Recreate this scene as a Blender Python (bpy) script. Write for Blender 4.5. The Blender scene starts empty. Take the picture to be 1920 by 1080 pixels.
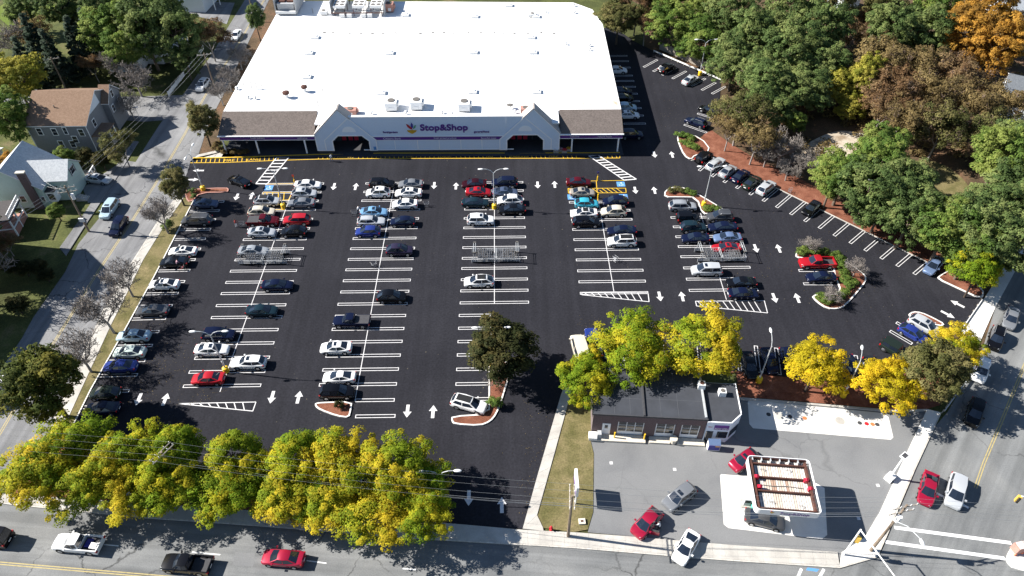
import bpy, bmesh, math, random
import numpy as np
from mathutils import Vector, Matrix

# ------------------------------------------------------------------ camera, sky, sun, exposure
SC = bpy.context.scene
COL = SC.collection
FPX, PITCH, YAW, ROLL, CAMH = 1346.5, 44.23, 0.4976, -0.31, 78.5
SUN_ELEV, SUN_AZ = 37.0, 170.8          # direction towards the sun: degrees above ground, degrees from +X

def cam_basis():
    p, y, r = math.radians(PITCH), math.radians(YAW), math.radians(ROLL)
    f = Vector((math.sin(y)*math.cos(p), math.cos(y)*math.cos(p), -math.sin(p)))
    rt = Vector((math.cos(y), -math.sin(y), 0)); up = rt.cross(f)
    return f, rt*math.cos(r)+up*math.sin(r), up*math.cos(r)-rt*math.sin(r)
CF, CR, CU = cam_basis()
cam_d = bpy.data.cameras.new('camera'); cam = bpy.data.objects.new('camera', cam_d); COL.objects.link(cam)
cam.matrix_world = Matrix(((CR.x, CU.x, -CF.x, 0), (CR.y, CU.y, -CF.y, 0), (CR.z, CU.z, -CF.z, CAMH), (0, 0, 0, 1)))
cam_d.sensor_width = 36.0; cam_d.lens = FPX/1920*36.0; cam_d.clip_start = 0.5; cam_d.clip_end = 6000
SC.camera = cam

W = bpy.data.worlds.new('World'); SC.world = W; W.use_nodes = True
wn = W.node_tree.nodes; wn.clear()
wo = wn.new('ShaderNodeOutputWorld'); wb = wn.new('ShaderNodeBackground'); ws = wn.new('ShaderNodeTexSky')
ws.sky_type = 'NISHITA'; ws.sun_disc = False; ws.sun_elevation = math.radians(SUN_ELEV)
ws.sun_rotation = math.radians(90 - SUN_AZ); ws.air_density = 1.0; ws.dust_density = 0.2; ws.ozone_density = 2.5
wb.inputs['Strength'].default_value = 0.05
W.node_tree.links.new(ws.outputs[0], wb.inputs[0]); W.node_tree.links.new(wb.outputs[0], wo.inputs[0])

sd = bpy.data.lights.new('sun', 'SUN'); sd.energy = 4.6; sd.angle = math.radians(0.5); sd.color = (1.0, 0.955, 0.89)
sun = bpy.data.objects.new('sun', sd); COL.objects.link(sun); sun.location = (-80, 20, 120)
e, a = math.radians(SUN_ELEV), math.radians(SUN_AZ)
sun.rotation_euler = Vector((math.cos(e)*math.cos(a), math.cos(e)*math.sin(a), math.sin(e))).to_track_quat('Z', 'Y').to_euler()

SC.render.engine = 'CYCLES'
SC.view_settings.view_transform = 'Standard'; SC.view_settings.look = 'None'
SC.view_settings.exposure = 1.3; SC.view_settings.gamma = 1.0; SC.view_settings.use_curve_mapping = False
SC.cycles.max_bounces = 5; SC.cycles.diffuse_bounces = 2; SC.cycles.glossy_bounces = 3; SC.cycles.transparent_max_bounces = 8
SC.cycles.use_denoising = True

# ------------------------------------------------------------------ survey helpers
def G(x, y, z=0.0):
    """ground point (at height z) surveyed from a point of the 1920x1080 aerial photograph"""
    d = CF*FPX + CR*(x-960) - CU*(y-540)
    t = (z-CAMH)/d.z
    return Vector((d.x*t, d.y*t, z))
def PG(*pts): return [G(x, y).xy for x, y in pts]
def ANG(a, b):
    d = G(*b)-G(*a); return math.atan2(d.y, d.x)
def V2(*a): return [Vector(p) for p in a]
RND = random.Random(11)
ORD = ['first','second','third','fourth','fifth','sixth','seventh','eighth','ninth','tenth','eleventh','twelfth','thirteenth','fourteenth',
       'fifteenth','sixteenth','seventeenth','eighteenth','nineteenth','twentieth']

# ------------------------------------------------------------------ materials
MATS = {}
def nodemat(name, rough=0.8, spec=0.3):
    m = bpy.data.materials.new(name); m.use_nodes = True
    nt = m.node_tree; b = nt.nodes['Principled BSDF']
    b.inputs['Roughness'].default_value = rough; b.inputs['Specular IOR Level'].default_value = spec
    MATS[name] = m
    return m, nt, b
def mat(name, col=(.5,.5,.5), rough=0.7, spec=0.4, metal=0.0, coat=0.0, var=0.0, vscale=3.0, emit=None):
    """plain material; var gives it a procedural mottling"""
    if name in MATS: return MATS[name]
    m, nt, b = nodemat(name, rough, spec)
    b.inputs['Metallic'].default_value = metal; b.inputs['Coat Weight'].default_value = coat; b.inputs['Coat Roughness'].default_value = 0.04
    if var > 0:
        tc = nt.nodes.new('ShaderNodeTexCoord')
        n = nt.nodes.new('ShaderNodeTexNoise'); n.inputs['Scale'].default_value = vscale; n.inputs['Detail'].default_value = 6; n.inputs['Roughness'].default_value = .65
        nt.links.new(tc.outputs['Object'], n.inputs['Vector'])
        mx = nt.nodes.new('ShaderNodeMix'); mx.data_type = 'RGBA'
        mx.inputs['A'].default_value = (*[c*(1-var) for c in col], 1); mx.inputs['B'].default_value = (*[min(1, c*(1+var)) for c in col], 1)
        mr = nt.nodes.new('ShaderNodeMapRange'); mr.inputs['From Min'].default_value = .32; mr.inputs['From Max'].default_value = .68
        nt.links.new(n.outputs['Fac'], mr.inputs['Value']); nt.links.new(mr.outputs[0], mx.inputs['Factor'])
        nt.links.new(mx.outputs['Result'], b.inputs['Base Color'])
    else:
        b.inputs['Base Color'].default_value = (*col, 1)
    return m
def ramp(nt, stops):
    r = nt.nodes.new('ShaderNodeValToRGB'); r.color_ramp.elements[0].position, r.color_ramp.elements[0].color = stops[0][0], (*stops[0][1], 1)
    r.color_ramp.elements[1].position, r.color_ramp.elements[1].color = stops[-1][0], (*stops[-1][1], 1)
    for p, c in stops[1:-1]:
        el = r.color_ramp.elements.new(p); el.color = (*c, 1)
    return r
def noise(nt, scale, detail=5, rough=.6, vec=None, dist=0):
    n = nt.nodes.new('ShaderNodeTexNoise'); n.inputs['Scale'].default_value = scale; n.inputs['Detail'].default_value = detail
    n.inputs['Roughness'].default_value = rough; n.inputs['Distortion'].default_value = dist
    if vec is not None: nt.links.new(vec, n.inputs['Vector'])
    return n
def mixc(nt, fac, a, b, mode='MIX'):
    m = nt.nodes.new('ShaderNodeMix'); m.data_type = 'RGBA'; m.blend_type = mode
    for sock, v in (('Factor', fac), ('A', a), ('B', b)):
        if hasattr(v, 'is_output'): nt.links.new(v, m.inputs[sock])
        else: m.inputs[sock].default_value = v if sock == 'Factor' else (*v, 1)
    return m.outputs['Result']
def ground_mat(name, stops, scale=.25, fine=6.0, fine_amt=.5, rough=.95, spec=.15, cracks=0.0, streak=None, grit=0.0, streak_amt=.17):
    m, nt, b = nodemat(name, rough, spec)
    tc = nt.nodes.new('ShaderNodeTexCoord'); v = tc.outputs['Object']
    n1 = noise(nt, scale, 6, .62, v, .4); r = ramp(nt, stops); nt.links.new(n1.outputs['Fac'], r.inputs['Fac'])
    n2 = noise(nt, fine, 4, .7, v)
    mr = nt.nodes.new('ShaderNodeMapRange'); mr.inputs['From Min'].default_value = .3; mr.inputs['From Max'].default_value = .7
    mr.inputs['To Min'].default_value = 1-fine_amt; mr.inputs['To Max'].default_value = 1+fine_amt
    nt.links.new(n2.outputs['Fac'], mr.inputs['Value'])
    c = nt.nodes.new('ShaderNodeMix'); c.data_type = 'RGBA'; c.blend_type = 'MULTIPLY'; c.inputs['Factor'].default_value = 1
    nt.links.new(r.outputs['Color'], c.inputs['A']); nt.links.new(mr.outputs[0], c.inputs['B'])
    out = c.outputs['Result']
    if streak:                                   # worn wheel tracks along a direction (radians)
        vr = nt.nodes.new('ShaderNodeVectorRotate'); vr.rotation_type = 'Z_AXIS'; vr.inputs['Angle'].default_value = -streak; nt.links.new(v, vr.inputs['Vector'])
        mp = nt.nodes.new('ShaderNodeMapping'); mp.inputs['Scale'].default_value = (.03, .8, 1)
        nt.links.new(vr.outputs[0], mp.inputs['Vector'])
        n3 = noise(nt, 1.0, 3, .55, mp.outputs['Vector'])
        m3 = nt.nodes.new('ShaderNodeMapRange'); m3.inputs['From Min'].default_value = .35; m3.inputs['From Max'].default_value = .65
        m3.inputs['To Min'].default_value = 1-streak_amt*1.15; m3.inputs['To Max'].default_value = 1+streak_amt*.85
        nt.links.new(n3.outputs['Fac'], m3.inputs['Value'])
        out = mixc(nt, 1.0, out, m3.outputs[0], 'MULTIPLY')
    if cracks:
        nd = noise(nt, .5, 4, .6, v)
        va = nt.nodes.new('ShaderNodeVectorMath'); va.operation = 'MULTIPLY_ADD'; va.inputs[1].default_value = (2.4, 2.4, 0)
        nt.links.new(nd.outputs['Color'], va.inputs[0]); nt.links.new(v, va.inputs[2])
        vo = nt.nodes.new('ShaderNodeTexVoronoi'); vo.feature = 'DISTANCE_TO_EDGE'; vo.inputs['Scale'].default_value = .13
        nt.links.new(va.outputs[0], vo.inputs['Vector'])
        mc = nt.nodes.new('ShaderNodeMapRange'); mc.inputs['From Min'].default_value = .0; mc.inputs['From Max'].default_value = .014
        mc.inputs['To Min'].default_value = cracks; mc.inputs['To Max'].default_value = 0
        nt.links.new(vo.outputs['Distance'], mc.inputs['Value'])
        nb = noise(nt, .09, 2, .5, v)              # cracks only in some places
        mb = nt.nodes.new('ShaderNodeMapRange'); mb.inputs['From Min'].default_value = .47; mb.inputs['From Max'].default_value = .6
        nt.links.new(nb.outputs['Fac'], mb.inputs['Value'])
        mm = nt.nodes.new('ShaderNodeMath'); mm.operation = 'MULTIPLY'; nt.links.new(mc.outputs[0], mm.inputs[0]); nt.links.new(mb.outputs[0], mm.inputs[1])
        out = mixc(nt, mm.outputs[0], out, (.03, .03, .03))
    if grit:                                     # scattered pale specks (leaves, litter)
        vo = nt.nodes.new('ShaderNodeTexVoronoi'); vo.inputs['Scale'].default_value = .9; nt.links.new(v, vo.inputs['Vector'])
        mg = nt.nodes.new('ShaderNodeMapRange'); mg.inputs['From Min'].default_value = .045; mg.inputs['From Max'].default_value = .075
        mg.inputs['To Min'].default_value = grit; mg.inputs['To Max'].default_value = 0
        nt.links.new(vo.outputs['Distance'], mg.inputs['Value'])
        ng = noise(nt, .06, 2, .5, v); mq = nt.nodes.new('ShaderNodeMapRange'); mq.inputs['From Min'].default_value = .5; mq.inputs['From Max'].default_value = .62
        nt.links.new(ng.outputs['Fac'], mq.inputs['Value'])
        mm = nt.nodes.new('ShaderNodeMath'); mm.operation = 'MULTIPLY'; nt.links.new(mg.outputs[0], mm.inputs[0]); nt.links.new(mq.outputs[0], mm.inputs[1])
        out = mixc(nt, mm.outputs[0], out, (.28, .24, .16))
    nt.links.new(out, b.inputs['Base Color'])
    return m
ground_mat('lot_asphalt', [(.3, (.0170,.0170,.0215)), (.5, (.0210,.0210,.0262)), (.7, (.0265,.0265,.0320))], .07, 3.5, .3, .9, .12, grit=.6, streak=math.pi/2, streak_amt=.1)
ground_mat('road_asphalt', [(.3, (.145,.15,.152)), (.5, (.18,.184,.184)), (.7, (.215,.217,.213))], .16, 7, .16, .92, .15, cracks=.75, streak=-.0966)
ground_mat('avenue_asphalt', [(.3, (.14,.145,.147)), (.5, (.175,.18,.18)), (.7, (.205,.208,.204))], .16, 7, .16, .92, .15, cracks=.5, streak=.865)
ground_mat('side_asphalt', [(.3, (.155,.156,.162)), (.5, (.195,.196,.2)), (.7, (.235,.235,.235))], .16, 7, .18, .92, .15, cracks=.8, streak=1.534)
ground_mat('station_asphalt', [(.3, (.15,.153,.158)), (.5, (.185,.188,.19)), (.7, (.205,.207,.208))], .12, 7, .12, .92, .15, cracks=.25)
ground_mat('concrete', [(.3, (.36,.34,.31)), (.55, (.46,.44,.40)), (.72, (.53,.51,.47))], .4, 8, .1)
ground_mat('pale_concrete', [(.3, (.62,.60,.56)), (.55, (.70,.68,.64)), (.72, (.76,.74,.70))], .4, 8, .06)
ground_mat('grass', [(.3, (.05,.052,.02)), (.46, (.065,.075,.025)), (.58, (.09,.10,.032)), (.7, (.15,.125,.065))], .16, 5, .45)
ground_mat('lawn', [(.3, (.08,.11,.018)), (.5, (.11,.155,.024)), (.7, (.16,.17,.04))], .15, 5, .3)
ground_mat('dry_grass', [(.3, (.09,.085,.03)), (.5, (.145,.125,.055)), (.7, (.22,.175,.09))], .35, 5, .35)
ground_mat('mulch', [(.3, (.115,.042,.026)), (.5, (.185,.072,.044)), (.72, (.25,.11,.07))], .6, 9, .4)
ground_mat('leaf_litter', [(.3, (.05,.036,.022)), (.5, (.10,.068,.04)), (.62, (.15,.085,.05)), (.75, (.2,.15,.1))], .14, 4, .5)
ground_mat('sandy', [(.35, (.26,.2,.14)), (.5, (.42,.36,.28)), (.7, (.55,.5,.42))], .35, 5, .25)
def paint_mat(name, col, wear=.25):
    m, nt, b = nodemat(name, .75, .3)
    tc = nt.nodes.new('ShaderNodeTexCoord'); n = noise(nt, 2.2, 6, .75, tc.outputs['Object'])
    mr = nt.nodes.new('ShaderNodeMapRange'); mr.inputs['From Min'].default_value = .3; mr.inputs['From Max'].default_value = .5
    mr.inputs['To Min'].default_value = 1-wear; mr.inputs['To Max'].default_value = 1
    nt.links.new(n.outputs['Fac'], mr.inputs['Value'])
    nt.links.new(mixc(nt, mr.outputs[0], tuple(c*.45 for c in col), col), b.inputs['Base Color'])
    return m
paint_mat('line_white', (.64,.63,.625), .6); paint_mat('line_yellow', (.72,.45,.03), .35); paint_mat('line_blue', (.10,.28,.58))
paint_mat('road_line_white', (.78,.78,.77), .25); paint_mat('road_line_yellow', (.42,.34,.15), .85)
mat('granite', (.5,.47,.42), .85, var=.2, vscale=2); mat('white_kerb', (.72,.70,.66), .8, var=.12)
mat('yellow_paint', (.75,.48,.02), .5, var=.1); mat('white_paint', (.78,.78,.77), .55); mat('pale_wall', (.64,.72,.83), .7, var=.03)  # the wall's blue is sky light on the shaded front, mixed into white
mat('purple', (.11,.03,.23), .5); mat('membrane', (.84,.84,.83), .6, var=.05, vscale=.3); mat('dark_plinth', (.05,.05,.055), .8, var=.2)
mat('black', (.012,.012,.013), .6); mat('rubber', (.014,.014,.015), .8, .2); mat('rim', (.42,.43,.45), .35, metal=.8)
mat('glass', (.012,.018,.03), .06, .9); mat('window_glass', (.02,.025,.035), .08, .8)
mat('headlight', (.7,.72,.74), .15, .8); mat('taillight', (.38,.012,.012), .25, .6)
mat('steel', (.42,.43,.44), .45, metal=.6, var=.1); mat('galvanised', (.55,.57,.58), .5, metal=.35, var=.12); mat('cart_wire', (.24,.25,.27), .5, metal=.4)
mat('wood_pole', (.20,.155,.115), .9, var=.3, vscale=1.5); mat('old_wood', (.34,.30,.25), .9, var=.25); mat('bark', (.13,.10,.075), .95, var=.3, vscale=2)
mat('grey_bark', (.27,.245,.225), .95, var=.25, vscale=2); mat('dark_bark', (.055,.04,.03), .95, var=.3)
mat('rust', (.085,.034,.024), .85, var=.35, vscale=1.5); mat('deck_panel', (.66,.62,.57), .7, var=.08, vscale=2.2); mat('deck_panel_cream', (.56,.48,.40), .7, var=.1, vscale=2); mat('deck_panel_rusty', (.40,.27,.20), .8, var=.2, vscale=2); mat('red_plastic', (.55,.02,.05), .45)
mat('red_paint', (.55,.02,.03), .4); mat('teal_plastic', (.05,.42,.30), .5); mat('concrete_trim', (.6,.55,.46), .9, var=.15)
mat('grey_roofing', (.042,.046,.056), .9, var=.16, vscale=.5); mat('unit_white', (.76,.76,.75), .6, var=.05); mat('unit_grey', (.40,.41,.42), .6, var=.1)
mat('brick_box', (.42,.22,.18), .85, var=.15); mat('pipe_dark', (.13,.12,.11), .7); mat('siding_white', (.66,.70,.74), .7, var=.04)
mat('siding_mint', (.50,.62,.56), .75, var=.05); mat('siding_taupe', (.20,.205,.215), .8, var=.08); mat('trim_white', (.88,.88,.88), .6)
mat('dark_roof', (.06,.055,.055), .9, var=.2); mat('roof_seam_grey', (.075,.08,.09), .9); mat('door_dark', (.05,.04,.04), .5)
mat('gold', (.60,.33,.02), .5); mat('logo_red', (.45,.02,.03), .5); mat('logo_blue', (.05,.05,.28), .5); mat('logo_green', (.10,.33,.2), .5)
mat('lettering_white', (.62,.58,.66), .6); mat('amber', (.65,.42,.08), .5); mat('orange', (.75,.18,.07), .6); mat('signal_black', (.02,.02,.02), .6)
mat('skin', (.45,.26,.18), .6); mat('hair', (.03,.02,.015), .7); mat('green_shrub_core', (.05,.06,.02), .9)
def shingles(name, c0, c1):
    m, nt, b = nodemat(name, .95, .1)
    tc = nt.nodes.new('ShaderNodeTexCoord')
    vo = nt.nodes.new('ShaderNodeTexVoronoi'); vo.inputs['Scale'].default_value = 5; nt.links.new(tc.outputs['Object'], vo.inputs['Vector'])
    n = noise(nt, .5, 4, .6, tc.outputs['Object'])
    bw = nt.nodes.new('ShaderNodeMath'); bw.operation = 'MULTIPLY_ADD'; bw.inputs[1].default_value = .5
    sp = nt.nodes.new('ShaderNodeSeparateColor'); nt.links.new(vo.outputs['Color'], sp.inputs[0])
    nt.links.new(sp.outputs[0], bw.inputs[0])
    hf = nt.nodes.new('ShaderNodeMath'); hf.operation = 'MULTIPLY'; hf.inputs[1].default_value = .5; nt.links.new(n.outputs['Fac'], hf.inputs[0]); nt.links.new(hf.outputs[0], bw.inputs[2])
    nt.links.new(mixc(nt, bw.outputs[0], c0, c1), b.inputs['Base Color'])
    return m
shingles('pale_shingle', (.40,.36,.33), (.56,.52,.49)); shingles('store_shingle', (.095,.08,.072), (.19,.16,.145)); shingles('brown_shingle', (.17,.11,.075), (.28,.19,.135)); shingles('slate_shingle', (.36,.385,.41), (.62,.64,.65))  # first one: gable roofs, sunlight put into the shingle colour
shingles('grey_shingle', (.09,.10,.115), (.17,.185,.2))
def brick_mat():
    m, nt, b = nodemat('brick', .9, .15)
    tc = nt.nodes.new('ShaderNodeTexCoord'); mp = nt.nodes.new('ShaderNodeMapping'); mp.inputs['Rotation'].default_value = (math.pi/2, 0, 0)
    nt.links.new(tc.outputs['Object'], mp.inputs['Vector'])
    br = nt.nodes.new('ShaderNodeTexBrick'); br.inputs['Scale'].default_value = 4; br.inputs['Color1'].default_value = (.115,.078,.08,1); br.inputs['Color2'].default_value = (.155,.108,.11,1)
    br.inputs['Mortar'].default_value = (.2,.18,.175,1); br.inputs['Mortar Size'].default_value = .012
    nt.links.new(mp.outputs[0], br.inputs['Vector']); nt.links.new(br.outputs['Color'], b.inputs['Base Color'])
brick_mat()
def leaf_mat(name, c0, c1, c2=None, trans=.35):
    """foliage: per-clump tint attribute picks between the leaf colours; a third of the light shines through"""
    m, nt, b = nodemat(name, .75, .15)
    at = nt.nodes.new('ShaderNodeAttribute'); at.attribute_name = 'tint'; sp = nt.nodes.new('ShaderNodeSeparateColor'); nt.links.new(at.outputs['Color'], sp.inputs[0])
    oi = nt.nodes.new('ShaderNodeObjectInfo')
    ad = nt.nodes.new('ShaderNodeMath'); ad.operation = 'MULTIPLY_ADD'; ad.inputs[1].default_value = .3; nt.links.new(oi.outputs['Random'], ad.inputs[0])
    sb = nt.nodes.new('ShaderNodeMath'); sb.operation = 'SUBTRACT'; sb.inputs[1].default_value = .15; nt.links.new(sp.outputs[0], sb.inputs[0]); nt.links.new(sb.outputs[0], ad.inputs[2])
    r = ramp(nt, [(.25, c0), (.75, c1)] if c2 is None else [(.2, c0), (.5, c1), (.8, c2)])
    nt.links.new(ad.outputs[0], r.inputs['Fac'])
    mr = nt.nodes.new('ShaderNodeMapRange'); mr.inputs['To Min'].default_value = .62; mr.inputs['To Max'].default_value = 1.35; nt.links.new(sp.outputs[1], mr.inputs['Value'])
    c = mixc(nt, 1.0, r.outputs['Color'], mr.outputs[0], 'MULTIPLY')
    nt.links.new(c, b.inputs['Base Color'])
    tl = nt.nodes.new('ShaderNodeBsdfTranslucent'); nt.links.new(c, tl.inputs['Color'])
    ms = nt.nodes.new('ShaderNodeMixShader'); ms.inputs[0].default_value = trans
    nt.links.new(b.outputs[0], ms.inputs[1]); nt.links.new(tl.outputs[0], ms.inputs[2])
    nt.links.new(ms.outputs[0], nt.nodes['Material Output'].inputs['Surface'])
leaf_mat('leaf_locust', (.20,.27,.016), (.40,.38,.022), (.62,.48,.03), .48)
leaf_mat('leaf_locust_green', (.16,.25,.014), (.27,.33,.018), (.52,.45,.026), .48)
leaf_mat('leaf_locust_gold', (.46,.38,.016), (.64,.47,.018), (.70,.50,.024), .48)
leaf_mat('leaf_green', (.08,.125,.04), (.135,.195,.06), (.21,.25,.085), .45)
leaf_mat('leaf_bright', (.09,.155,.032), (.155,.23,.045), (.24,.285,.07), .45)
leaf_mat('leaf_olive', (0.091, 0.0975, 0.0325), (0.1495, 0.1495, 0.0494), (0.221, 0.195, 0.078), 0.45)
leaf_mat('leaf_dark', (0.0345, 0.0437, 0.0138), (0.0633, 0.069, 0.023), (0.115, 0.0978, 0.0345), 0.45)
leaf_mat('leaf_brown', (0.1495, 0.1105, 0.0468), (0.2145, 0.156, 0.065), (0.273, 0.208, 0.091), 0.45)
leaf_mat('leaf_redbrown', (0.15, 0.0875, 0.0425), (0.2063, 0.125, 0.0625), (0.25, 0.175, 0.0875), 0.45)
leaf_mat('leaf_orange', (0.275, 0.154, 0.033), (0.407, 0.209, 0.033), (0.484, 0.275, 0.0495), 0.45)
leaf_mat('leaf_yellow', (0.204, 0.216, 0.03), (0.324, 0.312, 0.048), (0.432, 0.384, 0.072), 0.45)
leaf_mat('leaf_spruce', (0.028, 0.049, 0.0308), (0.049, 0.077, 0.049), (0.091, 0.119, 0.084), 0.45)
leaf_mat('leaf_oakgold', (.06,.08,.016), (.115,.13,.024), (.21,.19,.035), .4)
mat('twig', (.21,.185,.165), .95, var=.2, vscale=1); mat('twig_brown', (.17,.12,.09), .95, var=.2, vscale=1)
PAINT = dict(white=(.78,.78,.77), cream=(.58,.53,.43), silver=(.50,.52,.54), lightgrey=(.36,.38,.40), grey=(.19,.20,.215), darkgrey=(.065,.068,.075), beige=(.40,.36,.30),
             black=(.006,.006,.008), navy=(.010,.016,.055), blue=(.02,.04,.22), slate=(.07,.095,.16), steelblue=(.13,.19,.32), lightblue=(.20,.40,.62), paleblue=(.42,.55,.62),
             turquoise=(.05,.42,.55), teal=(.02,.05,.07), red=(.42,.010,.018), darkred=(.15,.008,.016), maroon=(.055,.006,.012), crimson=(.32,.008,.035), green=(.03,.045,.035), mint=(.48,.56,.52), plum=(.05,.04,.085))
for k, c in PAINT.items():
    met = .0 if k in ('white','cream','black','mint') else .25
    dk = sum(c) < .2; mat('paint_'+k, tuple(v*(.6 if dk else 1) for v in c), .22 if dk else .30, .3 if dk else .4, met, .2 if dk else .45)

# ------------------------------------------------------------------ mesh helpers
class MB:
    """collects boxes, prisms, bars and tubes and links them as ONE mesh object"""
    def __init__(s): s.v, s.f, s.m = [], [], []
    def add(s, vs, fs, mi=0):
        o = len(s.v); s.v += [tuple(p) for p in vs]; s.f += [tuple(o+i for i in f) for f in fs]; s.m += [mi]*len(fs); return s
    def box(s, x0, x1, y0, y1, z0, z1, mi=0):
        return s.add([(x0,y0,z0),(x1,y0,z0),(x1,y1,z0),(x0,y1,z0),(x0,y0,z1),(x1,y0,z1),(x1,y1,z1),(x0,y1,z1)],
                     [(3,2,1,0),(4,5,6,7),(0,1,5,4),(1,2,6,5),(2,3,7,6),(3,0,4,7)], mi)
    def prism(s, pts, z0, z1, mi=0):
        n = len(pts)
        if sum(pts[i][0]*pts[(i+1)%n][1]-pts[(i+1)%n][0]*pts[i][1] for i in range(n)) < 0: pts = pts[::-1]
        vs = [(p[0],p[1],z0) for p in pts]+[(p[0],p[1],z1) for p in pts]
        return s.add(vs, [tuple(range(n-1,-1,-1)), tuple(range(n,2*n))]+[(i,(i+1)%n,n+(i+1)%n,n+i) for i in range(n)], mi)
    def sheet(s, pts, z, mi=0):
        n = len(pts)
        if sum(pts[i][0]*pts[(i+1)%n][1]-pts[(i+1)%n][0]*pts[i][1] for i in range(n)) < 0: pts = pts[::-1]
        return s.add([(p[0],p[1],z) for p in pts], [tuple(range(n))], mi)
    def xz(s, pts, y0, y1, mi=0):
        """polygon in the x-z plane pushed from y0 to y1 (y0 < y1)"""
        n = len(pts)
        if sum(pts[i][0]*pts[(i+1)%n][1]-pts[(i+1)%n][0]*pts[i][1] for i in range(n)) < 0: pts = pts[::-1]
        vs = [(p[0],y0,p[1]) for p in pts]+[(p[0],y1,p[1]) for p in pts]
        return s.add(vs, [tuple(range(n)), tuple(range(2*n-1,n-1,-1))]+[(i,n+i,n+(i+1)%n,(i+1)%n) for i in range(n)], mi)
    def tube(s, a, b, r0, r1=None, n=6, mi=0, caps=True):
        a, b = Vector(a), Vector(b); r1 = r0 if r1 is None else r1
        d = (b-a)
        if d.length < 1e-6: return s
        q = d.to_track_quat('Z', 'Y'); vs = []
        for p, r in ((a, r0), (b, r1)):
            for i in range(n):
                t = 2*math.pi*i/n; vs.append(p+q@Vector((math.cos(t)*r, math.sin(t)*r, 0)))
        fs = [(i,(i+1)%n,n+(i+1)%n,n+i) for i in range(n)]
        if caps: fs += [tuple(range(n-1,-1,-1)), tuple(range(n,2*n))]
        return s.add(vs, fs, mi)
    def path(s, pts, r0, r1=None, n=5, mi=0):
        r1 = r0 if r1 is None else r1; k = len(pts)-1
        for i in range(k): s.tube(pts[i], pts[i+1], r0+(r1-r0)*i/k, r0+(r1-r0)*(i+1)/k, n, mi)
        return s
    def bar(s, a, b, w, z0, z1, mi=0):
        """upright slab of width w from a to b in plan"""
        a, b = Vector(a[:2]), Vector(b[:2]); d = (b-a).normalized(); n = Vector((-d.y, d.x))*(w/2)
        return s.prism([a+n, a-n, b-n, b+n], z0, z1, mi)
    def strip(s, pts, w, z, mi=0):
        """flat painted line of width w along points"""
        for a, b in zip(pts[:-1], pts[1:]):
            a, b = Vector(a[:2]), Vector(b[:2]); d = (b-a).normalized(); n = Vector((-d.y, d.x))*(w/2)
            s.sheet([a+n, a-n, b-n, b+n], z, mi)
        return s
    def ball(s, c, rx, ry, rz, nu=10, nv=6, mi=0):
        vs = [(c[0],c[1],c[2]-rz)]
        for j in range(1, nv):
            p = -math.pi/2+math.pi*j/nv
            for i in range(nu):
                t = 2*math.pi*i/nu; vs.append((c[0]+rx*math.cos(p)*math.cos(t), c[1]+ry*math.cos(p)*math.sin(t), c[2]+rz*math.sin(p)))
        vs.append((c[0],c[1],c[2]+rz)); fs = [(0,1+(i+1)%nu,1+i) for i in range(nu)]
        for j in range(nv-2):
            for i in range(nu):
                a = 1+j*nu; fs.append((a+i, a+(i+1)%nu, a+nu+(i+1)%nu, a+nu+i))
        l = len(vs)-1; a = 1+(nv-2)*nu; fs += [(a+i, a+(i+1)%nu, l) for i in range(nu)]
        return s.add(vs, fs, mi)
    def mesh(s, name, mats, smooth=None):
        me = bpy.data.meshes.new(name); me.from_pydata(s.v, [], s.f)
        for m in (mats if isinstance(mats, (list, tuple)) else [mats]): me.materials.append(MATS[m])
        if any(s.m): me.polygons.foreach_set('material_index', s.m)
        if smooth is not None:
            me.polygons.foreach_set('use_smooth', [True]*len(me.polygons)); me.set_sharp_from_angle(angle=math.radians(smooth))
        me.update()
        return me
    def build(s, name, mats, parent=None, loc=None, rz=0, smooth=None):
        return put(name, s.mesh(name, mats, smooth), parent, loc, rz)
def put(name, me, parent=None, loc=None, rz=0, scale=None, paint=None):
    o = bpy.data.objects.new(name, me); COL.objects.link(o)
    if parent is not None: o.parent = parent
    if loc is not None: o.location = loc
    if rz: o.rotation_euler = (0, 0, rz)
    if scale is not None: o.scale = scale if isinstance(scale, (tuple, list)) else (scale,)*3
    if paint is not None:
        o.material_slots[0].link = 'OBJECT'; o.material_slots[0].material = MATS[paint]
    return o
LABELS = {}
def tag(o, label, cat, group=None):
    o['label'] = label; o['category'] = cat
    if group: o['group'] = group
    return o
def thing(name, label, cat, loc=(0,0,0), rz=0, group=None):
    o = bpy.data.objects.new(name, None); COL.objects.link(o); o.empty_display_size = .3
    if len(loc) == 2: loc = (loc[0], loc[1], 0)
    o.location = loc; o.rotation_euler = (0, 0, rz)
    return tag(o, label, cat, group)
def struct(o, kind='structure'): o['kind'] = kind; return o
def child(root, *args, **kw): return kw['mb'].build(args[0], args[1], root)
def offset_poly(pts, d):
    """shift a polygon's edges inwards by d"""
    pts = [Vector(p) for p in pts]; n = len(pts)
    if sum(pts[i].x*pts[(i+1)%n].y-pts[(i+1)%n].x*pts[i].y for i in range(n)) < 0: pts = pts[::-1]
    out = []
    for i in range(n):
        a, b, c = pts[i-1], pts[i], pts[(i+1)%n]
        d1, d2 = (b-a).normalized(), (c-b).normalized()
        n1, n2 = Vector((-d1.y, d1.x)), Vector((-d2.y, d2.x))
        m = (n1+n2); m = m.normalized() if m.length > 1e-4 else n1
        out.append(b+m*(d/max(.4, m.dot(n1))))
    return pts, out
def smooth_poly(pts, it=1):
    for _ in range(it):
        n = len(pts); q = []
        for i in range(n):
            a, b = Vector(pts[i]), Vector(pts[(i+1)%n]); q += [a*.75+b*.25, a*.25+b*.75]
        pts = q
    return pts
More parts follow.
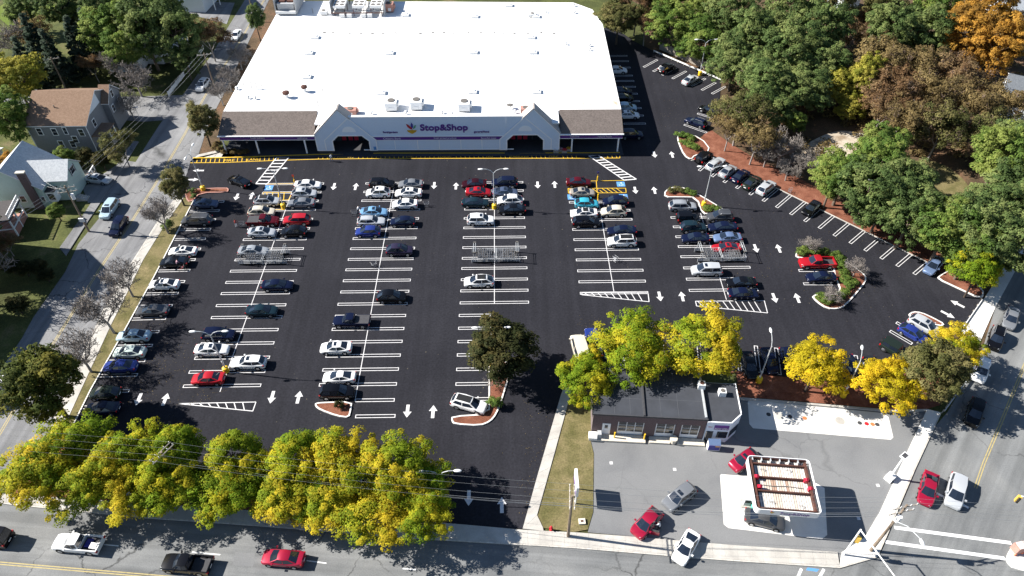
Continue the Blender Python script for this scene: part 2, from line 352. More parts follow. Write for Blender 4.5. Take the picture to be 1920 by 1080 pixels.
def text_mesh(body, size, depth=.02, shear=0, bold=0.0):
    cu = bpy.data.curves.new('lettering', 'FONT'); cu.body = body; cu.size = size; cu.extrude = depth; cu.align_x = 'CENTER'; cu.align_y = 'CENTER'; cu.shear = shear
    cu.offset = bold; cu.resolution_u = 3
    ob = bpy.data.objects.new('lettering', cu); COL.objects.link(ob)
    dg = bpy.context.evaluated_depsgraph_get(); me = bpy.data.meshes.new_from_object(ob.evaluated_get(dg))
    bpy.data.objects.remove(ob); bpy.data.curves.remove(cu)
    return me
def sign_text(name, body, width, mname, parent, loc, rot=(math.pi/2,0,0), depth=.03, height=None, bold=0.0):
    """lettering fitted to a width (and height) standing on a wall"""
    me = text_mesh(body, 1.0, depth, bold=bold)
    xs = [v.co.x for v in me.vertices]; ys = [v.co.y for v in me.vertices]
    cx, cy = (min(xs)+max(xs))/2, (min(ys)+max(ys))/2
    for v in me.vertices: v.co.x -= cx; v.co.y -= cy
    k = width/(max(xs)-min(xs)); ky = k if height is None else height/(max(ys)-min(ys))
    me.materials.clear(); me.materials.append(MATS[mname])
    o = put(name, me, parent, loc); o.rotation_euler = rot; o.scale = (k, ky, 1)
    return o
# ------------------------------------------------------------------ the setting: ground, roads, lot, pavements
ZL = .03                                  # surface of the parking lot
struct(MB().sheet([(-1600,-1400),(1600,-1400),(1600,1900),(-1600,1900)], -.08).build('ground', 'grass'))
struct(MB().sheet([(24,70),(36,186),(20,215),(-30,215),(-30,320),(330,320),(330,60),(90,60)], -.05).build('forest_floor', 'leaf_litter'))
struct(MB().sheet([(-62,117.5),(-57,117.5),(-56,300),(-66,300)], -.055).build('roadside_verge', 'leaf_litter'))
struct(MB().sheet(smooth_poly(PG((1500,275),(1560,245),(1600,245),(1655,262),(1645,285),(1580,300),(1540,318),(1505,300)), 2), -.03).build('sand_clearing', 'sandy'))
struct(MB().sheet(smooth_poly(PG((1700,300),(1760,300),(1815,340),(1820,372),(1775,372),(1745,340)), 2), -.03).build('dry_clearing', 'dry_grass'))
struct(MB().sheet(smooth_poly(PG((0,0),(40,20),(105,0),(100,32),(60,45),(0,48)), 1), -.05).build('bright_lawn', 'lawn'))
# streets
bottom_kerb = PG((-260,905),(25,948),(275,972),(475,986),(775,1010),(980,1023),(1080,1029),(1200,1039),(1375,1053),(1575,1066),(1640,1050))
struct(MB().sheet([(-160,60),(-160,-60),(130,-60),(130,44),(62,47),(38,34.4)]+[bottom_kerb[9]]+bottom_kerb[8::-1]+[(-75,56)], -.012).build('main_road', 'road_asphalt'))
ave_left = PG((1575,1067),(1640,1047),(1652,1035),(1705,910),(1717,878),(1748,806),(1777,772),(1815,707),(1838,668),(1870,565),(1900,507))
ave_dir = (ave_left[-1]-ave_left[3]).normalized()
ave_w = Vector((ave_dir.y, -ave_dir.x))
far_l = ave_left[-1]+ave_dir*220
struct(MB().sheet([ave_left[0]]+ave_left[1:]+[far_l, far_l+ave_w*17, ave_left[3]+ave_w*17, ave_left[3]+ave_w*17-ave_dir*14], -.006).build('avenue', 'avenue_asphalt'))
side_left = PG((-140,900),(41,634),(63,594),(122,510),(147,457),(185,410),(217,370),(254,304),(300,232),(345,175),(395,105),(425,55),(462,-5))
side_right = PG((45,905),(95,800),(150,680),(194,581),(218,538),(252,485),(295,417),(330,370),(352,322),(372,290),(392,230),(425,165),(470,70),(508,-8))
sl, sr = side_left, side_right
d_end = (sl[-1]-sl[-2]).normalized()
struct(MB().sheet(sl+[sl[-1]+d_end*160, sr[-1]+d_end*160]+sr[::-1], -.009).build('side_street', 'side_asphalt'))
struct(MB().sheet(PG((352,178),(345,222),(270,228),(190,222),(100,206),(0,190),(-260,150),(-260,128),(0,160),(110,172),(200,182),(280,180)), -.015).build('lane', 'side_asphalt'))
struct(MB().sheet(PG((155,352),(232,300),(262,305),(212,378),(165,380)), -.02).build('driveway', 'side_asphalt'))
struct(MB().sheet(PG((345,0),(440,5),(425,45),(350,25)), -.02).build('back_driveway', 'side_asphalt'))

# parking lot
lot_pts = PG((330,372),(352,322),(357,303),(415,293)) + [Vector(p) for p in [(-54,118.0),(22.5,117.6),(22.6,160),(20,171),(27,174)]] + \
    PG((1190,78),(1232,99),(1352,152),(1348,200),(1325,250),(1300,262),(1335,293),(1467,358),(1755,500),(1758,523),(1842,563),(1803,618),(1772,612),(1767,632),(1715,668),(1690,712),(1590,720),(1460,706),(1385,697),(1240,690),(1082,690),(1062,712),(980,992),(838,984),(832,930),(600,925),(330,915),(130,890),(120,815),(172,730),(235,620),(290,520),(370,366))
lot = struct(MB().sheet(lot_pts, ZL).build('parking_lot', 'lot_asphalt'))
ZM = ZL+.005
def marking(name, mb, m='line_white', parent=lot): return mb.build(name, m, parent)
def hairpin_mb(L, w=.46, t=.105):
    mb = MB(); mb.strip([(0,-w/2),(L,-w/2)], t, 0); mb.strip([(0,w/2),(L,w/2)], t, 0)
    mb.strip([(-t/2+.05,-w/2-t/2),(-t/2+.05,w/2+t/2)], t, .0005); mb.strip([(L+t/2-.05,-w/2-t/2),(L+t/2-.05,w/2+t/2)], t, .0005)
    return mb
hp_cache = {}
def hairpin(x0, y0, x1, y1):
    d = Vector((x1-x0, y1-y0)); L = round(d.length, 1)
    if L not in hp_cache: hp_cache[L] = hairpin_mb(L).mesh('stall_line', 'line_white')
    put('stall_line', hp_cache[L], lot, (x0, y0, ZM), math.atan2(d.y, d.x))
# double rows: centre line, x extents of the stall lines, distances
ROWS = dict(
    c1=[(511,448),(407,751),[(449.5,458.5,575.5,555),(470,442.5),(433.5,575)]],)
def row_lines(cpts, ys, half, skip_half=()):
    """hairpins across a double row; cpts = two pixels on the centre line, ys = pixel rows of the hairpins"""
    (xa, ya), (xb, yb) = cpts
    prev = None
    for k, y in enumerate(ys):
        t = (y-ya)/(yb-ya); x = xa+(xb-xa)*t
        c = G(x, y)
        l, r = half
        hairpin(c.x-(0 if skip_half and k in skip_half.get('L', ()) else l), c.y, c.x+(0 if skip_half and k in skip_half.get('R', ()) else r), c.y)
    return
C1 = ((515,450),(407,750)); C2 = ((738.7,350),(665,755)); C3 = ((927,345),(927,565)); C4 = ((1122,375),(1151,547)); C5 = ((1320,422),(1362,562))
row_lines(C1, [345,361,377.5,394,411.5,429,449,467,487,508,529,550,572.5,595,619,644,671,697,723.5], (5.3,5.3))
row_lines(C2, [343.5,359.5,376,393.5,410.5,428,447,466,486,505.5,526,547,570,592.5,617,641,667,693,721], (5.3,5.3))
for y in (751,781): hairpin(G(667,y).x, G(667,y).y, G(667,y).x+5.2, G(667,y).y)
row_lines(C3, [342.5,358,374,392,409,427,445,464,484,503,524,545,567.5], (5.25,5.25))
for y in (591,615,640,665,692,719.5,748): c = G(927,y); hairpin(c.x-5.3, c.y, c.x-.6, c.y)
row_lines(C4, [379,395,412,430,449,468,487,507.5,528,549.5], (5.25,5.25))
row_lines(C5, [407.5,425,443.5,462,481,502,523,544], (5.35,5.35))
for (a, b, ys) in ((C1,None,(362,735)),(C2,None,(350,752)),(C3,None,(342,570)),(C4,None,(380,548)),(C5,None,(400,562))):
    (xa,ya),(xb,yb) = a
    p = [G(xa+(xb-xa)*(y-ya)/(yb-ya), y).xy for y in ys]
    marking('centre_line', MB().strip(p, .11, ZM-.001))
# left row against the grass strip
for x, y in [(420,378),(411,395),(404,412),(395,430),(385,448),(376,467),(366,487),(356,507),(346,528),(334,550),(323,573),(311,597),(298,622),(285.5,648),(272,676),(257.5,703),(242,733),(227,762)]:
    c = G(x, y); hairpin(c.x-5.4, c.y-.1, c.x, c.y)
# angled stalls along the wooded bank
AV = (29.5, -25)
bank = [(1311,320),(1335,331),(1357.5,342),(1381,353),(1406,365),(1431,377),(1456,389),(1482.5,402),(1509,415),(1536,428),(1564,442),(1594,456),(1622,470),(1652,485),(1682,499),(1714,514)]
for (x, y) in bank: a, b = G(x, y), G(x+AV[0], y+AV[1]); hairpin(a.x, a.y, b.x, b.y)
for x, y in [(1207,126),(1225,134),(1242,141),(1261,147.5),(1279,155),(1297,161),(1316,169),(1335,176)]: a, b = G(x, y), G(x+25, y-13.5); hairpin(a.x, a.y, b.x, b.y)
for p, q in [((1283,234),(1325,249)),((1308,213),(1340,223))]: a, b = G(*p), G(*q); hairpin(a.x, a.y, b.x, b.y)
for x, y in [(1135,623),(1170,627),(1205,630),(1240,633),(1274,636),(1309,640),(1345,643),(1382,646),(1417,649),(1455,653),(1489,656),(1527,660),(1565,663),(1604,667),(1640,675)]:
    a, b = G(x, y), G(x+6+(x-1417)*.012, y+49); hairpin(a.x, a.y, b.x, b.y)
for p, q in [((1681,605),(1722,628)),((1669,621),(1710,645)),((1655,637),(1697,662))]: a, b = G(*p), G(*q); hairpin(a.x, a.y, b.x, b.y)
for y in (507.5, 532.5): a, b = G(1498 if y < 520 else 1507, y), G(1560, y); hairpin(a.x, a.y, b.x, b.y)
for y in (105,115,127,142,152,163,176,190,203,217,232): c = G(1160+(y-100)*.25, y); hairpin(24.2, c.y, 28.6, c.y)
for x in range(130, 830, 39): a, b = G(x, 868+(x-130)*.035), G(x-6, 915+(x-130)*.03); hairpin(a.x, a.y, b.x, b.y)
# hatched row ends
def hatch(p, n=9):
    a, b, c, d = [G(*q).xy for q in p]           # long far side a-b, near side d-c
    mb = MB(); mb.strip([a,b],.13,ZM); mb.strip([b,c],.13,ZM+.0005); mb.strip([c,d],.13,ZM)
    if (d-a).length > .3: mb.strip([d,a],.13,ZM+.0005)
    for k in range(1, n+1):
        t = k/(n+1); u = max(0, t-.06); mb.strip([a.lerp(b,u), d.lerp(c,t)], .13, ZM+.001)
    marking('hatched_marking', mb)
hatch([(334,757),(480,754),(474,771),(334,757)], 8); hatch([(1091,549),(1215,549),(1217,566),(1091,553)], 9); hatch([(1304,565),(1433,564),(1439,587),(1306,574)], 10)
# arrows
ar = MB(); ar.sheet([(-.95,-.2),(.1,-.2),(.1,.2),(-.95,.2)], 0); ar.sheet([(.1,-.52),(.95,0),(.1,.52)], 0)
arrow_me = ar.mesh('arrow_marking', 'line_white')
def arrow(x, y, ang): c = G(x, y); put('arrow_marking', arrow_me, lot, (c.x, c.y, ZM), ang, (1.1,1.1,1))
DN, UP = -math.pi/2, math.pi/2
for x, y in [(444,369),(626,350),(814,348),(1008,347),(1191,357),(1227,290),(1417,466),(1237,556),(1452,559),(510,745),(764,771),(260,749),(879,934)]: arrow(x, y, DN)
for x, y in [(472,367),(667,350),(855,349),(1040,346),(1227,357),(1260,290),(1460,466),(1279,556),(1495,559),(560,745),(812,772),(310,749),(941,947)]: arrow(x, y, UP)
arrow(372,320,math.pi); arrow(362,337,0); arrow(1795,570,ANG((1806,575),(1784,564))); arrow(1777,590,ANG((1767,585),(1788,596)))
# crosswalks
def crosswalk(p, n):
    a, b, c, d = [G(*q).xy for q in p]           # a-b far end, d-c near end
    mb = MB(); mb.strip([a,d],.22,ZM+.002); mb.strip([b,c],.22,ZM+.002)
    for k in range(n+1): t = k/n; mb.strip([a.lerp(d,t), b.lerp(c,t)], .3, ZM+.003)
    marking('crosswalk_marking', mb)
crosswalk([(519,295),(542,294.5),(501,345),(480,344.5)], 8); crosswalk([(1104,292.5),(1121,291),(1193,336),(1170,338)], 10)
# fire lane in front of the store and the bays with blue squares
fl = [G(x,y).xy for x,y in [(357,305.5),(420,305),(520,301),(600,298.5),(720,297.3),(900,297),(1100,297),(1162,296.5)]]
fk = [G(x,y).xy for x,y in [(362,298),(420,297.5),(520,294),(600,291.5),(720,289),(900,289),(1100,288.5),(1162,288)]]
mb = MB(); mb.strip(fl, .16, ZM); mb.strip([fl[-1], fk[-1]], .16, ZM)
def along(poly, t):
    L = [ (b-a).length for a, b in zip(poly[:-1], poly[1:])]; s = t*sum(L)
    for (a, b), l in zip(zip(poly[:-1], poly[1:]), L):
        if s <= l: return a.lerp(b, s/l)
        s -= l
    return poly[-1]
for k in range(1, 96):
    t = k/96
    if any(a < t < b for a, b in ((.075,.10),(.13,.155),(.20,.285),(.315,.385),(.49,.52),(.575,.61),(.68,.71),(.74,.79),(.83,.86),(.905,.965))): continue
    mb.strip([along(fk, t), along(fl, t+.004)], .13, ZM+.001)
marking('fire_lane_marking', mb, 'line_yellow')
for body, t, w in [('FIRE',.0875,2.0),('LANE',.1425,2.2),('NO',.325,1.3),('PARKING',.357,3.2),('FIRE',.505,2.0),('LANE',.592,2.2),('NO',.695,1.3),('PARKING',.765,3.4),('FIRE',.845,1.8)]:
    c = (along(fk, t)+along(fl, t))/2; o = sign_text('painted_word', body, w, 'line_yellow', lot, (c.x, c.y, ZM+.002), (0,0,math.atan2(fl[3].y-fl[1].y, fl[3].x-fl[1].x) if t < .4 else 0), .0005, .75)
def bay(p, n, fill=True):
    a, b, c, d = [G(*q).xy for q in p]; mb = MB()
    for u, v in ((a,b),(b,c),(c,d),(d,a)): mb.strip([u,v],.12,ZM+.001)
    for k in range(1, n): t = k/n; mb.strip([a.lerp(b, max(0,t-.08)), d.lerp(c, t+.02)], .12, ZM+.002)
    marking('yellow_bay_marking', mb, 'line_yellow')
bay([(494,361.5),(548,361),(541,375),(490,377)], 5); bay([(1065,353.5),(1173,353),(1174,361.5),(1066,362.5)], 12)
mb = MB(); mb.strip([G(500,345.5).xy, G(550,344.5).xy], .12, ZM+.001); mb.strip([G(1108,339.5).xy, G(1172,338.5).xy], .12, ZM+.001); mb.strip([G(480,394).xy,G(535,393).xy],.12,ZM+.001); mb.strip([G(1118,340).xy,G(1121,377).xy],.12,ZM+.001)
marking('yellow_bay_marking', mb, 'line_yellow')
for x, y in [(504,352.5),(1164,345.5),(1072,369.5),(1169,369)]:
    c = G(x, y); s = MB().sheet([(-.75,-.75),(.75,-.75),(.75,.75),(-.75,.75)], 0).build('blue_square_marking', 'line_blue', lot, (c.x, c.y, ZM+.003))
    w = MB(); w.ball((.1,.45,0), .13, .13, .001, 8, 4); w.strip([(.1,.3),(.05,-.05),(.35,-.05),(.45,-.35)], .09, .001)
    w.strip([(math.cos(t)*.32-.02, math.sin(t)*.32-.2) for t in [math.pi*(.75+1.1*k/8) for k in range(9)]], .08, .0015); w.build('wheelchair_symbol', 'line_white', s, (0,0,.004))

# street lines
dz = .004
mb = MB()
for off in (-.13, .13):
    a, b = G(-100,1047.5).xy, G(275,1079).xy; n = Vector((-(b-a).y, (b-a).x)).normalized()*off; mb.strip([a+n, b+n+(b-a)*.6], .12, -.012+dz)
mb.build('centre_line', 'road_line_yellow', bpy.data.objects['main_road'])
for x0, y0, x1, y1 in [(8,1004,30,1006.5),(195,1021,222,1023.5),(360,1035,413,1040),(575,1051,612,1056),(755,1066,780,1068)]:
    MB().strip([G(x0,y0).xy, G(x1,y1).xy], .13, -.012+dz).build('lane_dash', 'road_line_white', bpy.data.objects['main_road'])
for a, b in [((1496,1082),(1503,1066)),((1536,1083),(1545,1067)),((1905,1062),(1912,1085))]: MB().strip([G(*a).xy, G(*b).xy], .3, -.012+dz).build('stop_line', 'road_line_white', bpy.data.objects['main_road'])
MB().sheet(PG((1514,1064),(1536,1067),(1532,1072),(1511,1069)), -.012+dz).build('blue_marking', 'line_blue', bpy.data.objects['main_road'])
MB().sheet(PG((441,1034.5),(478,1037),(475,1062),(436,1060)), -.010).build('road_patch', 'station_asphalt', bpy.data.objects['main_road'])
for a, b in [((1677,989),(1896,1018)),((1660,1016),(1884,1047))]: MB().strip([G(*a).xy, G(*b).xy], .42, 0).build('crosswalk_line', 'road_line_white', bpy.data.objects['avenue'])
mb = MB()
for off in (-.13, .13): mb.strip([p+ave_w*off for p in PG((1829,915),(1845,868),(1877,792))]+[G(1877,792).xy+ave_w*off+ave_dir*30, G(1877,792).xy+ave_w*off+ave_dir*200], .12, -.001)
mb.build('centre_line', 'road_line_yellow', bpy.data.objects['avenue'])
mb = MB().strip(PG((1752,922),(1772,933)), .3, -.002); mb.strip(PG((1803,945),(1816,952)), .3, -.002); mb.build('stop_line', 'road_line_white', bpy.data.objects['avenue'])
mb = MB(); cl = PG((-40,880),(92,657),(185,507),(250,410),(290,347),(347,250),(387,175),(450,77),(495,0))
for off in (-.14, .14):
    pts = []
    for i, p in enumerate(cl):
        d = (cl[min(i+1, len(cl)-1)]-cl[max(i-1,0)]).normalized(); pts.append(p+Vector((-d.y,d.x))*off)
    mb.strip(pts, .12, -.005)
mb.build('centre_line', 'road_line_yellow', bpy.data.objects['side_street'])

# pavements: slabs with open joints on a slightly lower bed
def pavement(name, outer, inner, n, m='concrete', z=.13, gap=.02, rows=1):
    """outer / inner = the two long edges; n slabs along"""
    bed = struct(MB().prism(outer+inner[::-1], -.05, z-.015).build(name, 'dark_plinth' if m == 'x' else m))
    for k in range(n):
        a, b, c, d = along(outer, k/n), along(outer, (k+1)/n), along(inner, (k+1)/n), along(inner, k/n)
        for r in range(rows):
            q = [a.lerp(d, r/rows), b.lerp(c, r/rows), b.lerp(c, (r+1)/rows), a.lerp(d, (r+1)/rows)]
            q = offset_poly(q, gap)[1]
            MB().prism(q, z-.03, z+RND.uniform(-.003,.003)).build('paving_slab', m, bed)
    return bed
bk = bottom_kerb
inner = PG((-260,890),(25,928),(275,944),(475,958),(775,976),(980,994),(1080,999),(1200,1008),(1375,1023),(1570,1036),(1600,1020))
def shift(poly, d):
    out = []
    for i, p in enumerate(poly):
        t = (poly[min(i+1,len(poly)-1)]-poly[max(i-1,0)]).normalized(); out.append(p+Vector((-t.y,t.x))*d)
    return out
kin = shift(bk[:10], .17)
pavement('main_pavement', kin, inner[:10], 84, 'concrete', rows=1)
kerb = struct(MB().build('main_kerb', 'granite'))
for i in range(9):
    a, b, c, d = bk[i], bk[i+1], kin[i+1], kin[i]
    nseg = max(1, int((b-a).length/2.4))
    for k in range(nseg):
        if 5 < i < 7 and k > 0: pass
        q = offset_poly([a.lerp(b,k/nseg), a.lerp(b,(k+1)/nseg), d.lerp(c,(k+1)/nseg), d.lerp(c,k/nseg)], .012)[1]
        MB().prism(q, -.04, .12).build('kerb_stone', 'granite', kerb)
avl = PG((1578,1036),(1620,1010),(1650,959),(1702,845),(1738,768))
avr = [bk[9], G(1645,1046).xy, G(1662,1008).xy, G(1717,878).xy, G(1765,775).xy]
avi = shift(avr, .17)
pavement('avenue_pavement', avi, avl, 14, 'pale_concrete')
kerb = struct(MB().build('avenue_kerb', 'granite'))
for i in range(4):
    nseg = max(1, int((avr[i+1]-avr[i]).length/2.2))
    for k in range(nseg):
        q = offset_poly([avr[i].lerp(avr[i+1],k/nseg), avr[i].lerp(avr[i+1],(k+1)/nseg), avi[i].lerp(avi[i+1],(k+1)/nseg), avi[i].lerp(avi[i+1],k/nseg)], .012)[1]
        MB().prism(q, -.04, .12).build('kerb_stone', 'granite', kerb)
pavement('driveway_apron', PG((1800,655),(1838,640),(1867,575),(1905,505),(1960,420)), PG((1803,619),(1818,600),(1845,560),(1880,505),(1935,420)), 14, 'pale_concrete', z=.045)
pavement('entrance_walk', PG((1062,716),(1052,740),(1007,895),(980,992)), PG((1075,722),(1063,765),(1040,850),(1007,967)), 9, 'concrete', z=.14)
struct(MB().prism(PG((980,992),(1007,967),(1018,990),(1019,996)), -.04, .125).build('walk_landing', 'concrete'))
pavement('side_pavement', shift(side_right[1:8], -.25), PG((118,808),(172,690),(208,612),(240,548),(268,490),(310,422),(345,372)), 40, 'concrete')
struct(MB().prism(side_right[1:8]+shift(side_right[1:8], -.23)[::-1], -.04, .12).build('side_kerb', 'granite'))
struct(MB().sheet(PG((118,808),(172,690),(208,612),(240,548),(268,490),(310,422),(345,372),(368,366),(288,520),(233,620),(170,730),(128,815)), .09).build('grass_strip', 'dry_grass'))
lk = PG((368,366),(288,520),(233,620),(170,730),(128,815))
struct(MB().prism(lk+shift(lk, .16)[::-1], -.02, .14).build('lot_kerb', 'white_kerb'))
# the far pavement of the main road corner
cn = PG((1885,1045),(1887,1055),(1900,1068),(1960,1078),(1990,1040),(1960,1010),(1900,1018))
struct(MB().prism(smooth_poly(cn,1), -.04, .13).build('corner_pavement', 'pale_concrete'))
struct(MB().prism(PG((112,465),(150,412),(205,330),(250,264),(260,266),(214,342),(162,420),(124,480)), -.04, .08).build('left_pavement', 'side_asphalt'))
# planted strips
struct(MB().sheet(PG((1035,850),(1062,765),(1075,722),(1112,690),(1127,690),(1110,780),(1107,826),(1113,850),(1112,960),(1102,993),(1075,998),(1018,990),(1007,967)), .05).build('entrance_lawn', 'dry_grass'))
struct(MB().sheet(PG((1062,712),(1082,690),(1240,690),(1385,697),(1460,706),(1590,720),(1690,712),(1715,668),(1767,632),(1800,655),(1812,668),(1790,705),(1762,760),(1738,767),(1675,768),(1440,748),(1385,745),(1380,700),(1127,690),(1090,730)), .06).build('station_mulch_bank', 'mulch'))
struct(MB().prism(PG((1384,746),(1440,750),(1675,770),(1737,768),(1737,771),(1675,773.5),(1440,753.5),(1384,750)), -.02, .16).build('station_bank_kerb', 'concrete'))
struct(MB().sheet(PG((120,815),(130,890),(330,915),(600,925),(832,930),(838,984),(775,976),(475,958),(275,944),(25,928),(60,880)), .06).build('street_tree_bed', 'mulch'))
bank_b = PG((1296,301),(1335,293),(1467,358),(1600,423),(1755,500),(1762,516),(1790,498),(1745,465),(1650,420),(1560,370),(1500,335),(1420,300),(1370,270),(1335,245),(1320,252),(1312,262))
struct(MB().sheet(bank_b, .07).build('mulch_bank', 'mulch'))
be = PG((1296,302),(1335,294.5),(1467,359.5),(1600,424.5),(1755,501.5))
struct(MB().prism(be+shift(be, .16)[::-1], -.02, .15).build('bank_kerb', 'concrete'))
struct(MB().sheet(PG((1113,850),(1107,826),(1110,780),(1380,745),(1440,753),(1675,773),(1745,770),(1715,845),(1665,959),(1645,1030),(1600,1055),(1572,1050),(1570,1036),(1375,1022),(1200,1007),(1102,998),(1112,960)), -.002).build('station_forecourt', 'station_asphalt'))
struct(MB().sheet(PG((1402,754),(1404,750.5),(1440,753.5),(1655,774.5),(1666,782),(1675,820),(1670,824.5),(1412,803),(1405,795)), .003).build('tank_pad', 'pale_concrete'))
tp = bpy.data.objects['tank_pad']
for x, y, r, m in [(1441,777,.3,'dark_plinth'),(1459,779,.62,'concrete'),(1481,781,.3,'dark_plinth'),(1509,784,.3,'orange'),(1575,789,.62,'concrete'),(1612,793,.3,'dark_plinth'),(1625,794.5,.3,'red_paint'),(1636,795.5,.3,'orange'),(1645,796,.3,'dark_plinth')]:
    c = G(x,y); MB().tube((c.x,c.y,.002),(c.x,c.y,.012), r, r, 14).build('tank_cover', m, tp)
struct(MB().sheet(PG((1350,892),(1352,889),(1400,893),(1530,906),(1546,915),(1551,1003),(1541,1011),(1366,990),(1357,983)), .003).build('pump_pad', 'pale_concrete'))
for x, y in [(1146,868),(1265,880),(1646,910),(1610,972)]:
    c = G(x, y); MB().sheet([(c.x-.2,c.y-.2),(c.x+.2,c.y-.2),(c.x+.2,c.y+.2),(c.x-.2,c.y+.2)], .004).build('white_square_marking', 'line_white', bpy.data.objects['station_forecourt'])
# kerbed islands in the lot
def island(name, px, fill='mulch', rnd=1, kerb_m='white_kerb'):
    pts = smooth_poly(PG(*px), rnd); o, i = offset_poly(pts, .2)
    isl = struct(MB().sheet(i, .15).build(name, fill))
    n = len(o); mb = MB()
    for k in range(n): mb.prism([o[k], o[(k+1)%n], i[(k+1)%n], i[k]], -.02, .19)
    mb.build('island_kerb', kerb_m, isl); return isl
island('kerbed_island', [(346,363),(352,356),(425,352.5),(430,356),(427,362),(376,363),(362,378),(352,380)], 'mulch', 1, 'brick_box')
island('kerbed_island', [(591,757),(605,755),(661,753.5),(659,770),(655,785),(632,782),(600,770),(591,763)])
island('kerbed_island', [(916,680),(925,674),(945,674),(960,694),(951,720),(942,750),(932,777),(920,792),(900,800),(852,797),(846,790),(847,781),(916,777),(916,740)])
island('kerbed_island', [(1245,371),(1246,358),(1265,350.5),(1285,353.5),(1307,364),(1335,380),(1362,397),(1340,402),(1315,402.5),(1306,371.5),(1275,371)], 'mulch')
island('kerbed_island', [(1491,484),(1492,474),(1505,469.5),(1535,470.5),(1580,487),(1620,514),(1625,525),(1618,537),(1585,575),(1570,581),(1550,580),(1530,567),(1520,554),(1550,553),(1578,552),(1560,508),(1568,496),(1545,484),(1515,486)])
island('kerbed_island', [(1269,256),(1274,247.5),(1315,259),(1335,285),(1303,292),(1296,301),(1282,293),(1271,268)])
island('kerbed_island', [(1701,592),(1710,585),(1727,586.5),(1750,597),(1772,609),(1762,614),(1715,598)])
island('kerbed_island', [(1755,523),(1763,516),(1790,500),(1845,543),(1841,563),(1800,544)])
# ------------------------------------------------------------------ the supermarket
SX, SY, SROT = -16.0, 118.4, math.radians(-.5)
store = thing('supermarket', 'long white-roofed supermarket with two gabled entrances and a purple band', 'supermarket', (SX, SY, 0), SROT)
XL, XR, RZ = -38.6, 38.3, 6.3                       # wing ends, roof level (local to the store)
def sx(x): return x-SX
def S(name, mb, m, parent=store, smooth=None): return mb.build(name, m, parent, smooth=smooth)
back = 57.0
S('wall', MB().prism([(XL+.3,4.6),(XR-.3,4.6),(XR-.3,43),(XR-2,51),(XR-6,55),(XL+.3,back)], 0, RZ-.25), 'pale_wall')
S('roof', MB().prism([(XL,4.9),(XR,4.9),(XR,43),(XR-1.7,51.2),(XR-6,55.3),(XL,back+.3)], RZ-.25, RZ), 'membrane')
S('roof', MB().box(sx(-36.1), sx(10.1), .47, 4.88, RZ-.25, RZ-.003), 'membrane')
pr = [(XL,4.9),(XR,4.9),(XR,43),(XR-1.7,51.2),(XR-6,55.3),(XL,back+.3)]
po, pi_ = offset_poly([Vector(p) for p in pr], .3); mb = MB()
for k in range(1, 6): mb.prism([po[k], po[(k+1)%6], pi_[(k+1)%6], pi_[k]], RZ-.24, RZ+.05)
S('parapet', mb, 'membrane')
S('floor_slab', MB().box(XL-.3, XR+.4, -1.1, 4.7, -.05, .16), 'grey_roofing')  # dark tone stands in for the shade under the wings
kb = MB(); kb.prism([(a.x, a.y) for a in fk]+[(a.x, a.y+.25) for a in fk][::-1], -.02, .18); struct(kb.build('fire_lane_kerb', 'line_yellow'))
struct(MB().prism(PG((357,303.5),(362,298),(420,297),(440,297),(440,280),(412,282),(372,291)), -.03, .16).build('store_side_pavement', 'concrete'))
gL, gR = dict(apex=-31.17, l=-36.3, r=-24.7, pc=-29.65), dict(apex=5.2, l=-1.3, r=10.2, pc=3.7)
# centre facade between the entrances
FT = 8.0
fx0, fx1 = sx(gL['pc'])+4.2, sx(gR['pc'])-4.2
S('facade_wall', MB().box(sx(-26.05), sx(.05), .02, .45, .8, FT), 'pale_wall'); S('facade_wall', MB().box(sx(-30.6), sx(-26.06), .02, .45, 4.5, FT), 'pale_wall'); S('facade_wall', MB().box(sx(.06), sx(4.6), .02, .45, 4.5, FT), 'pale_wall')
S('facade_coping', MB().box(sx(-30.4), sx(4.3), -.06, .6, FT, FT+.12), 'membrane')
S('plinth', MB().box(sx(-36.2), sx(-33.35), .05, .5, .16, .8).box(sx(-26.1), sx(.1), .05, .5, .16, .8).box(sx(7.2), sx(10.1), .05, .5, .16, .8), 'dark_plinth')
S('trim_board', MB().box(fx0-2, fx1+2, -.07, .02, .8, .98).box(fx0-.9, fx1+.9, -.07, .02, 3.0, 3.14).box(fx0-.2, fx1+.2, -.07, .02, 3.78, 3.96), 'trim_white')
S('purple_band', MB().xz([(fx0-.75,3.1),(fx1+.75,3.1),(fx1-.05,3.78),(fx0+.05,3.78)], -.075, .02), 'purple')
for xx in (-24.9, -21.3, -16.95, -12.8, -8.65, -4.6, -1.2): S('panel_batten', MB().box(sx(xx)-.07, sx(xx)+.07, -.06, .02, .98, 3.0), 'trim_white')
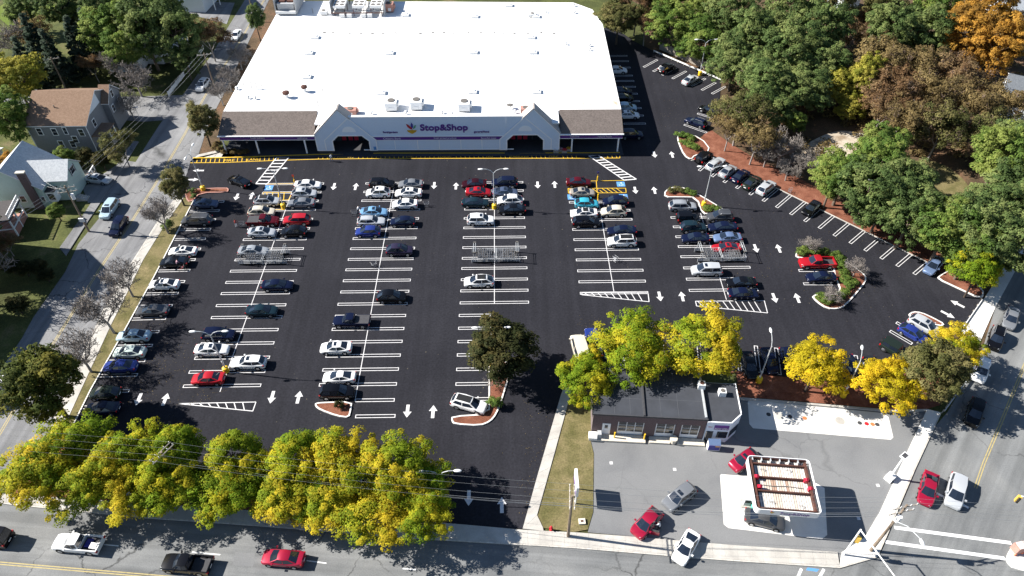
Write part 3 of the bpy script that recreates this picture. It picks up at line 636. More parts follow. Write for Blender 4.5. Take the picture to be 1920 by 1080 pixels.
# gabled entrances
def gable(g, sgn):
    """sgn -1: outer eave on the left"""
    A = sx(g['apex']); P = sx(g['pc']); lo = sx(g['l']); hi = sx(g['r']); az = 9.75
    ol = lo if sgn < 0 else hi; il = hi if sgn < 0 else lo
    oz = az-abs(ol-A)*1.03; iz = 3.1
    cx = P; hw = 3.55
    inner_top = az-abs(P+3.9*(-sgn)-A)*1.02
    # wall with an eight-sided doorway: built as pieces butted round the opening
    w = MB()
    opl, opr = cx-hw, cx+hw
    ly = lambda x: az-abs(x-A)*1.03
    xs = sorted({ol, il, opl, opr, opl+1.25, opr-1.25, A, P})
    for a, b in zip(xs[:-1], xs[1:]):
        m = (a+b)/2
        def bot(x):
            if x <= opl+1e-6 or x >= opr-1e-6: return .8
            d = min(x-opl, opr-x); return 3.0+min(1.25, d)*(1.2/1.25)
        inside = opl < m < opr
        ba, bb = (bot(a) if opl < a < opr else (3.0 if inside else .8)), (bot(b) if opl < b < opr else (3.0 if inside else .8))
        w.xz([(a,ba),(b,bb),(b,max(ly(b),bb+.02)),(a,max(ly(a),ba+.02))], -.14, .28)
    gw = S('gable_wall', w, 'pale_wall')
    def trim(pts, wd=.2, name='gable_trim'):
        t = MB()
        for (xa,za),(xb,zb) in zip(pts[:-1], pts[1:]):
            d = Vector((xb-xa, zb-za)).normalized(); n = Vector((-d.y, d.x))*wd/2
            t.xz([(xa+n.x,za+n.y),(xa-n.x,za-n.y),(xb-n.x,zb-n.y),(xb+n.x,zb+n.y)], -.20, -.142)
        S(name, t, 'trim_white', gw)
    trim([(ol,.85),(ol,oz)]); trim([(P+sgn*5.0,.85),(P+sgn*5.0,3.15)]); trim([(P-sgn*4.85,.85),(P-sgn*4.85,3.15)])
    S('base_trim', MB().box(min(ol,opl) if sgn < 0 else opr, opl if sgn < 0 else ol, -.195, -.143, .8, .97), 'trim_white', gw); S('base_trim', MB().box(opr if sgn < 0 else il, il if sgn < 0 else opl, -.195, -.143, .8, .97), 'trim_white', gw)
    trim([(P+sgn*5.0,3.15),(P,7.75)])
    trim([(P-sgn*4.85,3.15),(A,az-.12)], .22)
    trim([(ol,oz-.08),(A,az-.12)], .22)
    trim([(opl,.8),(opl,3.0),(opl+1.25,4.2),(opr-1.25,4.2),(opr,3.0),(opr,.8)], .26, 'doorway_trim')
    n = 14; f = MB(); f.xz([(P+1.3*math.cos(math.pi*k/n), 4.95+1.2*math.sin(math.pi*k/n)) for k in range(n+1)], -.19, -.141); fl_ = S('fan_light', f, 'trim_white', gw)
    # roof of the gable: outer slope long, inner slope short where it meets the parapet
    def slope(x0,z0,x1,z1,y0,y1,m,name):
        d = Vector((x1-x0, z1-z0)).normalized(); nn = Vector((-d.y, d.x)); nn = nn if nn.y > 0 else -nn; nn *= .14
        return S(name, MB().xz([(x0,z0),(x1,z1),(x1+nn.x,z1+nn.y),(x0+nn.x,z0+nn.y)], y0, y1), m)
    slope(ol+sgn*.25, oz-.25, A, az, -.3, 1.9, 'pale_shingle', 'gable_roof')
    slope(A, az, A-sgn*2.0, az-2.06, -.3, 1.9, 'pale_shingle', 'gable_roof')
    S('gable_back', MB().xz([(ol+(-sgn)*.3, max(RZ-2,oz-.2)),(A, az-.1),(A-sgn*2.2,az-2.3),(A-sgn*2.2,RZ-.3),(ol-sgn*.3,RZ-2)], 1.5, 1.8), 'membrane')
    # porch inside, its shade put into dark surface colours: back wall, doors, glazing
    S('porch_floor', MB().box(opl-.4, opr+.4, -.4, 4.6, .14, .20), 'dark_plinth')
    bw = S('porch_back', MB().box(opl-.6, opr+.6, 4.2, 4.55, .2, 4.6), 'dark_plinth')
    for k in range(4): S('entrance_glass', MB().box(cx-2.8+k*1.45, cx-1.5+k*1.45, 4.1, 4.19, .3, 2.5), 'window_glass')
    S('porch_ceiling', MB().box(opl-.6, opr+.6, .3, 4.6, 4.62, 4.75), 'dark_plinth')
    for k, (dx, m) in enumerate(((-2.3,'red_plastic'),(-1.0,'red_plastic'),(0.1,'red_plastic'))): S('poster', MB().box(cx+dx-.4, cx+dx+.4, 4.02, 4.08, .5, 1.5), m)
    S('exit_sign' if sgn < 0 else 'door_sign', MB().box(cx-.6, cx+.6, 4.0, 4.08, 2.9, 3.3), 'logo_green' if sgn < 0 else 'unit_grey')
gable(gL, -1); gable(gR, 1)
# wings: fascia with purple band, mansard, posts, shopfront
def wing(x0, x1, words, posts, inner_right):
    S('wing_fascia', MB().box(x0, x1, -.06, .3, 3.15, 3.32).box(x0, x1, -.06, .3, 4.02, 4.35), 'trim_white')
    S('purple_band', MB().box(x0+.05, x1-.05, -.09, .25, 3.3, 4.06), 'purple')
    S('mansard_roof', MB().add([(x0,-.35,4.42),(x1,-.35,4.42),(x1,5.1,RZ+.14),(x0,5.1,RZ+.14),(x0,-.35,4.30),(x1,-.35,4.30),(x1,5.1,RZ-.02),(x0,5.1,RZ-.02)], [(0,1,2,3),(7,6,5,4),(0,4,5,1),(1,5,6,2),(2,6,7,3),(3,7,4,0)]), 'store_shingle')
    S('gutter', MB().box(x0-.1, x1+.1, -.62, -.36, 4.24, 4.42), 'membrane')
    S('back_wall', MB().box(x0+.35, x1-.35, 4.59, 4.75, .1, 3.5), 'dark_plinth')  # back wall and soffit: canopy shade put into their near-black colour
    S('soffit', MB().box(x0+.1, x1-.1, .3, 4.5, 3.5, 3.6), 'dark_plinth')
    S('end_wall', MB().add([(x0 if not inner_right else x1-.2,0.3,3.6),(x0+.2 if not inner_right else x1,0.3,3.6),(x0+.2 if not inner_right else x1,5,3.6),(x0 if not inner_right else x1-.2,5,3.6),(x0 if not inner_right else x1-.2,.3,4.4),(x0+.2 if not inner_right else x1,.3,4.4),(x0+.2 if not inner_right else x1,5,6.15),(x0 if not inner_right else x1-.2,5,6.15)], [(3,2,1,0),(4,5,6,7),(0,1,5,4),(1,2,6,5),(2,3,7,6),(3,0,4,7)]), 'pale_wall')
    n = 7
    for k in range(n): S('shopfront_glass', MB().box(x0+.5+k*(x1-x0-1)/n+.06, x0+.5+(k+1)*(x1-x0-1)/n-.06, 4.5, 4.58, .5, 3.1), 'window_glass')
    for px in posts: S('post', MB().box(px-.13, px+.13, .0, .26, .16, 3.15), 'trim_white')
    for (t, cxx, w) in words: sign_text('band_lettering', t, w, 'lettering_white', store, (cxx, -.115, 3.67), depth=.012, bold=.012)
wing(XL, sx(-36.4), [('fresh bakery', sx(-47.3), 2.7), ('welcome', sx(-38.8), 1.9)], (sx(-54.2), sx(-47.9), sx(-38.6)), False)
wing(sx(10.35), XR, [('welcome', sx(13.1), 1.8), ('natural foods', sx(18.9), 2.7)], (sx(12.7), sx(21.6)), True)
for t, cxx, w in [('Citizens Bank', sx(-21.7), 3.4), ('fresh picked produce', sx(-11.6), 4.3), ('flavorful meat', sx(-3.3), 2.9)]:
    sign_text('band_lettering', t, w, 'lettering_white', store, (cxx, -.08, 3.43), depth=.012, bold=.012)
sign_text('sign_lettering', 'Stop&Shop', 9.0, 'purple', store, (sx(-11.65), -.08, 5.6), depth=.1, height=1.75, bold=.018)
sign_text('small_lettering', 'floral/gardens', 2.8, 'purple', store, (sx(-21.9), -.05, 4.75), depth=.04, bold=.012)
sign_text('small_lettering', 'general/food', 2.9, 'purple', store, (sx(-4.6), -.05, 4.75), depth=.04, bold=.012)
lx = sx(-17.75)
def leaf(pts, m): S('emblem_leaf', MB().xz(pts, -.12, -.02), m)
leaf([(lx-.95,6.55),(lx-.55,6.35),(lx+.05,5.75),(lx+.15,5.4),(lx-.3,5.5),(lx-.75,5.9)], 'logo_red')
leaf([(lx+.05,6.85),(lx+.3,6.5),(lx+.3,6.0),(lx+.12,5.6),(lx-.1,5.95),(lx-.12,6.4)], 'logo_blue')
leaf([(lx+.85,6.35),(lx+.8,5.9),(lx+.45,5.55),(lx+.25,5.55),(lx+.4,5.95),(lx+.6,6.25)], 'logo_green')
leaf([(lx-.95,5.2),(lx-.7,4.85),(lx-.3,4.6),(lx,4.45),(lx+.3,4.6),(lx+.7,4.85),(lx+.95,5.2),(lx+.1,5.27)], 'gold')
S('wall_notice', MB().box(sx(-25.5), sx(-25.0), -.2, -.143, 1.0, 1.7), 'line_blue')
# rooftop: skylights, vents, pipes, stains
def rl(x, y, z=RZ): p = G(x, y, z); q = Matrix.Rotation(-SROT, 2) @ (p.xy-Vector((SX, SY))); return q
for x, y in [(592,71),(581,100),(577,145),(732,100),(716,175),(761,29),(891,32),(1006,32),(997,71),(889,99),(1000,99),(887,173),(1007,173),(955,11)]:
    q = rl(x, y); sk = S('skylight', MB().box(q.x-.95, q.x+.75, q.y-.8, q.y+.8, RZ, RZ+.42), 'unit_white')
    S('skylight_dome', MB().ball((q.x-.1, q.y, RZ+.4), .75, .7, .22, 10, 6), 'membrane', sk, 60)
for k in range(20):
    q = rl(606+k*22.6+RND.uniform(-5,5), 62+RND.uniform(-1,1)); s = RND.uniform(.12,.32); S('roof_drain', MB().box(q.x-s, q.x+s, q.y-.15, q.y+.15, RZ, RZ+.14), 'pipe_dark')
for x, y, h in [(458,163,1.2),(473,167,1.9),(482,167,1.9),(492,167,1.6),(606,175,1.5),(597,199,1.4),(848,32,1.2),(955,31,1.2),(587,25,1.3),(671,11,1.2),(673,12,1.2)]:
    q = rl(x, y); S('vent_pipe', MB().tube((q.x,q.y,RZ),(q.x,q.y,RZ+h), .07, .07, 6), 'pipe_dark')
for x, y in [(445,168),(466,185),(479,186),(697,214),(761,214),(829,213),(848,214),(1061,84),(1105,87),(1105,95),(1076,12),(1077,25),(965,212),(1024,24)]:
    q = rl(x, y); v = S('roof_vent', MB().tube((q.x,q.y,RZ),(q.x,q.y,RZ+.45), .16, .16, 8), 'unit_grey'); S('vent_cap', MB().tube((q.x,q.y,RZ+.45),(q.x,q.y,RZ+.7), .38, .2, 10), 'unit_white', v)
for x, y, r in [(538,183,.55),(572,172,.5)]:
    q = rl(x, y); v = S('exhaust_stack', MB().tube((q.x,q.y,RZ),(q.x,q.y,RZ+.9), r*.7, r*.7, 10), 'unit_white'); S('stack_hood', MB().tube((q.x,q.y,RZ+.9),(q.x,q.y,RZ+1.25), r*1.25, r*1.25, 12).tube((q.x,q.y,RZ+1.25),(q.x,q.y,RZ+1.4), r*1.25, r*.7, 12), 'rust', v)
q = rl(957, 204); S('satellite_dish', MB().tube((q.x,q.y,RZ),(q.x,q.y,RZ+.8), .06, .06, 6).ball((q.x-.1,q.y,RZ+.85), .7, .55, .14, 12, 6), 'pipe_dark')
sm, snt, sb = nodemat('roof_stain', .8, .2)
tc = snt.nodes.new('ShaderNodeTexCoord'); n1 = noise(snt, .9, 6, .7, tc.outputs['Object']); rr = ramp(snt, [(.42, (.84,.84,.83)), (.55, (.62,.50,.42)), (.7, (.42,.28,.2))]); snt.links.new(n1.outputs['Fac'], rr.inputs['Fac']); snt.links.new(rr.outputs['Color'], sb.inputs['Base Color'])
a, b, c, d = rl(1070,199.5), rl(1161,198), rl(1158,181), rl(1150,192)
S('stained_membrane', MB().sheet([a, b, c, rl(1152,188), rl(1120,191), rl(1090,193)], RZ+.006), 'roof_stain')
def rooftop(name, label, cat, x, y, w, d, h, m, group=None, feet=True):
    p = G(x, y, RZ); t = thing(name, label, cat, (p.x, p.y, RZ), SROT, group)
    MB().box(-w/2, w/2, -d/2, d/2, .2, h).build('casing', m, t)
    MB().box(-w/2+.1, w/2-.1, -d/2+.1, d/2-.1, 0, .2).build('base_rail', 'pipe_dark', t)
    MB().tube((0,0,h), (0,0,h+.12), min(w,d)*.32, min(w,d)*.32, 14).build('fan_grille', 'pipe_dark', t)
    MB().box(-w*.2, w*.2, -d/2-.05, -d/2, .4, h*.55).build('louvre', 'unit_white', t)
    MB().box(w/2, w/2+.35, -d*.25, d*.25, h*.4, h*.85).build('intake_hood', m, t)
    return t
for i, (x, y) in enumerate([(735,203),(782,201),(871,204)]): rooftop('rooftop_unit', f'{ORD[i]} from the left of three white air units behind the store sign', 'air conditioner', x, y, 2.2, 2.6, 1.7, 'unit_white', 'white rooftop air units')
rooftop('rooftop_unit', 'low pinkish brick-coloured unit on the roof beside the left gable', 'air conditioner', 658, 213, 2.4, 1.6, 1.1, 'brick_box')
rooftop('rooftop_unit', 'low pinkish brick-coloured unit on the roof beside the right gable', 'air conditioner', 985, 210, 1.9, 1.5, 1.0, 'brick_box')
rooftop('rooftop_unit', 'maroon box on the roof at the right end of the condenser racks', 'air conditioner', 732, 21, 1.8, 1.8, 2.0, 'brick_box')
rooftop('rooftop_unit', 'small white box unit between the penthouse and the condenser racks', 'air conditioner', 608, 27, 1.6, 1.4, 1.0, 'unit_white')
rooftop('rooftop_unit', 'white box unit on the roof, far right near the chamfered corner', 'air conditioner', 998, 31, 1.8, 1.2, .8, 'unit_white')
# penthouse screen at the far left corner of the roof
p = G(538, 29, RZ); t = thing('rooftop_penthouse', 'grey screened penthouse with rusty coils on the far left roof corner', 'penthouse', (p.x, p.y, RZ), SROT)
MB().box(-2.6,-2.45,.2,9,.3,3.6).build('screen_panel', 'unit_grey', t); MB().box(2.3,2.45,.2,9,.3,3.6).build('screen_panel', 'unit_grey', t)
MB().box(-2.4,2.25,-.3,.1,.5,1.1).build('duct', 'unit_white', t)
for k in range(5): MB().box(-2.0,1.9,.5+k*1.6,1.7+k*1.6,.6,2.6).build('coil', 'rust' if k % 2 else 'unit_grey', t)
for k in range(6): MB().box(-1.6+(k%2)*1.9,-.2+(k%2)*1.9,1.2+(k//2)*2.4,2.6+(k//2)*2.4,2.6,2.9).build('fan_box', 'rust', t)
for k in (-2.4,2.3): MB().tube((k,.2,0),(k,.2,3.6),.09,.09,6).build('frame_post', 'steel', t); 
# condenser racks
p = G(672, 31, RZ); t = thing('condenser_rack', 'banks of round condenser fans on steel frames at the back of the roof', 'condensers', (p.x, p.y, RZ), SROT)
MB().box(-6.4,-6.25,.2,14,.2,3.4).build('screen_panel', 'unit_grey', t); MB().box(6.2,6.35,.2,14,.2,3.0).build('screen_panel', 'unit_grey', t)
for bx in (-4.3, .2, 4.3):
    fr = MB(); 
    for yy in (.3, 3.5, 7): fr.tube((bx-1.2,yy,0),(bx-1.2,yy,1.9),.08,.08,5); fr.tube((bx+1.2,yy,0),(bx+1.2,yy,1.9),.08,.08,5)
    fr.build('rack_frame', 'rust', t)
    bank_ = MB().box(bx-1.35,bx+1.35,.1,10,1.9,2.5).build('condenser_bank', 'unit_white', t)
    for k in range(6):
        for s in (-.65,.65): MB().tube((bx+s,.9+k*1.55,2.5),(bx+s,.9+k*1.55,2.56),.52,.52,12).build('condenser_fan', 'pipe_dark', bank_)
for yy, m in ((-.35,'rust'),(.9,'steel')): MB().tube((-6.2,yy,1.0),(6.0,yy,1.0),.12,.12,6).build('header_pipe', m, t)
for bx in (-3.6,-1.9,1.4,2.9): MB().box(bx-.6,bx+.5,-.9,.0,.1,.9).build('control_box', 'unit_white', t)

# ------------------------------------------------------------------ petrol station
sa, sb_ = Vector((10.6,53.35)), Vector((24.75,52.25)); sdir = (sb_-sa).normalized(); srot = math.atan2(sdir.y, sdir.x); SW = (sb_-sa).length
st = thing('service_station', 'brick garage with three glazed roller doors and a flat dark roof', 'garage', (sa.x, sa.y, 0), srot)
H_ = 4.35; D_ = 8.3
def T(name, mb, m, parent=st, **k): return mb.build(name, m, parent, **k)
openings = [(3.2,6.6,.35,3.0),(8.0,10.5,.35,3.0),(11.2,13.6,.35,3.0)]
w = MB(); xs = 0
for (o0,o1,z0,z1) in openings: w.box(xs,o0,0,.3,0,H_); w.box(o0,o1,0,.3,z1,H_); xs = o1
w.box(xs,SW,0,.3,0,H_); w.box(0,.3,.3,D_,0,H_); w.box(SW-.3,SW,.3,D_,0,H_); w.box(.3,SW-.3,D_-.3,D_,0,H_)
T('wall', w, 'brick')
T('roof', MB().box(-.05,6.2,.0,D_+.05,H_,H_+.1).box(6.45,SW+.03,.0,D_+.05,H_+.0,H_+.1), 'grey_roofing')
T('roof_divider', MB().box(6.2,6.45,-.04,D_+.1,H_,H_+.32), 'dark_plinth')
T('roof_edge', MB().box(-.1,SW+.05,-.1,-.0,H_-.12,H_+.14).box(-.12,-.05,-.0,D_,H_-.1,H_+.14), 'dark_plinth')
T('roof_edge', MB().box(SW-.35,SW-.1,.2,D_,H_+.1,H_+.28), 'galvanised')
for k, yy in enumerate((2.6,5.3)): T('roof_seam', MB().box(.1,6.1,yy,yy+.05,H_+.1,H_+.108).box(6.6,SW-.5,yy+.1,yy+.15,H_+.1,H_+.108), 'roof_seam_grey')
for k, xx in enumerate((2.6,4.6,8.4,10.6)): T('roof_seam', MB().box(xx,xx+.05,.15,D_-.1,H_+.1,H_+.107), 'roof_seam_grey')
T('roof_litter', MB().sheet([(6.7,D_-.1),(8.9,D_-.2),(8.4,D_-.75),(7.4,D_-.6),(6.8,D_-.8)], H_+.112), 'leaf_litter')
for (o0,o1,z0,z1) in openings:
    d = T('roller_door', MB().box(o0+.05,o1-.05,.12,.2,.1,z1), 'trim_white')
    cols, rows_ = (3 if o1-o0 > 3 else 2), 3
    for r in range(rows_):
        for c in range(cols):
            x0 = o0+.12+c*(o1-o0-.24)/cols; x1 = o0+.12+(c+1)*(o1-o0-.24)/cols; z0_ = .85+r*(z1-.95)/rows_; z1_ = .85+(r+1)*(z1-.95)/rows_
            MB().box(x0+.05,x1-.05,.09,.118,z0_+.05,z1_-.05).build('pane', 'window_glass', d)
dd = T('side_door', MB().box(1.3,2.35,-.04,-.002,.2,2.5), 'trim_white'); MB().box(1.6,2.0,-.06,-.042,1.5,2.2).build('pane', 'window_glass', dd)
ks = T('front_kerb', MB().box(-.3,6.9,-1.1,-.05,0,.3).box(7.4,10.0,-1.0,-.05,0,.28).box(10.9,14.4,-1.05,-.05,0,.26), 'concrete_trim')
T('white_bay', MB().box(-.35,.7,-1.15,-.1,.3,.75), 'white_paint')
T('tank_box', MB().box(.75,1.25,-.8,-.1,.3,1.1), 'unit_grey')
for xx in (2.95, 6.75): T('bollard', MB().tube((xx,-.55,.3),(xx,-.55,1.4),.1,.1,8), 'yellow_paint')
T('planter', MB().tube((10.45,-.6,0),(10.45,-.6,.9),.4,.5,10), 'concrete_trim')
# kiosk wing
kx0, kx1 = SW+.02, SW+4.4; kf = -.2; kd = 6.2; kh = 4.0
kp = [(kx0,kf),(kx0+2.9,kf),(kx1,kf+1.5),(kx1,kd),(kx0,kd)]
T('kiosk_wall', MB().prism(kp, 0, kh), 'pale_wall'); T('kiosk_roof', MB().prism(offset_poly([Vector(p) for p in kp], .12)[1], kh, kh+.1), 'grey_roofing')
T('kiosk_parapet', MB().bar((kx0+2.9,kf+.06),(kx1-.06,kf+1.5),.12,kh+.001,kh+.2).bar((kx1-.06,kf+1.6),(kx1-.06,kd),.12,kh+.001,kh+.2).bar((kx0,kf+.06),(kx0+2.8,kf+.06),.12,kh+.001,kh+.2), 'trim_white')
T('kiosk_door', MB().box(kx0+.1,kx0+1.0,kf-.05,kf-.003,.1,2.3), 'window_glass'); T('kiosk_window', MB().box(kx0+1.5,kx0+2.8,kf-.05,kf-.003,1.0,2.3), 'window_glass')
a_, b_ = Vector((kx0+3.05,kf+.12)), Vector((kx1-.1,kf+1.36)); nn = Vector(((b_-a_).y, -(b_-a_).x)).normalized()*.05
T('kiosk_window', MB().prism([a_+nn*.2, b_+nn*.2, b_+nn, a_+nn], 1.0, 2.3), 'window_glass')
bn = T('banner', MB().box(kx0+.95,kx0+2.75,kf-.08,kf-.004,2.75,3.6), 'purple')
o = sign_text('banner_lettering', 'NOW OPEN', 1.6, 'lettering_white', st, (kx0+1.85, kf-.1, 3.0), depth=.01, height=.34, bold=.02)
o = sign_text('small_lettering', 'GAS', .5, 'logo_red', st, (kx0+.45, kf-.02, 3.2), depth=.01)
p = st.matrix_basis if False else None
def SL(x, y, z=0): c, s = math.cos(srot), math.sin(srot); return Vector((sa.x+x*c-y*s, sa.y+x*s+y*c, z))
q = SL(kx0+1.2, kf-1.0); t = thing('ice_chest', 'blue-topped ice chest with a dark front beside the kiosk door', 'ice chest', q, srot)
MB().box(-.75,.75,-.4,.4,.06,1.3).build('cabinet', 'unit_white', t); MB().add([(-.75,-.41,1.3),(.75,-.41,1.3),(.75,.4,1.55),(-.75,.4,1.55),(.75,.4,1.3),(-.75,.4,1.3)],[(0,1,2,3),(1,4,2),(5,0,3),(4,5,3,2)]).build('lid', 'paint_steelblue', t)
MB().box(-.68,.68,-.45,-.401,.25,1.2).build('front_panel', 'logo_blue', t); MB().box(.1,.62,-.47,-.451,.95,1.15).build('price_strip', 'gold', t)
for i, (x, y, hh, lab) in enumerate([(SW-.3,5.0,.9,'white vent box on the garage roof where the kiosk wing begins'),(kx0+2.3,4.3,.8,'white fan unit standing on the kiosk roof')]):
    q = SL(x, y, H_+.1 if i == 0 else kh+.1); t = thing('roof_vent_box', lab, 'vent', q, srot); MB().box(-.45,.45,-.4,.4,0,hh).build('casing', 'unit_white', t); MB().tube((0,0,hh),(0,0,hh+.08),.28,.28,10).build('grille', 'rust' if i == 0 else 'pipe_dark', t)
# fuel canopy
cc = [Vector(p) for p in [(28.3,46.8),(35.4,46.0),(34.5,39.1),(27.1,39.7)]]
cen = sum(cc, Vector((0,0)))/4; crot = math.atan2(cc[1].y-cc[0].y, cc[1].x-cc[0].x)*.6+math.atan2(cc[2].y-cc[3].y, cc[2].x-cc[3].x)*.4
cn_ = thing('fuel_canopy', 'white fuel canopy with rust-stained open deck on two columns', 'canopy', (cen.x, cen.y, 0), crot)
cw, cd, z0, z1 = 3.6, 3.5, 4.0, 5.0
def K(name, mb, m, parent=cn_, **k): return mb.build(name, m, parent, **k)
rp = []
for sxx, syy in ((1,1),(-1,1),(-1,-1),(1,-1)):
    for k in range(5):
        t_ = {(1,1):0,(-1,1):1,(-1,-1):2,(1,-1):3}[(sxx,syy)]*math.pi/2+k*math.pi/8
        rp.append(Vector((sxx*(cw-.5)+.5*math.cos(t_), syy*(cd-.5)+.5*math.sin(t_))))
oo, ii = offset_poly(rp, .08); f = MB()
for k in range(len(oo)): f.prism([oo[k], oo[(k+1)%len(oo)], ii[(k+1)%len(ii)], ii[k]], z0, z1)
K('fascia', f, 'white_paint')
K('ceiling', MB().prism(offset_poly(rp,.13)[1], z0+.05, z0+.1), 'unit_white')
nb = 21
for b0, b1 in ((-cd+.25,-1.0),(-.85,.75),(.9,2.55),(2.7,cd-.2)):
    for k in range(nb):
        x0 = -cw+.75+k*(2*cw-1.4)/nb; x1 = -cw+.75+(k+1)*(2*cw-1.4)/nb
        K('deck_panel', MB().box(x0+.035,x1-.035,b0,b1,z0+.35,z0+.42+RND.uniform(-.01,.02)), RND.choice(['deck_panel','deck_panel','deck_panel','deck_panel_cream'] if b0 != -.85 else ['deck_panel','deck_panel_cream','deck_panel_cream','deck_panel_rusty']))
K('deck_underlay', MB().box(-cw+.7,cw-.6,-cd+.2,cd-.2,z0+.3,z0+.34), 'pipe_dark')
for yy in (-cd+.35,-.95,.82,2.6): K('roof_beam', MB().box(-cw+.4,cw-.35,yy-.075,yy+.075,z0+.55,z0+.85), 'rust')
for xx in (-cw+.4, cw-.55): K('edge_beam', MB().box(xx-.11,xx+.11,-cd+.3,cd-.4,z0+.45,z0+.93), 'rust')
for k in range(7): K('fascia_bracket', MB().box(-cw+.6+k*1.05,-cw+.68+k*1.05,cd-.55,cd-.14,z0+.5,z1-.08), 'galvanised')
for k in range(6): K('fascia_backing', MB().box(-cw+.72+k*1.05,-cw+1.6+k*1.05,cd-.2,cd-.135,z0+.5,z1-.1), 'rust')
for x, y in [(-2.9,.75),(-2.75,-.55),(2.7,.75),(2.95,-.35)]: K('floodlight', MB().box(x-.22,x+.22,y-.2,y+.2,z0+.5,z0+1.0).tube((x,y,z0+1.0),(x+.12,y-.1,z0+1.2),.16,.2,8), 'red_plastic')
for x, y in [(-2.2,2.0),(.8,2.1),(-1.8,-2.2),(1.4,-2.4)]: K('conduit', MB().path([(x,y,z0+.42),(x,y,z0+.62),(x+.5,y,z0+.62),(x+.5,y-.25,z0+.46)],.03,n=5), 'steel')
K('chain', MB().path([(-2.4,-.05,z0+.47),(-1,-.12,z0+.46),(.5,-.02,z0+.47),(2.4,-.15,z0+.46)],.06,n=5), 'pipe_dark')
cxs = -2.3
for xx in (cxs, 2.3): K('column', MB().box(xx-.18,xx+.18,-.2,.16,0,z0+.05), 'white_paint')
sign_text('fascia_lettering', 'Stop&Shop', 3.2, 'purple', cn_, (.75, -cd-.01, (z0+z1)/2-.05), depth=.02, height=.62, bold=.02)
K('fascia_emblem', MB().xz([(-2.0,4.55),(-1.75,4.72),(-1.5,4.55),(-1.75,4.3)], -cd-.03, -cd-.001), 'gold'); K('fascia_emblem', MB().xz([(-1.98,4.85),(-1.78,4.7),(-1.85,4.95)], -cd-.035, -cd-.002), 'logo_red')
def CL(x, y): c, s = math.cos(crot), math.sin(crot); return Vector((cen.x+x*c-y*s, cen.y+x*s+y*c, 0))
for i, x in enumerate((-3.15, -.6, 1.2)):
    q = CL(x, -.05); t = thing('fuel_pump', ['grey fuel pump standing beside the outer canopy column','fuel pump under the middle of the canopy','fuel pump under the canopy towards the avenue'][i], 'fuel pump', q, crot)
    MB().box(-.38,.38,-.3,.3,.0,1.35).build('cabinet', 'unit_grey', t); MB().box(-.3,.3,-.34,-.301,.8,1.25).build('display', 'black', t); MB().box(-.42,.42,-.34,.34,1.35,1.5).build('top_cap', 'unit_white', t)
    MB().path([(.38,-.1,1.1),(.55,-.1,.9),(.55,-.1,.35),(.4,-.1,.3)],.03,n=5).build('hose', 'rubber', t)
K('pump_island', MB().box(-3.8,3.0,-.6,.55,.0,.14), 'concrete'); 
q = CL(-2.5,-.85); t = thing('litter_bin', 'teal litter bin under the edge of the fuel canopy', 'bin', q, crot); MB().tube((0,0,0),(0,0,1.0),.32,.36,10).build('drum', 'teal_plastic', t); MB().tube((0,0,1.0),(0,0,1.15),.36,.15,10).build('lid', 'teal_plastic', t)
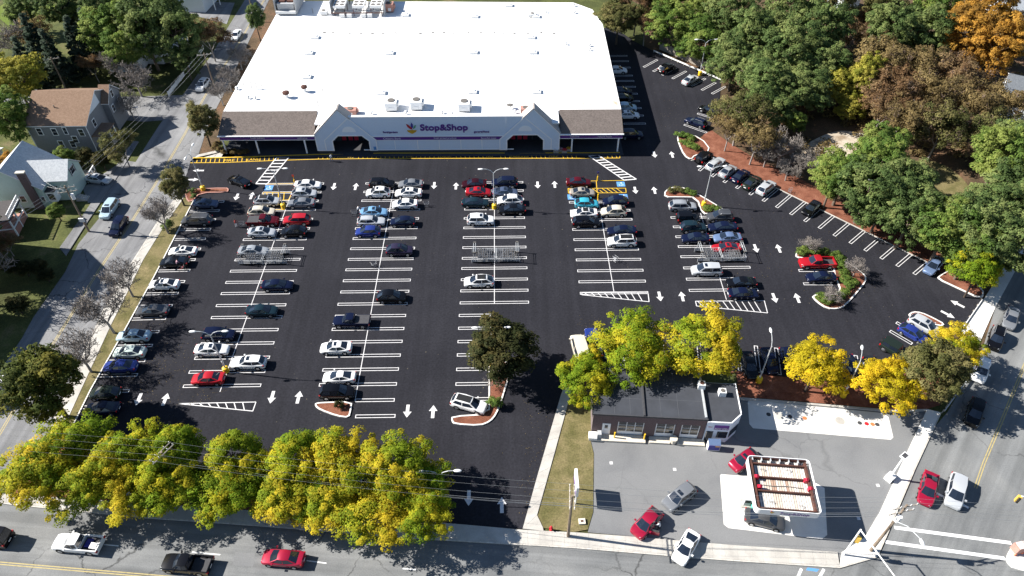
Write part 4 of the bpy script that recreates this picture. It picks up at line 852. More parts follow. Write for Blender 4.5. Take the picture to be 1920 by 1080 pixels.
# ------------------------------------------------------------------ vehicles
def lerp4(q, u, v):
    a, b, c, d = [Vector(p) for p in q]; return a.lerp(b, u).lerp(d.lerp(c, u), v)
KINDS = {
 # stations: x, half width, top z ; cab: windshield base x, roof front x, roof rear x, rear glass base x, belt z, roof z, half width base/top
 'sedan': dict(L=4.75, st=[(2.38,.52,.56),(2.32,.70,.68),(2.16,.82,.76),(1.85,.89,.84),(1.35,.92,.93),(.9,.925,.97),(.2,.925,.99),(-.8,.925,1.01),(-1.5,.915,1.05),(-1.95,.88,1.07),(-2.24,.80,1.04),(-2.36,.66,.92)], cab=(1.26,.34,-.80,-1.86,.95,1.47,.84,.60), wx=(1.42,-1.4), r=.33),
 'coupe': dict(L=4.5, st=[(2.24,.60,.58),(2.16,.76,.68),(1.9,.87,.77),(1.4,.91,.86),(.85,.915,.93),(.1,.915,.96),(-.8,.92,1.0),(-1.4,.91,1.03),(-1.9,.87,1.03),(-2.16,.76,.98),(-2.24,.64,.86)], cab=(1.12,.18,-.55,-1.9,.92,1.38,.82,.57), wx=(1.36,-1.3), r=.34),
 'hatch': dict(L=4.2, st=[(2.1,.60,.62),(2.02,.76,.74),(1.75,.86,.84),(1.3,.89,.92),(.8,.895,.98),(.1,.895,1.0),(-.8,.895,1.02),(-1.5,.88,1.03),(-1.95,.82,1.0),(-2.08,.72,.86)], cab=(1.15,.28,-1.2,-1.98,.97,1.52,.81,.61), wx=(1.3,-1.28), r=.32),
 'suv': dict(L=4.7, st=[(2.33,.66,.66),(2.25,.82,.84),(1.95,.90,.95),(1.45,.93,1.02),(.95,.935,1.07),(.2,.935,1.08),(-.8,.935,1.1),(-1.7,.925,1.1),(-2.2,.86,1.08),(-2.33,.80,.9)], cab=(1.25,.42,-1.70,-2.22,1.05,1.72,.85,.66), wx=(1.42,-1.38), r=.37),
 'crossover': dict(L=4.55, st=[(2.26,.64,.64),(2.18,.80,.80),(1.9,.89,.90),(1.4,.92,.98),(.9,.925,1.03),(.2,.925,1.05),(-.8,.925,1.07),(-1.6,.915,1.08),(-2.1,.85,1.05),(-2.25,.78,.88)], cab=(1.28,.36,-1.20,-2.1,1.0,1.66,.85,.63), wx=(1.38,-1.34), r=.36),
 'wagon': dict(L=4.75, st=[(2.36,.62,.62),(2.28,.78,.74),(2.0,.88,.82),(1.5,.915,.9),(.95,.92,.96),(.2,.92,.98),(-.8,.92,1.0),(-1.7,.91,1.02),(-2.2,.85,1.0),(-2.35,.76,.86)], cab=(1.05,.25,-1.65,-2.2,.95,1.52,.80,.62), wx=(1.42,-1.38), r=.34),
 'minivan': dict(L=5.05, st=[(2.52,.66,.64),(2.42,.84,.82),(2.1,.93,.93),(1.7,.96,1.0),(1.2,.97,1.04),(.2,.97,1.06),(-.9,.97,1.08),(-1.9,.96,1.08),(-2.35,.90,1.06),(-2.5,.84,.88)], cab=(1.55,.62,-1.95,-2.4,1.02,1.74,.87,.70), wx=(1.55,-1.45), r=.35),
 'jeep': dict(L=4.2, st=[(2.0,.74,.80),(1.95,.82,1.0),(1.6,.88,1.05),(1.1,.9,1.08),(.7,.92,1.1),(.1,.92,1.1),(-.8,.92,1.1),(-1.5,.92,1.1),(-1.85,.90,1.1),(-1.9,.88,.9)], cab=(.78,.50,-1.72,-1.85,1.08,1.82,.84,.76), wx=(1.3,-1.15), r=.40),
 'pickup': dict(L=5.6, st=[(2.75,.72,.72),(2.66,.88,.92),(2.3,.95,1.02),(1.8,.98,1.08),(1.2,.985,1.11),(.4,.985,1.12),(-.3,.985,1.12),(-.62,.985,1.12)], cab=(1.22,.55,-.42,-.6,1.08,1.80,.88,.70), wx=(1.75,-1.75), r=.40),
}
KINDS['van'] = dict(L=5.4, st=[(2.68,.72,.74),(2.6,.88,.95),(2.3,.97,1.08),(1.95,1.0,1.15),(1.4,1.0,1.2),(.2,1.0,1.2),(-1,1.0,1.2),(-2.2,1.0,1.2),(-2.6,.97,1.18),(-2.68,.94,1.0)], cab=(2.0,1.25,-2.4,-2.62,1.15,2.25,.95,.82), wx=(1.7,-1.6), r=.38)
CM = {}
def car_meshes(kind):
    if kind in CM: return CM[kind]
    k = KINDS[kind]; mb = MB(); n = 11; rings = []; hw0 = max(s[1] for s in k['st'])
    for i, (x, hw, zt) in enumerate(k['st']):
        zb = .24 if 0 < i < len(k['st'])-1 else .32; zm = zb+(zt-zb)*.55
        half = [(hw*.88,zb),(hw*.985,zb+.14),(hw,zm),(hw*.975,zt-.12),(hw*.87,zt-.025)]
        ring = [(x,-y,z) for y, z in half]+[(x,0,zt+.025)]+[(x,y,z) for y, z in half[::-1]]
        rings.append(ring)
    vs = [p for r in rings for p in r]; fs = []
    for i in range(len(rings)-1):
        for j in range(n): a = i*n+j; b = i*n+(j+1)%n; fs.append((a,b,b+n,a+n))
    l = (len(rings)-1)*n; fs += [tuple(range(n)), tuple(range(l+n-1,l-1,-1))]
    mb.add(vs, fs)
    wb_, wt, rt, rb, zb, zr, hb, ht = k['cab']; mid = (wt+rt)/2; hb2, ht2 = hb+.05, ht+.04
    def cabv(s): return dict(B0=(wb_,s*hb*.93,zb), BA=(wb_+.16,0,zb), B1=(mid,s*hb2,zb), B2=(rb,s*hb*.92,zb+.02), T0=(wt,s*ht*.96,zr-.05), T1=(mid,s*ht2,zr-.015), T2=(rt,s*ht*.94,zr-.05))
    Lc, Rc = cabv(1), cabv(-1); TA, TM, TB, BB = (wt+.06,0,zr-.015), (mid,0,zr+.03), (rt-.04,0,zr-.015), (rb-.10,0,zb+.03)
    pts = [Lc['B0'],Lc['B1'],Lc['B2'],Rc['B0'],Rc['B1'],Rc['B2'],Lc['T0'],Lc['T1'],Lc['T2'],Rc['T0'],Rc['T1'],Rc['T2'],Lc['BA'],TA,TM,TB,BB]
    mb.add(pts, [(3,12,13,9),(12,0,6,13),(0,1,7,6),(1,2,8,7),(4,3,9,10),(5,4,10,11),(2,16,15,8),(16,5,11,15),(6,7,14,13),(7,8,15,14),(9,13,14,10),(10,14,15,11)])
    if kind == 'pickup':
        xb = -2.78; mb.box(xb,-.62,-.985,.985,.42,.62); mb.box(xb,-.64,.86,.985,.62,1.12); mb.box(xb,-.64,-.985,-.86,.62,1.12); mb.box(xb,xb+.1,-.86,.86,.62,1.1)
    parts = {'body': [mb.mesh('body', 'paint_white', 38)]}
    def glass(name, q, u0, u1, v0, v1, off=.012):
        a, b, c, d = [Vector(p) for p in q]; nrm = (b-a).cross(d-a).normalized()*off
        P = [lerp4(q,u0,v0)+nrm, lerp4(q,u1,v0)+nrm, lerp4(q,u1,v1)+nrm, lerp4(q,u0,v1)+nrm]
        Q = [p-nrm*1.6 for p in P]
        return P+Q, [(0,1,2,3),(0,4,5,1),(1,5,6,2),(2,6,7,3),(3,7,4,0)]
    ws_ = MB(); v, f = glass('w', (Rc['B0'],Lc['BA'],TA,Rc['T0']), .07,1,.04,.95); ws_.add(v,f); v, f = glass('w', (Lc['BA'],Lc['B0'],Lc['T0'],TA), 0,.93,.04,.95); ws_.add(v,f)
    parts['windshield'] = [ws_.mesh('windshield','glass')]
    rw = MB(); v, f = glass('r', (Lc['B2'],BB,TB,Lc['T2']), .1,1,.1,.94); rw.add(v,f); v, f = glass('r', (BB,Rc['B2'],Rc['T2'],TB), 0,.9,.1,.94); rw.add(v,f)
    parts['rear_window'] = [rw.mesh('rear_window','glass')]
    sw = []
    for s, Z in ((1,Lc),(-1,Rc)):
        qf = (Z['B0'],Z['B1'],Z['T1'],Z['T0']); qr = (Z['B1'],Z['B2'],Z['T2'],Z['T1'])
        if s < 0: qf = (Z['B1'],Z['B0'],Z['T0'],Z['T1']); qr = (Z['B2'],Z['B1'],Z['T1'],Z['T2'])
        m1 = MB(); v, f = glass('s', qf, *( (.14,.97) if s > 0 else (.03,.86)), .12,.9); m1.add(v,f); sw.append(m1.mesh('side_window','glass'))
        if kind != 'pickup' or True:
            m2 = MB(); v, f = glass('s', qr, *( (.04,.84) if s > 0 else (.16,.96)), .14,.9); m2.add(v,f); sw.append(m2.mesh('side_window','glass'))
    parts['side_window'] = sw
    r = k['r']; hw = hw0; wl = []
    for x in k['wx']:
        for s in (1,-1):
            w = MB(); yo = s*(hw+.012); yi = s*(hw-.2); w.tube((x,yi,r),(x,yo,r),r,r,14,0); w.tube((x,s*(hw-.05),r+.02),(x,s*(hw+.004),r+.02),r+.07,r+.07,14,0); w.tube((x,yo,r),(x,yo+s*.012,r),r*.64,r*.6,12,1)
            wl.append(w.mesh('wheel',['rubber','rim'],40))
    parts['wheel'] = wl
    x0, h0, zt0 = k['st'][1]; x1, h1, zt1 = k['st'][-2] if kind != 'pickup' else (-2.78,.985,1.1)
    parts['headlight'] = [MB().add([(x0+.06,s*(h0-.30),zt0-.16),(x0+.02,s*(h0-.02),zt0-.17),(x0-.28,s*(h0+.075),zt0-.10),(x0-.22,s*(h0-.10),zt0+.035),(x0+.0,s*(h0-.26),zt0+.02)], [(0,1,2,3,4) if s > 0 else (4,3,2,1,0)]).mesh('headlight','headlight') for s in (1,-1)]
    parts['taillight'] = [MB().box(x1-.075,x1+.1,min(s*(h1-.22),s*(h1+.02)),max(s*(h1-.22),s*(h1+.02)),zt1-.30,zt1-.06).mesh('taillight','taillight') for s in (1,-1)]
    xm, zm = k['cab'][0]-.35, k['cab'][4]+.1
    parts['mirror'] = [MB().box(xm-.1,xm+.08,min(s*(hb+.08),s*(hb+.30)),max(s*(hb+.08),s*(hb+.30)),zm-.07,zm+.09).mesh('mirror','paint_white') for s in (1,-1)]
    parts['number_plate'] = [MB().box(k['st'][-1][0]-.03 if kind != 'pickup' else -2.80, (k['st'][-1][0] if kind != 'pickup' else -2.78)+.05,-.24,.24,.62,.76).mesh('number_plate','unit_white')]
    parts['sunroof'] = MB().box(wt-.55,wt-.12,-.36,.36,zr-.02,zr+.036).mesh('sunroof','glass')
    parts['glass_roof'] = MB().box(rt+.15,wt-.1,-.5,.5,zr-.02,zr+.042).mesh('glass_roof','black')
    parts['roof_rail'] = [MB().path([(wt-.2,s*(ht-.06),zr-.02),(wt-.35,s*(ht-.06),zr+.07),(rt+.25,s*(ht-.06),zr+.07),(rt+.1,s*(ht-.06),zr-.02)],.03,n=5).mesh('roof_rail','steel') for s in (1,-1)]
    if kind == 'pickup': parts['truck_bed'] = [MB().box(-2.67,-.66,-.85,.85,.622,.64).mesh('truck_bed','dark_plinth')]; parts['tonneau'] = MB().box(-2.7,-.66,-.9,.9,1.1,1.15).mesh('bed_cover','dark_plinth')
    if kind == 'jeep': parts['spare_wheel'] = [MB().tube((-1.9,0,1.0),(-2.14,0,1.0),.38,.38,14).mesh('spare_wheel','rubber')]
    CM[kind] = parts
    return parts
CATS = dict(sedan='car', coupe='car', hatch='car', suv='suv', crossover='suv', wagon='car', minivan='minivan', jeep='suv', pickup='pickup truck', van='van')
WORDS = dict(sedan='sedan', coupe='coupe', hatch='hatchback', suv='SUV', crossover='crossover', wagon='estate car', minivan='minivan', jeep='boxy off-roader', pickup='pickup truck', van='van')
ADJ = dict(lightgrey='light grey', darkgrey='dark grey', lightblue='light blue', paleblue='pale blue', steelblue='steel blue', darkred='dark red', teal='dark teal', green='dark green', mint='pale greenish white', plum='dark purple-grey', slate='slate blue')
def car(kind, colour, loc, ang, label, group, opts='', rz_j=.0):
    k = car_meshes(kind)
    nm = dict(pickup='pickup_truck', suv='parked_suv', crossover='parked_suv', minivan='minivan', jeep='off_road_vehicle', van='delivery_van').get(kind, 'parked_car')
    if 'm' in opts: nm = nm.replace('parked_', 'moving_')
    t = thing(nm, label, CATS[kind], (loc.x, loc.y, loc.z), ang+rz_j, group); t.scale = (RND.uniform(.95,1.04), RND.uniform(.98,1.03), RND.uniform(.96,1.05))
    pm = 'paint_'+colour
    put('body', k['body'][0], t, paint=pm)
    for nme in ('windshield','rear_window','side_window','wheel','headlight','taillight','number_plate','spare_wheel','truck_bed'):
        for me in k.get(nme, ()): put(nme, me, t)
    for me in k['mirror']: put('mirror', me, t, paint=pm)
    if 's' in opts: put('sunroof', k['sunroof'], t)
    if 'g' in opts: put('glass_roof', k['glass_roof'], t)
    if 'r' in opts:
        for me in k['roof_rail']: put('roof_rail', me, t)
    if 'c' in opts: put('bed_cover', k['tonneau'], t)
    return t
def carpx(kind, colour, px, py, ang, label, group, opts='', zg=ZL):
    p = G(px, py, .72+zg); return car(kind, colour, Vector((p.x, p.y, zg)), ang, label, group, opts)
def cname(kind, colour, opts=''):
    a = ADJ.get(colour, colour)
    extra = ' with black roof' if 'g' in opts else (' with sunroof' if 's' in opts else (' with rails' if 'r' in opts else ''))
    return f'{a} {WORDS[kind]}{extra}'
Lf, Rt = math.pi, 0.0
rows = {
 'along the grass strip': ('cars nosed to the grass strip', [
   ('coupe','slate',385,381,Rt,''),('minivan','darkgrey',369,412,Lf,'r'),('coupe','white',342.5,470,Lf,'s'),('sedan','black',327,490,Lf,''),('sedan','white',307,532.5,Lf,'s'),('sedan','darkgrey',286,581,Lf,'s'),
   ('sedan','paleblue',250,629,Lf,''),('sedan','mint',242.5,659,Lf,''),('sedan','blue',225,686,Lf,''),('hatch','green',197,737,Lf,''),('sedan','navy',192,765,Lf,'')]),
 'on right side of leftmost double row': ('cars in the leftmost double row', [
   ('sedan','white',577,346,Rt,''),('crossover','silver',570,362,Rt,'s'),('sedan','grey',565,380,Lf,''),('suv','red',556,412,Lf,''),('crossover','black',551,434,Lf,''),('sedan','navy',520,534,Rt,''),('sedan','teal',491,582,Rt,''),('wagon','white',466,679,Lf,'s')]),
 'on left side of leftmost double row': ('cars in the leftmost double row', [
   ('crossover','silver',500,377,Rt,'g'),('crossover','cream',490,397,Rt,'r'),('pickup','darkred',494,414,Rt,'c'),('sedan','silver',491,435,Rt,'s'),('sedan','lightgrey',475,470,Rt,''),('suv','navy',410,627,Rt,''),('sedan','white',397,655,Rt,'s'),('sedan','red',390,709,Lf,'')]),
 'on left side of second double row': ('cars in the second double row', [
   ('suv','black',716,344,Rt,''),('crossover','white',709,361,Lf,'s'),('sedan','lightblue',701,397,Rt,'s'),('wagon','silver',696,414,Rt,'r'),('hatch','blue',690,434,Lf,''),('pickup','navy',659,602,Lf,'c'),('sedan','white',630,651,Lf,'s'),('coupe','white',636,706,Lf,''),('suv','black',632,735,Rt,'')]),
 'on right side of second double row': ('cars in the second double row', [
   ('sedan','grey',770,344,Lf,''),('sedan','white',766,361,Lf,'s'),('sedan','white',759,382,Lf,''),('hatch','navy',755,415,Lf,''),('crossover','plum',749,469,Rt,'s'),('crossover','black',734,556,Rt,'')]),
 'on left side of middle double row': ('cars in the middle double row', [
   ('sedan','maroon',889,344,Lf,''),('sedan','red',897,359,Rt,'s'),('sedan','teal',891,379,Rt,''),('suv','white',901,412,Rt,'s'),('crossover','white',898,527,Lf,'g')]),
 'on right side of middle double row': ('cars in the middle double row', [
   ('suv','navy',946,342,Lf,''),('sedan','slate',947,360,Rt,'s'),('crossover','white',956,375,Lf,'r'),('sedan','black',960,392,Lf,'')]),
 'on left side of fourth double row': ('cars in the fourth double row', [
   ('sedan','darkred',1085,341,Rt,''),('sedan','beige',1092,360,Rt,'s'),('hatch','turquoise',1100,381,Rt,''),('sedan','white',1095,399,Lf,'g'),('suv','black',1099,416,Rt,'')]),
 'on right side of fourth double row': ('cars in the fourth double row', [
   ('crossover','navy',1154,377,Lf,''),('crossover','cream',1151,396,Lf,''),('sedan','navy',1166,432,Lf,''),('suv','white',1166,452,Lf,'g')]),
 'on left side of rightmost double row': ('cars in the rightmost double row', [
   ('suv','lightgrey',1280,386,Rt,'r'),('jeep','black',1290,409,Rt,''),('suv','teal',1300,426,Rt,''),('sedan','navy',1304,446,Lf,''),('minivan','silver',1325,506,Lf,'s')]),
 'on right side of rightmost double row': ('cars in the rightmost double row', [
   ('suv','darkgrey',1350,406,Lf,'r'),('sedan','navy',1355,425,Lf,''),('sedan','steelblue',1364,445,Lf,''),('coupe','red',1362,464,Lf,'s'),('sedan','black',1390,529,Lf,''),('sedan','navy',1394,550,Rt,'')]),
}
for place, (grp, lst) in rows.items():
    for i, (kd, co, x, y, an, op) in enumerate(lst):
        carpx(kd, co, x, y, an+RND.uniform(-.02,.02), f'{cname(kd,co,op)}, {ORD[i]} from the store {place}', grp, op)
aA = ANG((1456,389),(1485.5,364))
for i, (kd, co, x, y, an, op) in enumerate([('jeep','black',1320,295,aA,''),('wagon','silver',1342,306,aA,'r'),('sedan','lightgrey',1365,320,aA,''),('sedan','navy',1389,329,aA,''),('sedan','green',1410,341,aA,''),('suv','silver',1437,351,aA,'s'),('coupe','black',1522,389,aA+math.pi,''),('sedan','steelblue',1751,497,aA+math.pi,'')]):
    carpx(kd, co, x, y, an, f'{cname(kd,co,op)}, {ORD[i]} from the store in the angled stalls', 'cars in the angled stalls', op)
aU = ANG((1261,147.5),(1286,134))
for kd, co, x, y, an, op, lab in [
   ('suv','black',1250,127,aU,'','black SUV in the upper lot beside the timber fence'),('sedan','silver',1295,149,aU,'','silver sedan below the upper lot lamp by the timber fence'),
   ('wagon','navy',1305,229,ANG((1325,249),(1283,234)),'r','dark blue estate car with roof rails beside the upper planted island'),
   ('sedan','black',1331,206,ANG((1325,249),(1283,234)),'','black car half hidden under the bare brown tree by the upper lot'),
   ('sedan','white',1156,131,Rt,'','white sedan in the store shadow, farthest along the side wall'),('crossover','paleblue',1174,201,Rt,'','pale SUV in the store shadow, upper of the two pale vehicles near the front corner'),
   ('sedan','white',1177,215,Rt,'s','white sedan with sunroof in the store shadow near the front corner'),('sedan','navy',1164,170,Rt,'','dark blue sedan in the store shadow between white cars'),
   ('suv','navy',1184,252,Rt,'','dark blue SUV in the store shadow, nearest the front corner'),('sedan','black',1167,182,Rt,'','black sedan in the store shadow beside the side wall'),
   ('pickup','red',1532,492,Lf,'','red pickup truck beside the boomerang-shaped planted island'),('sedan','navy',1540,519,Lf,'','navy sedan beside the boomerang-shaped planted island'),
   ('suv','silver',1734,610,ANG((1681,605),(1722,628)),'s','silver SUV in the angled bay next to the small kerbed island by the avenue'),
   ('hatch','blue',1712,625,ANG((1681,605),(1722,628)),'','blue hatchback in the angled bays near the avenue exit'),
   ('jeep','green',1678,655,ANG((1681,605),(1722,628)),'','dark green boxy off-roader peeking from under the olive tree'),
   ('sedan','black',1405,684,-1.6,'','black sedan behind the garage, between the yellow-green tree and the lamp'),('sedan','navy',1443,675,-1.55,'','dark blue sedan behind the garage under the lamp pole'),
   ('suv','navy',1480,676,-1.55,'','navy SUV tucked behind the golden tree beyond the tank pad'),('sedan','navy',1600,690,-1.5,'','navy sedan between the two golden trees'),
   ('hatch','black',1640,690,-1.45,'','black hatchback mostly hidden behind the smaller golden tree'),
   ('pickup','blue',1112,642,1.62,'','blue pickup truck backed in beside the bright yellow-green tree'),
   ('van','cream',1087,655,1.70,'','cream van parked at the entrance drive beside the blue pickup'),
   ('sedan','black',448,339,ANG((470,347),(428,331)),'m','black sedan driving across the lane in front of the store'),
   ('suv','white',879,757,ANG((852,750),(908,765)),'g','large white SUV with dark glass roof slanted across the L-shaped island bay'),
   ('sedan','paleblue',178,882,1.5,'','pale car under the street trees, nearest the side street'),('sedan','silver',252,894,1.5,'','silver car glimpsed under the street trees beside the utility pole'),
   ('hatch','navy',330,893,1.5,'','dark hatchback hidden under the street trees behind the utility pole'),('sedan','mint',535,908,1.52,'','greenish car glimpsed under the middle of the street tree row'),
   ('sedan','white',700,915,1.54,'','white car hidden under the golden street trees'),('sedan','silver',785,925,1.55,'','silver car under the last street tree by the entrance')]:
    carpx(kd, co, x, y, an, lab, 'other cars in the lot', op)
aS = ANG((1838,668),(1870,565)); aD = ANG((180,520),(250,410))
def street(kd, co, x, y, an, op, lab, g, z=0.0): carpx(kd, co, x, y, an, lab, g, op+'m', z)
for kd, co, x, y, an, op, lab in [
   ('sedan','grey',1896,596,aS+math.pi,'','grey sedan at the top of the avenue queue'),('suv','black',1868,634,aS+math.pi,'r','black SUV with rack behind the grey sedan on the avenue'),
   ('suv','white',1840,693,aS+math.pi,'','white SUV on the avenue under the olive tree'),('suv','black',1828,773,aS+math.pi,'','black SUV in the tree shadow on the avenue'),
   ('sedan','crimson',1741,915,aS+math.pi+.06,'','crimson sedan waiting near the crosswalk on the avenue'),('minivan','silver',1793,920,aS+math.pi+.04,'','silver minivan beside the crimson sedan on the avenue')]: street(kd, co, x, y, an, op, lab, 'vehicles on the avenue')
aM = ANG((275,1079),(-100,1047.5))
for kd, co, x, y, op, lab in [('pickup','white',146,1019,'','white pickup truck with a loaded bed on the main road'),('pickup','black',350,1057,'','black pickup truck on the main road'),('sedan','crimson',531,1046,'','crimson sedan on the main road below the street trees'),
   ('van','black',-22,1008,'','black vehicle cut by the left edge of the main road')]: street(kd, co, x, y, aM, op, lab, 'vehicles on the main road', -.01)
for kd, co, x, y, an, op, lab in [('minivan','paleblue',205,391,aD+math.pi,'s','light blue minivan on the side street'),('suv','navy',222,424,aD+math.pi,'','navy SUV following beside the light blue minivan'),
   ('suv','white',380,159,aD+math.pi-.1,'s','white SUV on the side street beside the store'),('sedan','white',443,65,ANG((387,175),(450,77))+math.pi,'','white sedan far up the side street'),
   ('van','white',-8,742,aD+math.pi,'','white van cut by the left edge behind the dark street tree')]: street(kd, co, x, y, an, op, lab, 'vehicles on the side street', -.005)
carpx('sedan','silver',183,335,ANG((160,333),(210,339)),'silver sedan in the driveway of the mint house','other cars','s',-.02)
for kd, co, x, y, an, op, lab in [('hatch','crimson',1395,862,ANG((1420,846),(1370,880)),'s','red hatchback at the corner of the fuel canopy'),('suv','grey',1274,931,ANG((1300,912),(1250,950)),'s','grey SUV with sunroof in the middle of the forecourt'),
   ('crossover','crimson',1213,980,ANG((1240,953),(1188,1008)),'','red crossover with its door open at the edge of the forecourt'),('coupe','white',1287,1025,ANG((1303,995),(1270,1053)),'','white coupe leaving the forecourt across the pavement'),
   ('sedan','darkgrey',1434,973,ANG((1400,965),(1470,982)),'','dark grey sedan filling up at the edge of the fuel canopy')]: carpx(kd, co, x, y, an, lab, 'cars on the forecourt', op, 0)
# load in the white pickup, open door of the red crossover
for o in [o for o in COL.objects if o.get('label','').startswith('white pickup truck with a loaded')]:
    pp = o.matrix_basis @ Vector((-1.6,0,.64))
    for dx, dy, sx_, sy_, h, m, lab in [(-.5,.2,.5,.35,.3,'unit_white','white carton in the bed of the white pickup, nearest the tailgate'),(.35,-.1,.35,.5,.22,'logo_blue','dark blue bundle in the bed of the white pickup behind the cab')]:
        q = o.matrix_basis @ Vector((-1.65+dx,dy,.65)); b = MB().box(-sx_,sx_,-sy_,sy_,0,h).box(-sx_*.6,sx_*.5,-sy_*.7,sy_*.6,h,h+.1).build('pickup_load', m, None, q, o.rotation_euler.z); tag(b, lab, 'cargo')
for o in [o for o in COL.objects if o.get('label','').startswith('red crossover with its door')]:
    d = MB().box(-1.1,0,-.04,.04,.35,1.0).build('open_door', 'paint_crimson', o, (.75,.92,0), -.95)
    MB().box(-1.0,-.15,-.03,.03,1.0,1.45).build('door_glass', 'glass', d)

# ------------------------------------------------------------------ shopping carts and corrals
cm = MB()
for z, w0, w1, x0, x1 in ((.95,.28,.25,-.42,.42),(.62,.24,.2,-.36,.38),(.5,.22,.19,-.34,.36)):
    for s in (1,-1): cm.tube((x0,s*w0,z),(x1,s*w1,z),.018,.018,4)
    cm.tube((x0,-w0,z),(x0,w0,z),.018,.018,4); cm.tube((x1,-w1,z),(x1,w1,z),.018,.018,4)
for k in range(5):
    x = -.34+k*.17
    for s in (1,-1): cm.tube((x,s*.22,.5),(x-.02,s*.265,.95),.012,.012,3)
    cm.tube((x,-.21,.5),(x,.21,.5),.012,.012,3)
for s in (1,-1): cm.tube((-.4,s*.24,.12),(-.36,s*.22,.5),.018,.018,4); cm.tube((.4,s*.2,.12),(-.4,s*.24,.16),.018,.018,4); cm.tube((-.42,s*.28,.95),(-.55,s*.28,1.02),.018,.018,4)
cart_frame = cm.mesh('frame', 'cart_wire')
cart_handle = MB().tube((-.55,-.28,1.02),(-.55,.28,1.02),.03,.03,6).mesh('handle', 'pipe_dark')
cart_wheel = [MB().tube((x,y-.02,.06),(x,y+.02,.06),.06,.06,8).mesh('caster', 'rubber') for x in (-.38,.38) for y in (-.22,.22)]
def shopping_cart(p, ang, label, group):
    t = thing('shopping_cart', label, 'shopping cart', p, ang, group); put('frame', cart_frame, t); put('handle', cart_handle, t)
    for w in cart_wheel: put('caster', w, t)
    return t
def corral(px, py, where, n):
    p = G(px, py); t = thing('cart_corral', f'steel cart corral with tall end hoops {where}', 'cart corral', (p.x, p.y, ZL), 0, 'cart corrals'); L, Wd = 3.9, 1.25
    for s in (1,-1):
        for z in (.35,.62,.9): MB().tube((-L,s*Wd,z),(L,s*Wd,z),.035,.035,5).build('rail', 'galvanised', t)
        for x in (-L,-L/2,0,L/2,L): MB().tube((x,s*Wd,0),(x,s*Wd,.95),.04,.04,6).build('rail_post', 'galvanised', t)
        MB().box(-L+.2,-.6,s*Wd-.06,s*Wd+.06,.0,.22).build('ballast', 'black', t); MB().box(.6,L-.2,s*Wd-.06,s*Wd+.06,.0,.22).build('ballast', 'black', t)
    for x in (-L+.3, L-.6):
        for dx in (0,.32): MB().path([(x+dx,-Wd,0),(x+dx,-Wd,2.2),(x+dx,Wd,2.2),(x+dx,Wd,0)],.035,n=5).build('end_hoop', 'galvanised', t)
        for s in (1,-1): MB().box(x-.06,x+.38,s*Wd-.09,s*Wd+.09,2.1,2.3).build('hoop_cap', 'pipe_dark', t)
    for dx in (-.12,.12): MB().tube((dx,-Wd,1.0),(dx,Wd,1.0),.04,.04,5).build('divider', 'galvanised', t)
    for lane in (-.85,-.28,.3,.86):
        for side in (-1,1):
            for k in range(n):
                if RND.random() < .12: continue
                x = side*(.75+k*.36+RND.uniform(-.05,.05)); shopping_cart((p.x+x, p.y+lane+RND.uniform(-.06,.06), ZL), (0 if side < 0 else math.pi)+RND.uniform(-.08,.08), f'nested shopping cart in the corral {where}', f'carts in the corral {where}')
corral(497,487,'in the leftmost double row', 6); corral(930,483,'in the middle double row', 6); corral(1349,482,'in the rightmost double row', 6)
for x, y, a_, lab in [(702,500,.5,'lone shopping cart in the empty second double row'),(1153,490,2.2,'lone shopping cart in the empty fourth double row'),(800,387,.2,'shopping cart left behind the white sedan at the end of the second double row'),(455,425,.1,'shopping cart pushed by the person near the leftmost double row'),
    (665,404,.1,'shopping cart beside the light blue sedan being loaded'),(1480,362,.9,'shopping cart at the foot of the mulch bank, nearest the clearing'),(1602,419,1.4,'shopping cart at the foot of the mulch bank by the yellow lamp base')]:
    p = G(x, y); shopping_cart((p.x, p.y, ZL), a_, lab, 'stray shopping carts')

